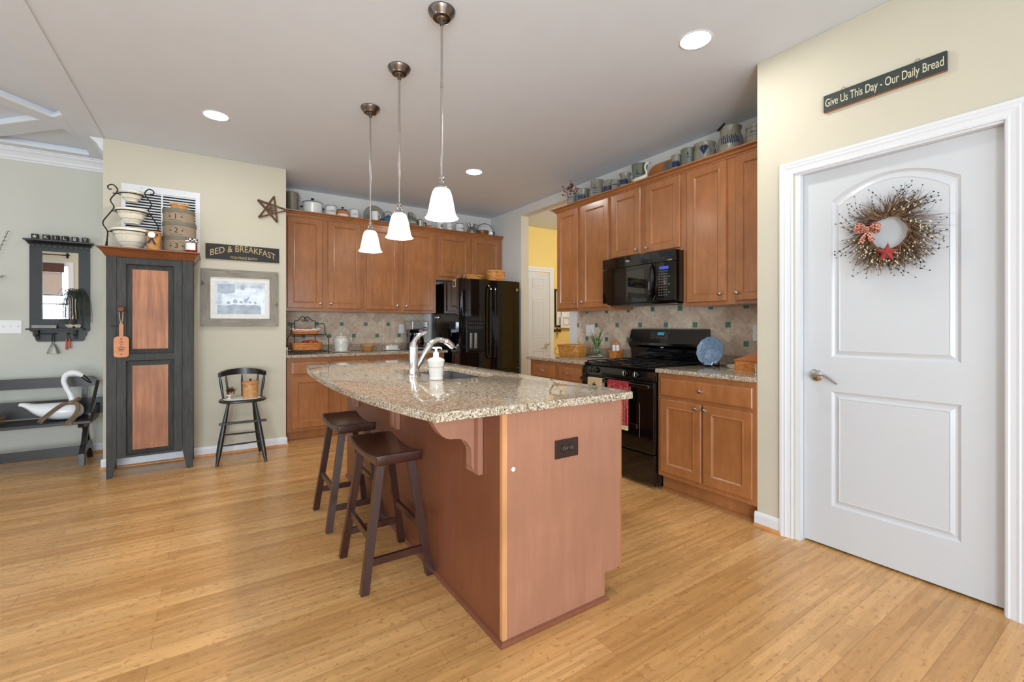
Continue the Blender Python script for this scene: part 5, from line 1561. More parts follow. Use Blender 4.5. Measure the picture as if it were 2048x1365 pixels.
for x in (-2.25, -.935):
    lb = B(O); a, c = x-.020, x+.020
    # arched foot
    arch = [(5.27, 0.001), (5.31, 0.001), (5.33, .07), (5.39, .105), (5.45, .118), (5.51, .105), (5.575, .07), (5.595, 0.001), (5.635, 0.001), (5.63, .10), (5.57, .165), (5.50, .185), (5.41, .185), (5.335, .165), (5.28, .10)]
    lb.prism(arch, a, c, 'x', .002)
    lb.prism([(5.34, .160), (5.39, .175), (5.52, .345), (5.46, .352)], a+.003, c-.003, 'x')
    lb.prism([(5.56, .160), (5.51, .175), (5.38, .345), (5.44, .352)], a+.001, c-.005, 'x')
    lb.prism([(5.25, .367), (5.27, .33), (5.36, .325), (5.40, .34), (5.50, .34), (5.54, .325), (5.57, .367)], a, c, 'x', .002)
    link_mesh('leg_frame', lb, 'dark_bench', bn)
for x in (-.875,):
    pts = catmull([(x, 5.24, .40), (x, 5.235, .46), (x, 5.30, .50), (x, 5.40, .56), (x, 5.50, .64), (x+.0, 5.575, .70)], 5)
    link_mesh('arm', B(O).tube(pts, [.013]*(len(pts)), 8, flat=.6), 'dark_bench', bn, True)
    link_mesh('end_board', B(O).prism([(5.26, .393), (5.57, .393), (5.57, .50), (5.45, .455), (5.34, .42)], x-.010, x+.012, 'x'), 'dark_bench', bn)

# ---------------------------------------------------------------- swan decoy with burlap scarf
sz = .3935
sn = thing('swan_decoy', 'white wooden swan decoy with a burlap scarf resting on the bench', 'decoy', (-1.13, 5.38, sz))
pts = []; n = 18
body = [(-.205, .150, .010, .010), (-.190, .152, .020, .016), (-.155, .138, .040, .026), (-.11, .110, .062, .044), (-.05, .090, .080, .062), (.02, .080, .088, .072), (.09, .078, .086, .074), (.14, .076, .074, .070), (.172, .074, .052, .052), (.190, .072, .022, .026), (.194, .072, .004, .004)]
bd = catmull(body, 3); rings = []
for (x, z, wy, hz) in bd:
    rings.append([(x, wy*math.cos(2*PI*k/24), max(.001, z+hz*math.sin(2*PI*k/24))) for k in range(24)])
b_ = B().loft(rings); sb_ = link_mesh('body', b_, 'swan_white', sn, True, 60)
npts = catmull([(.128, 0, .12), (.112, 0, .20), (.082, 0, .275), (.066, 0, .335), (.082, 0, .385), (.125, 0, .402), (.165, 0, .388), (.190, 0, .362)], 5)
nr = [.030, .028, .025, .023, .022, .021, .020, .019, .019, .0185, .018, .018, .018, .018, .018, .0185, .019, .019, .0195, .020, .021, .022, .024, .026, .027, .027, .026, .025, .024, .023, .022, .020, .018, .015, .012, .010]
b_ = B().tube(npts, [nr[min(i, len(nr)-1)]*1.02 for i in range(len(npts))], 16)
link_mesh('neck_and_head', b_, 'swan_white', sn, True, 60)
b_ = B().tube([(.172, 0, .385), (.192, 0, .362), (.215, 0, .335), (.236, 0, .312), (.243, 0, .303)], [.0125, .0165, .0145, .010, .003], 12, flat=.9)
link_mesh('bill', b_, 'swan_black', sn, True, 60)
# scarf is separate cloth tied round the neck
sf = thing('burlap_scarf', 'brown burlap scarf tied round the neck of the white swan', 'scarf', (-1.005, 5.38, sz+.13))
b_ = B().torus((-.002, 0, .022), .040, .014, 'z', 24, 8)
for v in b_.bm.verts: v.co.z += .012*math.sin(v.co.x*60)+.25*v.co.x
link_mesh('neck_loop', b_, 'burlap', sf, True)
def ribbon(pts_, w0, w1, nrm):
    b_ = B(); P_ = catmull(pts_, 5); rows = []
    for i, p in enumerate(P_):
        t = i/(len(P_)-1); w_ = lerp(w0, w1, t); q = Vector(P_[min(i+1, len(P_)-1)])-Vector(P_[max(i-1, 0)]); s_ = q.normalized().cross(Vector(nrm)).normalized()
        rows.append([tuple(Vector(p)+s_*w_*u+Vector(nrm)*.006*math.cos(u*6+t*3)) for u in (-1, -.6, -.2, .2, .6, 1)])
    b_.quadgrid(rows); bmesh.ops.solidify(b_.bm, geom=list(b_.bm.faces), thickness=.003)
    e = Vector(P_[-1]); d = (e-Vector(P_[-2])).normalized(); s_ = d.cross(Vector(nrm)).normalized()
    for k in range(12):
        a = e+s_*lerp(-w1, w1, k/11); b_.tube([a-d*.004, a+d*random.uniform(.008, .018)+s_*random.uniform(-.004, .004)], .0011, 4)
    return b_
link_mesh('scarf_end', ribbon([(-.01, -.045, .02), (-.05, -.068, .012), (-.10, -.100, -.03), (-.15, -.112, -.080), (-.175, -.120, -.112)], .015, .017, (0, -1, 0)), 'burlap', sf, True, 70)
link_mesh('scarf_end', ribbon([(.0, -.045, .02), (.035, -.070, .012), (.050, -.088, -.03), (.030, -.104, -.09), (.008, -.170, -.128), (.004, -.178, -.150)], .016, .021, (0, -1, 0)), 'burlap', sf, True, 70)
link_mesh('knot', B().sphere((-.002, -.048, .020), .022, 1.2, .8, .9, 12, 8), 'burlap', sf, True)
# dried twig bundle at the picture edge
tb = thing('twig_bundle', 'dried twig nest with a white egg at the left end of the bench', 'twig nest', (-1.475, 5.36, sz))
b_ = B()
for k in range(110):
    a = random.random()*2*PI; z = random.uniform(.004, .06); R_ = random.uniform(.02, .055)
    p = Vector((R_*math.cos(a), R_*math.sin(a), z)); d = Vector((random.uniform(-.2, 1), random.uniform(-.8, .8), random.uniform(-.12, .5))).normalized()*random.uniform(.03, .085)
    q = p+d; q.z = max(q.z, .004); b_.tube([p-d*.3 if (p-d*.3).z > .003 else p, p+d*.4, q], [.0018, .0016, .0008], 4)
link_mesh('twigs', b_, 'twig', tb)['kind'] = 'stuff'
link_mesh('egg', B().sphere((.006, -.062, .020), .020, 1.5, .9, .95, 12, 8), 'ceramic', tb, True)

# ================================================================ ON TOP OF THE BACK CABINETS
ZT = 2.4135; YT = 5.49
def L(x, z): return (x, YT, z)
t = thing('tall_pitcher', 'tall tarnished tin pitcher at the wall end of the back cabinets', 'pitcher', (.735, YT, ZT), 1.3)
link_mesh('pitcher_body', B().lathe([(0, 0), (.062, 0), (.062, .25), (.066, .258), (.060, .258), (.056, .02), (0, .02)], (0, 0, 0), 28), 'tin_grey', t, True)
link_mesh('handle', B().tube(catmull([(.060, 0, .22), (.095, 0, .21), (.105, 0, .14), (.062, 0, .07)], 4), .006, 8), 'tin_grey', t, True)
b_ = B()
for k in range(26):
    a = random.uniform(-.6, .9); q = Vector((.02, -.02, .24)); e = q+Vector((random.uniform(.02, .13), random.uniform(-.05, .02), random.uniform(-.07, .03)))
    b_.tube([q, (q+e)/2+Vector((0, 0, .015)), e], .0012, 4); b_.sphere(tuple(e), .005, u=6, v_=4)
link_mesh('dark_berry_twigs', b_, 'leaf_dark', t)['kind'] = 'stuff'
t = thing('stock_pot', 'white enamel lidded stock pot with black trim on the back cabinets', 'pot', (.945, YT+.005, ZT))
link_mesh('pot_body', B().lathe([(0, 0), (.098, 0), (.102, .008), (.102, .165), (.105, .170), (.100, .172), (0, .172)], (0, 0, 0), 36), 'enamel', t, True)
ld_ = link_mesh('lid', B().lathe([(.106, .1725), (.106, .178), (.09, .186), (.05, .200), (.02, .205), (0, .206)], (0, 0, 0), 36), 'enamel', t, True)
link_mesh('lid_rim', B().torus((0, 0, .1755), .106, .003, 'z', 36, 6), 'enamel_rim', ld_, True)
link_mesh('lid_knob', B().lathe([(0, .2065), (.008, .2065), (.008, .216), (.018, .220), (.018, .230), (0, .233)], (0, 0, 0), 16), 'enamel_rim', ld_, True)
for s in (-1, 1):
    link_mesh('side_handle', B().torus((s*.103, 0, .125), .022, .0055, 'z', 18, 6, -PI/2 if s > 0 else PI/2, PI/2 if s > 0 else 1.5*PI), 'enamel_rim', t, True)
def canister(label, x, r, h, txt, rim='enamel_rim', lid=True, y=YT):
    t = thing('enamel_canister', label, 'canister', (x, y, ZT), 0, 'white enamel canisters on the back cabinets')
    link_mesh('canister_body', B().lathe([(0, 0), (r, 0), (r, h), (r-.003, h), (r-.004, .004), (0, .004)], (0, 0, 0), 30), 'enamel', t, True)
    link_mesh('rim', B().torus((0, 0, h), r, .0025, 'z', 30, 6), rim, t, True)
    if lid:
        lo = link_mesh('lid', B().lathe([(r+.001, h+.003), (r*.9, h+.010), (r*.4, h+.015), (0, h+.016)], (0, 0, 0), 30), 'enamel', t, True)
        link_mesh('lid_knob', B().sphere((0, 0, h+.024), .010, 1, 1, .8, 10, 6), 'enamel', lo, True)
    if txt:
        b_ = B(); b_.text(txt, .028, (0, 0, h*.62), (1, 0, 0), (0, 0, 1), .0004, sx=.9 if len(txt) < 7 else .7)
        for v in b_.bm.verts:
            a = v.co.x/r+.28 if False else v.co.x/r-.12; rr = r+.0006-v.co.y; v.co = Vector((rr*math.sin(a), -rr*math.cos(a), v.co.z))
        link_mesh('lettering', b_, 'ink', t)
    return t
canister('white enamel canister lettered COFFEE between the stock pot and the small brown pot', 1.142, .060, .165, 'COFFEE')
t = thing('casserole', 'small brown-banded lidded pot with a black knob on the back cabinets', 'pot', (1.272, YT, ZT))
link_mesh('pot_body', B().lathe([(0, 0), (.060, 0), (.066, .02), (.066, .105), (0, .105)], (0, 0, 0), 28), 'ceramic_cream', t, True)
link_mesh('brown_band', B().lathe([(.0663, .088), (.0675, .088), (.0675, .125), (.064, .128), (0, .128)], (0, 0, 0), 28), 'board_wood', t, True)
lo = link_mesh('lid', B().lathe([(.066, .1285), (.055, .145), (.025, .155), (0, .156)], (0, 0, 0), 28), 'pewter', t, True)
link_mesh('lid_knob', B().lathe([(0, .1565), (.006, .1565), (.006, .168), (.017, .172), (.017, .178), (0, .18)], (0, 0, 0), 14), 'enamel_rim', lo, True)
canister('white enamel canister lettered TEA with a red rim, right of the small brown pot', 1.404, .050, .165, 'TEA', 'enamel_red', False)
t = thing('enamel_plate', 'round enamel plate with a dark rim leaning on the wall above the cabinets', 'plate', (1.66, 5.56, ZT))
b_ = B().lathe([(0, 0), (.07, 0), (.100, -.012), (.128, -.014), (.128, -.017), (.100, -.016), (.07, -.004), (0, -.004)], (0, 0, .132), 40, 'y')
o = link_mesh('plate_disc', b_, 'stone_grey', t, True)
link_mesh('dark_rim', B().torus((0, -.0155, .132), .128, .003, 'y', 40, 6), 'enamel_rim', t, True)
t = thing('enamel_mug', 'white enamel mug in front of the leaning round plate', 'mug', (1.632, 5.44, ZT))
link_mesh('mug_body', B().lathe([(0, 0), (.040, 0), (.043, .165), (.040, .165), (.037, .006), (0, .006)], (0, 0, 0), 26), 'enamel', t, True)
link_mesh('handle', B().torus((.042, 0, .115), .026, .005, 'y', 16, 6, -PI/2, PI/2), 'enamel', t, True)
t = thing('teapot', 'blue enamel kettle with a tall wire bail handle on the back cabinets', 'kettle', (1.815, YT, ZT))
link_mesh('kettle_body', B().lathe([(0, 0), (.060, 0), (.072, .04), (.074, .08), (.064, .115), (.040, .135), (0, .138)], (0, 0, 0), 28), 'teapot_blue', t, True)
lo = link_mesh('lid', B().lathe([(.038, .1385), (.030, .146), (.010, .150), (.010, .158), (.014, .164), (0, .170)], (0, 0, 0), 20), 'teapot_blue', t, True)
link_mesh('spout', B().tube(catmull([(-.062, 0, .06), (-.088, 0, .085), (-.100, 0, .125)], 4), [.016, .015, .014, .013, .012, .011, .010, .009, .008], 10), 'teapot_blue', t, True)
link_mesh('bail_handle', B().torus((0, 0, .138), .064, .0035, 'y', 28, 6, 0, PI), 'enamel_rim', t, True)
t = thing('stoneware_jug', 'grey-green flask-shaped jug lettered Coke behind the middle pendant', 'jug', (2.098, YT, ZT))
b_ = B(); rings = []
for (a, c, z) in ((.088, .045, 0), (.092, .048, .02), (.092, .048, .13), (.070, .040, .168), (.034, .030, .180), (.030, .028, .185)): rings.append(superring(a, c, z, 3, 32))
b_.loft(rings); jb_ = link_mesh('jug_body', b_, 'stone_green', t, True)
link_mesh('neck_cap', B().lathe([(0, .1855), (.028, .1855), (.030, .195), (.030, .225), (.026, .230), (0, .230)], (0, 0, 0), 22), 'tin_grey', t, True)
link_mesh('ring_handle', B().torus((.044, 0, .195), .018, .0035, 'y', 18, 6), 'tin_grey', t, True)
b_ = B(); b_.text('Coke', .050, (0, -.0485, .105), (1, 0, 0), (0, 0, 1), .0006, sx=.95); link_mesh('lettering', b_, 'ceramic_cream', jb_)
t = thing('percolator', 'dull aluminium percolator with a square handle on the back cabinets', 'coffee pot', (2.232, YT, ZT))
link_mesh('pot_body', B().lathe([(0, 0), (.048, 0), (.043, .14), (.045, .145), (.030, .156), (.008, .160), (.008, .168), (0, .172)], (0, 0, 0), 26), 'pewter', t, True)
link_mesh('handle', B().box(.044, .082, -.006, .006, .118, .128).box(.072, .082, -.006, .006, .05, .1175), 'black_satin', t)
for (x, r, h, tx, lb) in ((2.512, .045, .160, '', 'small plain white mug, leftmost of the three above the refrigerator cabinet'), (2.642, .040, .155, 'TEA', 'small white mug with faint letters, middle of the three above the refrigerator cabinet')):
    t = thing('white_mug', lb, 'mug', (x, YT, ZT), 0, 'white mugs above the refrigerator cabinet')
    link_mesh('mug_body', B().lathe([(0, 0), (r, 0), (r, h), (r-.003, h), (r-.004, .005), (0, .005)], (0, 0, 0), 26), 'enamel', t, True)
    link_mesh('handle', B().torus((-r, 0, h-.045), .022, .0045, 'y', 16, 6, PI/2, 1.5*PI), 'enamel', t, True)
    b_ = B()
    if tx: b_.text(tx, .020, (0, -r-.0008, h-.045), (1, 0, 0), (0, 0, 1), .0004)
    else: b_.box(-.016, .016, -r-.0012, -r+.004, h-.075, h-.035)
    link_mesh('marking', b_, 'stone_grey', t)
canister('white enamel canister lettered SUGAR between the mugs and the silver pitcher', 2.798, .057, .168, 'SUGAR')
t = thing('metal_pitcher', 'squat silver metal pitcher beside the leaning oval dish', 'pitcher', (2.985, YT, ZT))
link_mesh('pitcher_body', B().lathe([(0, 0), (.050, 0), (.070, .04), (.074, .08), (.060, .125), (.042, .155), (.046, .195), (.043, .195), (.038, .16), (0, .15)], (0, 0, 0), 30), 'pewter', t, True)
link_mesh('spout', B().tube([(-.036, 0, .160), (-.062, 0, .190), (-.078, 0, .208)], [.018, .014, .006], 8), 'pewter', t, True)
link_mesh('handle', B().tube(catmull([(.042, 0, .185), (.090, 0, .195), (.088, 0, .13), (.070, 0, .07)], 4), .005, 8), 'pewter', t, True)
t = thing('oval_dish', 'large white enamel oval dish with a dark rim leaning in the corner', 'dish', (3.235, 5.60, ZT))
M_ = Matrix.Translation((0, 0, .128)) @ Matrix.Rotation(.18, 4, 'X')
def oval(a, c, y): return [tuple(M_ @ Vector((a*math.cos(2*PI*k/44), y, c*math.sin(2*PI*k/44)))) for k in range(44)]
link_mesh('dish_body', B().loft([oval(.138, .122, -.03), oval(.132, .116, -.026), oval(.09, .075, .004), oval(.02, .02, .005), oval(.02, .02, .009), oval(.094, .080, .008), oval(.138, .122, -.026)], False, False), 'enamel', t, True)
o = oval(.138, .122, -.029); link_mesh('dark_rim', B().tube(o+[o[0], o[1]], .004, 6), 'enamel_rim', t, True)
for s in (1,):
    link_mesh('side_handle', B().torus(tuple(M_ @ Vector((.140*s, -.028, 0))), .026, .0045, 'y', 18, 6, -PI/2, PI/2), 'enamel_rim', t, True)

single('wooden_bowl', B().lathe([(0, 0), (.05, 0), (.085, .05), (.094, .115), (.090, .115), (.08, .05), (.045, .008), (0, .008)], (0, 0, 0), 30), 'cherry_top',
       'shallow brown wooden bowl in front of the leaning oval dish', 'bowl', (3.14, 5.478, ZT), 0, None, True)
t = thing('salt_box', 'tiny brown wooden trinket between the percolator and the white mugs', 'trinket', (2.335, 5.44, ZT))
link_mesh('trinket_base', B().box(-.022, .022, -.02, .02, 0, .088, .002), 'board_wood', t)
link_mesh('trinket_knob', B().sphere((0, 0, .094), .008, u=8, v_=6), 'ceramic', t, True)

# ================================================================ ON TOP OF THE RIGHT CABINETS
ZR = 2.4135; XT = 3.19
def rcrock(name, label, y, prof, mat='stone_grey', x=XT, art=None, handle=None, cat='crock', hs=1):
    t = thing(name, label, cat, (x, y, ZR), 0, 'salt-glaze stoneware above the right cabinets')
    bo = link_mesh('pot_body', B().lathe(prof, (0, 0, 0), 30), mat, t, True)
    R_ = max(r for r, z in prof); H_ = max(z for r, z in prof)
    if art is not None:
        b_ = B()
        def rad(z):
            pr_ = [(r, zz) for r, zz in prof]; best = R_
            for i in range(len(pr_)-1):
                (r0, z0), (r1, z1) = pr_[i], pr_[i+1]
                if z1 > z0 and z0 <= z <= z1: return lerp(r0, r1, (z-z0)/(z1-z0))
            return best
        def P(a, z):
            r = rad(z)+.0006; return (-r*math.cos(a), r*math.sin(a)*1.0, z)
        def stroke(pts, rr):
            b_.tube([P(a, z) for a, z in pts], rr, 5)
        rnd = random.Random(int(y*1000))
        a0 = -.50
        if art == 'heart':
            for s in (-1, 1):
                for q in (1.0, .65, .3): stroke([(a0+s*.0, H_*.50), (a0+s*.20*q, H_*.66), (a0+s*.36*q, H_*.76), (a0+s*.20*q, H_*.84), (a0+s*.02, H_*.76)], .0045)
            for k in range(5): stroke([(a0-.6+k*.04, H_*(.55+.06*k)), (a0-.75+k*.05, H_*(.60+.06*k))], .0022)
        elif art == 'leaves':
            for k in range(9):
                a = a0-.7+k*.17; stroke([(a, H_*.45), (a+.05, H_*.58), (a+.12, H_*(.66+.05*(k % 2)))], .0042)
            stroke([(a0-.75+i*.1, H_*(.50+.03*math.sin(i))) for i in range(16)], .0020)
        elif art == 'bird':
            stroke([(a0-.35, H_*.58), (a0-.1, H_*.62), (a0+.15, H_*.60), (a0+.35, H_*.66)], .0050)
            stroke([(a0, H_*.62), (a0+.1, H_*.72), (a0+.2, H_*.74)], .0028); stroke([(a0-.35, H_*.5), (a0, H_*.52), (a0+.35, H_*.5)], .0030)
            stroke([(a0-.40, H_*.42), (a0, H_*.43), (a0+.4, H_*.42)], .0045)
        elif art == 'rings':
            for q in (.90, .62): stroke([(a0-1.4+i*.2, H_*q) for i in range(15)], .0014)
            for k in range(6): stroke([(a0-.6+k*.2, H_*.70), (a0-.52+k*.2, H_*.76), (a0-.45+k*.2, H_*.72)], .0026)
        else:
            for k in range(4): stroke([(a0-.3+k*.15, H_*.60), (a0-.22+k*.15, H_*.66)], .0022)
            stroke([(a0-.05, H_*.72), (a0+.04, H_*.80), (a0+.1, H_*.73)], .004)
        link_mesh('blue_painting', b_, 'cobalt', bo, True)
    if handle:
        s, zc_, rr = handle
        link_mesh('handle', B().torus((0, s*(R_-.004), zc_), rr, .0055, 'x', 16, 6, *((-PI/2, PI/2) if s > 0 else (PI/2, 1.5*PI))), mat, t, True)
    return t
def pj(r, h, neck=.85, lip=.92): return [(0, 0), (r*.72, 0), (r*.80, .006), (r, h*.45), (r*.98, h*.62), (r*neck, h*.84), (r*lip, h*.97), (r*lip, h), (r*(lip-.08), h), (r*(neck-.1), h*.8), (0, h*.78)]
def cyl_(r, h): return [(0, 0), (r*.96, 0), (r, .01), (r, h-.015), (r*1.03, h-.010), (r*1.03, h), (r*.93, h), (r*.92, h-.03), (0, h-.03)]
c_ = rcrock('stoneware_crock', 'grey crock with dried seed pods at the opening end of the right cabinets', 3.615, cyl_(.050, .19), 'stone_grey', 3.16, 'rings')
b_ = B(); bb = B()
for k in range(46):
    q = Vector((0, 0, .18)); e = q+Vector((random.uniform(-.07, .05), random.uniform(-.08, .10), random.uniform(-.03, .11)))
    b_.tube([q, (q+e)/2+Vector((0, 0, .012)), e], .0014, 4); bb.sphere(tuple(e), random.uniform(.006, .012), u=7, v_=5)
link_mesh('dried_stems', b_, 'twig', c_)['kind'] = 'stuff'; link_mesh('seed_pods', bb, 'paddle_red', c_)['kind'] = 'stuff'
rcrock('stoneware_crock', 'wider grey crock right behind the dried seed pods', 3.485, cyl_(.062, .20), 'stone_grey', 3.20, 'leaves')
rcrock('stoneware_jar', 'grey-tan waisted jar with a blue bird above the first cabinet pair', 3.275, pj(.072, .235, .78, .88), 'stone_grey', 3.19, 'bird')
rcrock('stoneware_jar', 'pale grey jar with blue flourishes next to the blue bird jar', 3.135, pj(.060, .200, .82, .95), 'stone_grey', 3.22, 'leaves')
rcrock('stoneware_cup', 'small pale grey cup above the cabinet left of the microwave', 3.02, cyl_(.045, .165), 'stone_grey', 3.19, 'rings')
rcrock('stoneware_pitcher', 'small grey pitcher with blue flowers and a wide lip', 2.895, pj(.052, .195, .80, 1.05), 'stone_grey', 3.18, 'leaves', (1, .12, .028), 'pitcher')
rcrock('stoneware_vase', 'tall flared grey-green tumbler beside the wooden bread board', 2.775, [(0, 0), (.048, 0), (.050, .01), (.058, .15), (.070, .240), (.071, .252), (.064, .252), (.054, .15), (0, .14)], 'stone_green', 3.235, 'bird', None, 'vase')
# wooden board leaning on the wall
bo = thing('bread_board', 'large rounded wooden bread board leaning against the wall above the cabinets', 'cutting board', (3.31, 2.555, ZR))
M_ = Matrix.Rotation(.22, 4, 'Y')
def bpt(y, z, d): return tuple(M_ @ Vector((d, y, z)))
ol_ = rrect(-.215, .215, .002, .268, [.06, .08, .02, .02], 7)
link_mesh('board_body', B().loft([[bpt(-y, z, 0) for y, z in ol_], [bpt(-y, z, .018) for y, z in ol_]]), 'board_wood', bo)
ol_ = [(-.11, .03), (-.13, .23), (.045, .255), (.07, .03)]
link_mesh('carved_picture', B().loft([[bpt(y, z, -.0005) for y, z in ol_], [bpt(y, z, -.006) for y, z in ol_]]), 'stone_grey', bo)
# small white goose in front of it
gz = thing('goose_figure', 'small white goose figure in front of the bread board', 'figurine', (3.128, 2.675, ZR))
rings = [[(w_*math.cos(2*PI*k/16), y, z+h*math.sin(2*PI*k/16)) for k in range(16)] for (y, z, w_, h) in ((.095, .09, .004, .004), (.07, .082, .018, .014), (.03, .07, .034, .032), (-.02, .065, .036, .036), (-.055, .075, .026, .03), (-.075, .09, .008, .012))]
b_ = B().loft(rings); b_.lathe([(0, 0), (.02, 0), (.016, .04), (0, .04)], (0, .0, 0), 12)
link_mesh('goose_body', b_, 'ceramic_cream', gz, True, 60)
link_mesh('neck', B().tube(catmull([(0, -.055, .08), (0, -.068, .115), (0, -.055, .150), (0, -.055, .180), (0, -.078, .195), (0, -.100, .190)], 4), [.012, .011, .010, .009, .008, .008, .0075, .0075, .007, .007, .007, .007, .0075, .009, .010, .010, .010, .009, .006, .004, .002], 10), 'ceramic_cream', gz, True)
link_mesh('beak', B().tube([(0, -.098, .190), (0, -.118, .186)], [.004, .0015], 6), 'twig_dark', gz)
rcrock('stoneware_mug', 'pale grey mug right of the wooden bread board', 2.335, cyl_(.040, .185), 'stone_grey', 3.17, 'leaves', (1, .12, .026), 'mug')
rcrock('stoneware_crock', 'grey-green straight crock with a tiny blue mark right of the bread board', 2.235, cyl_(.060, .205), 'stone_green', 3.19, 'dot')
rcrock('bean_pot', 'squat grey pot with a blue heart', 2.095, [(0, 0), (.055, 0), (.070, .03), (.082, .11), (.080, .15), (.072, .175), (.080, .195), (.080, .20), (.072, .20), (.066, .17), (0, .165)], 'stone_grey', 3.19, 'heart', (-1, .155, .020), 'pot')
j_ = rcrock('stoneware_jar', 'large grey jar with bold blue leaves and a black bail grip', 1.885, [(0, 0), (.066, 0), (.076, .02), (.088, .11), (.084, .165), (.070, .20), (.073, .235), (.078, .245), (.078, .25), (.068, .25), (.062, .20), (0, .195)], 'stone_grey', 3.19, 'leaves')
link_mesh('bail_grip', B().tube([(-.075, .055, .232), (-.085, -.005, .262)], .0085, 10), 'black_satin', j_, True)
rcrock('stoneware_crock', 'grey crock with a dark leafy band, nearest the door wall', 1.695, cyl_(.066, .19), 'stone_grey', 3.19, 'rings')

# ================================================================ BACK COUNTER
ZC = .9035
rk = thing('basket_stand', 'two-tier black iron stand with scrolled top at the end of the back counter', 'rack', (.855, 5.33, ZC))
def sp(pts, r=.0042): return B().tube(pts, r, 7)
for sx in (-1, 1):
    y0 = -.12
    pts = catmull([(sx*.205, y0, 0.001), (sx*.205, y0, .10), (sx*.200, y0, .17), (sx*.172, y0, .215), (sx*.165, y0, .262), (sx*.165, y0, .30), (sx*.150, y0+.02, .328), (sx*.130, y0+.08, .322), (sx*.110, .05, .335)], 4)
    link_mesh('side_scroll', sp(pts), 'black_iron', rk, True)
    link_mesh('back_post', sp([(sx*.105, .09, 0.001), (sx*.105, .09, .20), (sx*.105, .085, .335)]), 'black_iron', rk, True)
b_ = B(); cc = catmull([(-.105, .085, .335), (-.09, .085, .352), (-.05, .085, .360), (-.012, .085, .405), (.03, .085, .405), (.055, .085, .372)], 4)
for s in (-1, 1):
    pts = [(s*.105, .085, .335), (s*.100, .085, .356), (s*.070, .085, .362), (s*.048, .085, .385), (s*.026, .085, .402), (s*.006, .085, .392), (-s*.008, .085, .372), (-s*.004+0, .085, .358), (s*-.018, .085, .352), (-s*.030, .085, .362), (-s*.026, .085, .374)]
    b_.tube(catmull(pts, 4), .0042, 7)
link_mesh('scroll_top', b_, 'black_iron', rk, True)
for (z, w_) in ((.035, .195), (.205, .172)):
    b_ = B(); b_.tube([(-w_, -.12, z), (w_, -.12, z)], .004, 6); b_.tube([(-w_+.01, -.12, z-.014), (w_-.01, -.12, z-.014)], .0035, 6)
    b_.tube([(-w_+.01, -.12, z), (-.105, .09, z)], .004, 6); b_.tube([(w_-.01, -.12, z), (.105, .09, z)], .004, 6); b_.tube([(-.105, .09, z), (.105, .09, z)], .004, 6)
    for i in range(5): x = lerp(-w_*.6, w_*.6, i/4); b_.tube([(x, -.12, z), (x*.8, .09, z)], .003, 5)
    link_mesh('shelf_wires', b_, 'black_iron', rk, True)
lb = basket('long_basket', 'long honey basket on the lower tier of the iron stand', 'weave_orange', (.850, 5.315, ZC+.0405), .155, .092, .078, .9, 6)
ub = basket('bread_basket', 'bread basket with a floral liner on the upper tier of the iron stand', 'weave_orange', (.835, 5.315, ZC+.2105), .145, .088, .062, .86, 5, 0, None, None, None, 'basket', .022)
b_ = B(); rings = []
for (s_, z, am) in ((1.045, .046, .0), (1.05, .060, .004), (1.0, .068, .004), (.93, .062, .003), (.84, .020, 0), (.3, .014, 0)):
    rings.append([(x, y, zz+z+am*math.sin(k*1.7)-.018*(1-abs(x/.15)**2)*(1 if z > .03 else 0)) for k, (x, y, zz) in enumerate(superring(.145*s_, .088*s_, 0, 5, 48))])
b_.loft(rings, False, True); link_mesh('cloth_liner', b_, 'cloth_floral', ub, True, 60)
for (x, y, z, r) in ((.045, -.01, .062, .036), (-.005, .02, .058, .034), (.092, .015, .058, .033)):
    t = thing('apple', {.045: 'red-streaked apple on top of the long basket fruit', -.005: 'red-streaked apple behind, left in the long basket', .092: 'red-streaked apple at the right end of the long basket'}[x], 'apple', (.850+x, 5.315+y, ZC+.0405+.012), 0, 'apples in the long basket')
    pr = [(0, .006), (r*.4, 0), (r*.85, r*.35), (r, r*.95), (r*.9, r*1.45), (r*.55, r*1.75), (r*.15, r*1.68), (0, r*1.6)]
    pr = [(a, c+z-.03) for a, c in pr]
    link_mesh('fruit', B().lathe(pr, (0, 0, 0), 18), 'apple', t, True)
    link_mesh('stem', B().tube([(0, 0, r*1.6+z-.03), (.003, 0, r*1.95+z-.03)], .0015, 5), 'twig_dark', t)
cj = thing('cookie_crock', 'white stoneware lidded crock with two ear handles on the back counter', 'crock', (1.235, 5.40, ZC+.0125))
link_mesh('crock_body', B().lathe([(0, 0), (.068, 0), (.070, .006), (.068, .012), (.082, .065), (.088, .105), (.080, .140), (.072, .150), (.078, .156), (.072, .158), (0, .158)], (0, 0, 0), 34), 'ceramic', cj, True)
for s in (-1, 1): link_mesh('ear_handle', B().torus((s*.090, 0, .128), .024, .0055, 'y', 18, 6, *((-PI/2, PI/2) if s > 0 else (PI/2, 1.5*PI))), 'ceramic', cj, True)
lo = link_mesh('lid', B().lathe([(.072, .1585), (.066, .168), (.03, .178), (.010, .181), (.009, .188), (.015, .196), (.010, .205), (0, .207)], (0, 0, 0), 30), 'ceramic', cj, True)
b_ = B()
for k in range(16):
    a = 2*PI*k/16; b_.tube([(.0885*math.cos(a+q), .0885*math.sin(a+q), .103+.002*math.sin(q*20)) for q in (-.12, 0, .12)], .0009, 5); b_.sphere((.0885*math.cos(a+.2), .0885*math.sin(a+.2), .103), .0026, u=6, v_=4)
link_mesh('painted_band', b_, 'pattern_blue', cj)
lathe_thing('saucer', 'white plate under the lidded stoneware crock', 'plate', 'ceramic', (1.235, 5.40, ZC), [(0, 0), (.07, 0), (.095, .004), (.105, .009), (.104, .012), (.075, .009), (0, .008)], 36)
bk_ = basket('round_basket', 'small round woven bowl basket between the crock and the butter dish', 'weave_tan', (1.535, 5.40, ZC), .088, .088, .078, .52, 2)
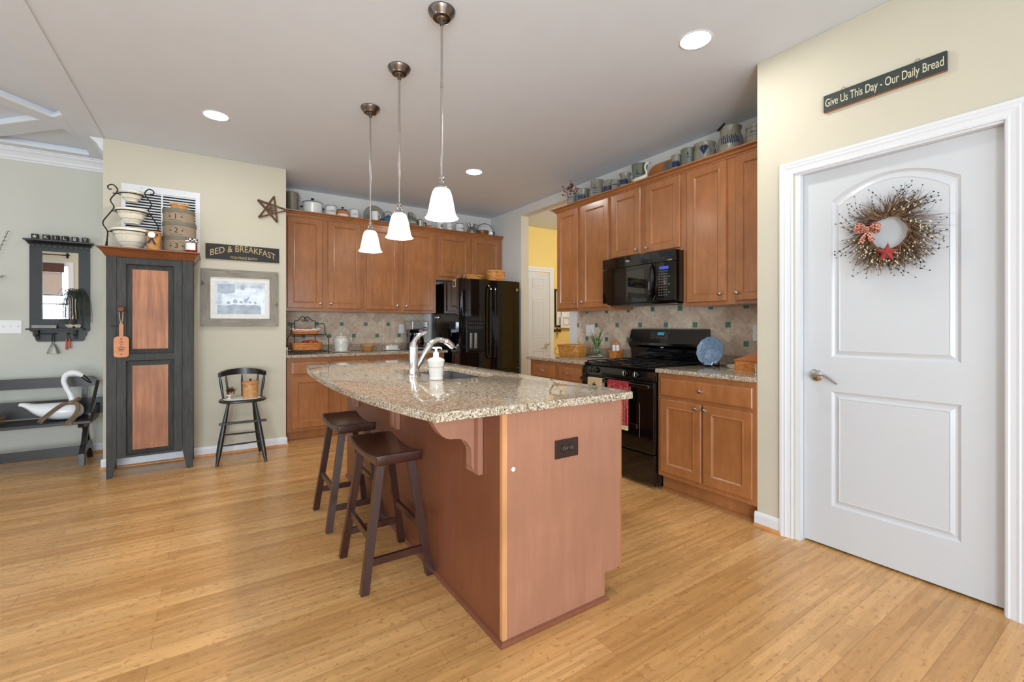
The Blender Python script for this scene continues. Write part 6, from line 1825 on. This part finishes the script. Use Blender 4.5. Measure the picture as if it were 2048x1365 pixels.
bd_ = thing('butter_dish', 'white covered butter dish on the back counter', 'butter dish', (1.83, 5.42, ZC))
link_mesh('dish_plate', B().loft([superring(.07, .04, 0, 4), superring(.105, .060, .010, 4), superring(.104, .059, .014, 4), superring(.06, .035, .009, 4)]), 'ceramic', bd_, True)
link_mesh('dish_cover', B().loft([superring(.078, .040, .0145, 5), superring(.076, .038, .055, 5), superring(.066, .030, .064, 5), superring(.02, .01, .067, 5)]).lathe([(0, .066), (.006, .067), (.011, .076), (0, .080)], (0, 0, 0), 12), 'ceramic', bd_, True)
cm = thing('coffee_maker', 'stainless and black drip coffee maker next to the refrigerator', 'coffee maker', (2.165, 5.43, ZC))
link_mesh('base', B().box(-.100, .100, -.10, .12, 0, .045, .006), 'black_gloss', cm)
link_mesh('back_tank', B().box(-.098, .098, .03, .12, .0455, .30, .006), 'black_gloss', cm)
hd_ = link_mesh('brew_head', B().box(-.108, .100, -.112, .12, .255, .362, .010, 3), 'steel', cm)
b_ = B().box(-.055, -.025, -.1132, -.1122, .32, .335)
link_mesh('clock_window', b_, 'screen_teal', hd_)
for (x, z) in ((-.075, .285), (-.05, .285), (-.03, .285), (-.01, .285), (.062, .338)):
    link_mesh('button', B().lathe([(0, -.1122), (.0075, -.1122), (.0065, -.1165), (0, -.117)], (x, 0, z), 12, 'y'), 'chrome', hd_, True)
link_mesh('label_strip', B().box(.04, .085, -.1132, -.1122, .275, .288), 'black_satin', hd_)
link_mesh('base_strip', B().box(-.095, .095, -.1015, -.1002, .010, .034), 'steel', cm)
ca = link_mesh('carafe', B().lathe([(0, .0455), (.062, .0455), (.074, .08), (.070, .14), (.048, .185), (.050, .20), (0, .20)], (0, -.035, 0), 28), 'black_glass', cm, True)
link_mesh('carafe_band', B().lathe([(.0505, .186), (.054, .186), (.054, .212), (0, .214)], (0, -.035, 0), 28), 'steel', ca, True)
link_mesh('carafe_handle', B().tube(catmull([(-.03, -.085, .20), (-.04, -.135, .19), (-.045, -.145, .12), (-.04, -.10, .08)], 4), .008, 8), 'black_satin', ca, True)
sp_w = thing('wall_outlet', 'white outlet plate in the splashback left of the coffee maker', 'outlet', (2.055, 5.6875, 1.17))
link_mesh('cover_plate', B().box(-.036, .036, -.005, 0, -.058, .058, .002), 'plastic_white', sp_w)
link_mesh('receptacle', B().box(-.016, .016, -.0065, -.0052, .008, .038, .0005, 1).box(-.016, .016, -.0065, -.0052, -.038, -.008, .0005, 1), 'plastic_white', sp_w)

# on the refrigerator
ZF = 1.776
fl = thing('glass_bottle', 'small clear glass cruet on the refrigerator corner', 'bottle', (2.530, 5.02, ZF))
link_mesh('bottle_body', B().lathe([(0, 0), (.034, 0), (.040, .02), (.036, .055), (.016, .085), (.013, .11), (.022, .125), (.019, .125), (.010, .11), (.012, .085), (.031, .055), (.035, .02), (0, .006)], (0, 0, 0), 20), 'glass', fl, True)
single('glass_tumbler', B().lathe([(0, 0), (.022, 0), (.028, .06), (.026, .06), (.020, .005), (0, .005)], (0, 0, 0), 18), 'glass', 'short clear glass beside the cruet on the refrigerator', 'glass', (2.605, 4.99, ZF), 0, None, True)
basket('shallow_basket', 'wide shallow oval basket on top of the refrigerator', 'weave_honey', (2.735, 4.98, ZF), .135, .085, .062, .80, 2.2)
fb = basket('lidded_basket', 'round swing-handle basket at the right end of the refrigerator top', 'weave_honey', (3.02, 4.93, ZF), .118, .10, .125, .85, 2.6, 0, True, ('down', .075))

# ================================================================ RIGHT COUNTERS
ZK = .8925
bk = basket('picnic_basket', 'rectangular honey basket with a folded handle at the open end of the right counter', 'weave_honey', (3.11, 3.55, ZK), .085, .165, .118, .86, 6)
link_mesh('handle', B().tube(catmull([(-.089, .155, .098), (-.125, .13, .03), (-.135, 0, .012), (-.125, -.13, .03), (-.089, -.168, .105)], 6), .008, 6, flat=.45), 'light_wood', bk, True)
pv = thing('plant_vase', 'green strap-leaf plant growing in a clear glass vase', 'plant', (3.20, 3.285, ZK+.0125))
link_mesh('vase_glass', B().lathe([(0, 0), (.040, 0), (.052, .03), (.056, .07), (.040, .12), (.034, .15), (.042, .172), (.039, .172), (.031, .15), (.037, .12), (.053, .07), (.049, .03), (0, .004)], (0, 0, 0), 26), 'glass', pv, True)
rt = B()
for k in range(60):
    a = random.random()*2*PI; r = random.uniform(.005, .036); z = random.uniform(.010, .05); rt.sphere((r*math.cos(a), r*math.sin(a), z), random.uniform(.005, .009), u=6, v_=4)
link_mesh('pebbles', rt, 'leaf_pale', pv)['kind'] = 'stuff'
for k in range(16):
    a = 2*PI*k/16+random.uniform(-.2, .2); Ls = random.uniform(.18, .30); ln = random.uniform(.03, .11)
    if k == 3: Ls, ln, a = .33, .10, -1.35
    if k == 5: Ls, ln, a = .28, .13, -1.0
    if k == 9: Ls, ln, a = .23, .12, 1.7
    d = Vector((math.cos(a), math.sin(a), 0)); P_ = []; R_ = []
    for i in range(9):
        t_ = i/8; P_.append(Vector((0, 0, .02))+d*(ln*t_**1.8+.004)+Vector((0, 0, Ls*t_-(.05*t_**4 if ln > .09 else .01*t_**3)))); R_.append(.0085*math.sin(PI*min(1, .25+t_*.75)))
    link_mesh('leaf', B().tube(P_, R_, 6, flat=.22, up=(d.y, -d.x, 0)), 'leaf', pv, True)
lathe_thing('saucer', 'white saucer under the glass plant vase', 'plate', 'ceramic', (3.20, 3.285, ZK), [(0, 0), (.045, 0), (.075, .006), (.090, .010), (.089, .012), (.05, .0118), (0, .0118)], 32)
sb = basket('condiment_basket', 'small upright-handled basket holding salt and pepper shakers beside the range', 'weave_orange', (3.26, 3.085, ZK), .050, .062, .072, .9, 5, PI/2, None, ('up', .115))
for (dy, nm) in ((.024, 'left'), (-.024, 'right')):
    t = thing('salt_shaker', 'white shaker in the small handled basket, the %s one' % nm, 'shaker', (3.26, 3.085+dy, ZK+.007), 0, 'shakers in the small basket')
    link_mesh('shaker_body', B().lathe([(0, 0), (.020, 0), (.020, .09), (.0175, .100), (0, .100)], (0, 0, 0), 16), 'ceramic', t, True)
    link_mesh('cap', B().lathe([(.0178, .1003), (.0178, .112), (.012, .118), (0, .119)], (0, 0, 0), 16), 'plastic_white', t, True)
def wplate(label, y, z, kind='outlet', w=.036):
    t = thing('wall_outlet' if kind == 'outlet' else 'switch_plate', label, 'outlet' if kind == 'outlet' else 'light switch', (3.3995, y, z), -PI/2)
    link_mesh('cover_plate', B().box(-w, w, -.006, 0, -.060, .060, .002), 'plastic_white', t)
    if kind == 'outlet':
        for s in (-1, 1):
            r = link_mesh('receptacle', B().box(-.017, .017, -.0075, -.0062, s*.022-.014, s*.022+.014, .0005, 1), 'plastic_white', t)
            link_mesh('slots', B().box(-.008, -.005, -.0080, -.0076, s*.022-.004, s*.022+.008).box(.005, .008, -.0080, -.0076, s*.022-.004, s*.022+.008), 'hole_dark', r)
    else: link_mesh('rocker', B().box(-.016, .016, -.0085, -.0062, -.033, .033, .001, 1), 'plastic_white', t)
wplate('white switch plate in the splashback behind the green plant', 3.592, 1.157, 'switch', .062)
wplate('white outlet in the splashback beside the door wall', 1.79, 1.150, 'outlet', .040)
# blue plate on its stand
bp = thing('plate_stand', 'black wire easel under the blue scalloped plate', 'stand', (3.20, 2.035, ZK+.002))
for s in (-1, 1):
    link_mesh('easel_arm', B().tube(catmull([(-.055, s*.04, .028), (-.062, s*.045, .012), (-.03, s*.05, .003), (.03, s*.035, .004), (.045, s*.02, .05), (.05, s*.01, .12)], 4), .0038, 6), 'black_iron', bp, True)
link_mesh('easel_bar', B().tube([(.02, -.045, .0045), (.02, .045, .0045)], .0034, 6), 'black_iron', bp, True)
pt = thing('decorative_plate', 'blue crackled glass plate with a scalloped edge standing beside the range', 'plate', (3.175, 2.035, ZK+.013))
M_ = Matrix.Translation((.0, 0, .104)) @ Matrix.Rotation(.20, 4, 'Y')
rings = []
for (r, d, am) in ((.112, -.014, 1), (.108, -.012, 1), (.075, -.001, .3), (.0005, 0, 0), (.0005, .004, 0), (.078, .004, .3), (.112, -.009, 1)):
    rings.append([tuple(M_ @ Vector((d, (r-.004*am*(1-abs(math.sin(6*2*PI*k/96*1.0))))*math.cos(2*PI*k/96), (r-.004*am*(1-abs(math.sin(6*2*PI*k/96))))*math.sin(2*PI*k/96)))) for k in range(96)])
link_mesh('plate_body', B().loft(rings, False, False), 'plate_blue', pt, True)
b_ = B()
for k in range(230):
    a = random.random()*2*PI; r = .075*math.sqrt(random.random())+.012
    b_.sphere(tuple(M_ @ Vector((-.004-.010*max(0, (r-.07)/.03), r*math.cos(a), r*math.sin(a)))), random.uniform(.0018, .0036), u=5, v_=3)
link_mesh('pressed_beads', b_, 'plate_blue', pt)['kind'] = 'stuff'
tr = thing('ceramic_tray', 'small white rectangular tray on the counter near the door wall', 'tray', (3.20, 1.80, ZK))
link_mesh('tray_body', B().loft([superring(.045, .085, 0, 6), superring(.060, .105, .022, 6), superring(.056, .101, .022, 6), superring(.042, .080, .004, 6)]), 'ceramic_cream', tr, True)
rb = thing('recipe_basket', 'tan basket with a sloping wooden lid at the door wall end of the counter', 'basket', (3.03, 1.63, ZK))
b_ = B(); rings = []
for i in range(5):
    f = i/4; rings.append(superring(.080, .095, .004+f*.070, 8))
b_.loft(rings); link_mesh('basket_body', b_, 'weave_orange', rb, True, 50)
link_mesh('base_rim', B().loft([superring(.085, .100, 0, 8), superring(.085, .100, .008, 8)]), 'light_wood', rb, True, 50)
link_mesh('sloping_lid', B().prism([(.100, .0755), (-.100, .0755), (-.100, .145), (-.085, .145)], -.082, .082, 'x', .002), 'board_wood', rb)

# ================================================================ DOOR WALL
sg = thing('wooden_sign', 'long dark sign reading Give Us This Day Our Daily Bread over the white door', 'sign', (2.7345, .844, 2.384), -PI/2)
link_mesh('board', B().box(-.243, .243, -.018, -.002, -.043, .043, .003), 'sign_green', sg)
link_mesh('worn_edge', B().box(-.2425, .2425, -.0165, -.0022, -.0455, -.0432, .0005, 1), 'edge_wood', sg)
b_ = B(); b_.text('Give Us This Day - Our Daily Bread', .060, (0, -.0186, -.002), (1, 0, 0), (0, 0, 1), .0006, sx=.545, track=.98)
link_mesh('lettering', b_, 'sign_cream', sg)
for x in (-.155, .14): link_mesh('wire_loop', B().torus((x, -.008, .050), .008, .0012, 'y', 16, 5), 'bronze', sg, True)

# wreath on the white door
wr = thing('twig_wreath', 'swirling twig wreath with berries, a plaid bow and a red star on the white door', 'wreath', (2.770, .818, 1.655), -PI/2)
# local: x to the right as seen, y into the door, z up; flattened a little in x
R0 = .088
b_ = B()
for k in range(34):
    a0 = random.random()*2*PI; rr = R0+random.uniform(-.016, .018); yy = random.uniform(-.040, -.008); pts = []
    for i in range(15):
        a = a0+i*.22; r = rr+random.uniform(-.004, .004); pts.append((r*math.cos(a), yy+random.uniform(-.003, .003), r*math.sin(a)*1.08))
    b_.tube(pts, .0026, 5)
link_mesh('vine_ring', b_, 'twig', wr)['kind'] = 'stuff'
b1_ = B(); b2_ = B(); b3_ = B(); bc = B(); bd2 = B()
clumps = [random.random()*2*PI for _ in range(22)]
for k in range(720):
    a = random.choice(clumps)+random.gauss(0, .16) if k % 3 else random.random()*2*PI
    r = R0+random.uniform(-.012, .02)
    Lm = .090+.040*(.5+.5*math.cos(a-.35))+.025*(.5+.5*math.cos(2*a-1.0))
    Ln = random.uniform(.30, 1.0)**.8*Lm
    p = Vector((r*math.cos(a), random.uniform(-.045, -.012), r*math.sin(a)*1.05))
    rad = Vector((math.cos(a), 0, math.sin(a))); tan = Vector((-math.sin(a), 0, math.cos(a)))
    sw = random.gauss(.55, .45)*(-1 if math.cos(a-.2) > 0 else 1)*(1 if math.sin(a) > -.5 else .3)
    curl = random.gauss(0, .5)
    d = (rad*.85+tan*sw+Vector((0, random.uniform(-.35, .06), 0))).normalized()
    pts = [p]
    for i in range(1, 5):
        d = (d+tan*curl*.16+Vector((random.uniform(-.10, .10), 0, random.uniform(-.10, .10)))).normalized()
        q = pts[-1]+d*Ln*.25; q.y = max(min(q.y, -.006), -.085); pts.append(q)
    e = pts[-1]
    (b1_, b2_, b3_, b1_)[k % 4].tube(pts, [.0015, .0013, .0011, .0008, .0004], 4)
    if k % 5 == 0 and math.cos(a-5.6) > -.55:
        for m_ in range(3):
            c = pts[random.randint(1, 3)]+Vector((random.uniform(-.006, .006), random.uniform(-.008, 0), random.uniform(-.006, .006))); c.y = min(c.y, -.008)
            bc.sphere(tuple(c), .0030, 1, 1, 1.2, 6, 4)
    if k % 9 == 0: bd2.sphere(tuple(e+Vector((0, -.002, 0))), .0028, 1.2, 1, 1, 6, 4)
# long wispy curls with dark buds
for k in range(46):
    a = random.random()*2*PI; p = Vector((.10*math.cos(a), -.03, .11*math.sin(a))); rad = Vector((math.cos(a), 0, math.sin(a))); tan = Vector((math.sin(a), 0, -math.cos(a)))
    Ln = random.uniform(.09, .140)
    pts = [p]; bend_ = random.choice((-.06, -.03, .03, .055, .07))
    for i in range(1, 7):
        t_ = i/6; c = p+rad*Ln*t_+tan*(bend_*t_*t_)+Vector((0, -.012*math.sin(t_*3), 0)); pts.append(c)
        if i > 2: bd2.sphere(tuple(c+Vector((random.uniform(-.005, .005), -.002, random.uniform(-.005, .005)))), .0030, 1.2, 1, 1, 6, 4)
    b3_.tube(pts, [.0012, .0011, .001, .0009, .0007, .0006, .0004], 4)
link_mesh('brown_twigs', b1_, 'twig', wr)['kind'] = 'stuff'
link_mesh('pale_twigs', b2_, 'twig_pale', wr)['kind'] = 'stuff'
link_mesh('dark_twigs', b3_, 'twig_dark', wr)['kind'] = 'stuff'
link_mesh('cream_berries', bc, 'berry_cream', wr)['kind'] = 'stuff'
link_mesh('dark_berries', bd2, 'berry_dark', wr)['kind'] = 'stuff'
# bow
bw = B()
def loop(cx, cz, dx_, dz_, w_):
    P_ = catmull([(cx, -.062, cz), (cx+dx_*.5, -.080, cz+dz_*.5+.012), (cx+dx_, -.078, cz+dz_), (cx+dx_*.6, -.064, cz+dz_*.6-.014), (cx, -.060, cz)], 4)
    rows = [[tuple(Vector(p)+Vector((-dz_, 0, dx_)).normalized()*w_*u*(.45+.55*math.sin(PI*i/(len(P_)-1)))+Vector((0, -.004*math.cos(u*5), 0))) for u in (-1, -.5, 0, .5, 1)] for i, p in enumerate(P_)]
    bw.quadgrid(rows)
loop(-.070, .028, -.052, .012, .016); loop(-.070, .028, .056, -.004, .016)
for (dx_, dz_) in ((-.030, -.066), (.018, -.060)):
    rows = []
    for i in range(7):
        t_ = i/6; w_ = lerp(.004, .013, t_); rows.append([(-.070+dx_*t_+u*w_, -.066-.006*math.sin(t_*5+u), .026+dz_*t_-abs(u)*0) for u in (-1, -.3, .3, 1)])
    bw.quadgrid(rows)
bmesh.ops.solidify(bw.bm, geom=list(bw.bm.faces), thickness=.0015)
bw.sphere((-.070, -.070, .028), .010, 1, .8, 1, 10, 6)
link_mesh('plaid_bow', bw, 'cloth_plaid', wr, True, 60)
# barn star
b_ = B(); cx, cz, y0 = .006, -.100, -.072
ring = [(cx+(.050 if i % 2 == 0 else .021)*math.sin(PI*i/5+.08), y0+.010, cz+(.050 if i % 2 == 0 else .021)*math.cos(PI*i/5+.08)) for i in range(10)]
c = b_.v((cx, y0-.008, cz)); vs = [b_.v(p) for p in ring]; bk2 = b_.v((cx, y0+.012, cz))
for i in range(10): b_.bm.faces.new((vs[i], vs[(i+1) % 10], c)); b_.bm.faces.new((vs[(i+1) % 10], vs[i], bk2))
link_mesh('red_star', b_, 'star_red', wr)

# ================================================================ HALL WALL
HY = 5.7795
t = thing('framed_picture', 'tall black framed picture on the hall wall beside the hall door', 'picture', (4.80, HY, 1.50))
for (a, c, e, f) in ((-.125, -.10, -.31, .31), (.10, .125, -.31, .31), (-.0995, .0995, .285, .31), (-.0995, .0995, -.31, -.285)): link_mesh('frame_rail', B().box(a, c, -.022, -.001, e, f), 'black_satin', t)
link_mesh('picture_sheet', B().box(-.0995, .0995, -.010, -.002, -.2845, .2845), 'paper', t)
t = thing('lettered_sign', 'white sign with small script above the square white frame in the hall', 'sign', (4.905, HY-.024, 1.415))
link_mesh('board', B().box(-.10, .12, -.010, 0, -.04, .06), 'paper', t)
b_ = B(); b_.text('Home is where', .030, (0, -.0106, .028), (1, 0, 0), (0, 0, 1), .0003, sx=.8); b_.text('love', .030, (.045, -.0106, -.012), (1, 0, 0), (0, 0, 1), .0003)
link_mesh('script', b_, 'grey_print', t)
t = thing('framed_certificate', 'square white frame with a dark inner line on the hall wall', 'picture', (4.885, HY-.040, 1.272))
for (a, c, e, f) in ((-.115, -.085, -.10, .10), (.085, .115, -.10, .10), (-.0845, .0845, .075, .10), (-.0845, .0845, -.10, -.075)): link_mesh('frame_rail', B().box(a, c, -.018, 0, e, f, .002, 1), 'trim_white', t)
link_mesh('sheet', B().box(-.0845, .0845, -.008, -.004, -.0745, .0745), 'paper', t)
link_mesh('inner_line', B().box(-.062, .062, -.0092, -.0082, .050, .056).box(-.062, .062, -.0092, -.0082, -.056, -.050).box(-.062, -.056, -.0092, -.0082, -.0495, .0495).box(.056, .062, -.0092, -.0082, -.0495, .0495), 'ink', t)
t = thing('key_rack', 'black cut-out key rack on the hall wall under the pictures', 'key rack', (4.715, HY, 1.13))
b_ = B().box(-.08, .09, -.012, 0, -.025, .022).prism([(-.08, .0225), (-.07, .05), (-.05, .0225)], -.012, 0, 'y').prism([(.0, .0225), (.01, .04), (.03, .0225)], -.012, 0, 'y')
link_mesh('rack_plate', b_, 'black_satin', t)
for x in (-.05, 0, .05): link_mesh('hook', B().tube([(x, -.012, .0), (x, -.03, -.005), (x, -.03, .008)], .003, 6), 'steel', t)
t = thing('key_bunch', 'small bunch of keys hanging from the hall key rack', 'keys', (4.715, HY-.028, 1.02))
link_mesh('key_ring', B().torus((0, 0, .088), .016, .0018, 'y', 16, 5), 'steel', t)
for k, (a, l_) in enumerate(((-.35, .07), (0, .085), (.3, .06))):
    d = Vector((math.sin(a), 0, -math.cos(a))); p = Vector((0, -.004*k, .072))
    link_mesh('key', B().cyl(p, p+d*.018, .011, .009, 8).tube([p+d*.015, p+d*l_], .0035, 5), 'bronze', t)
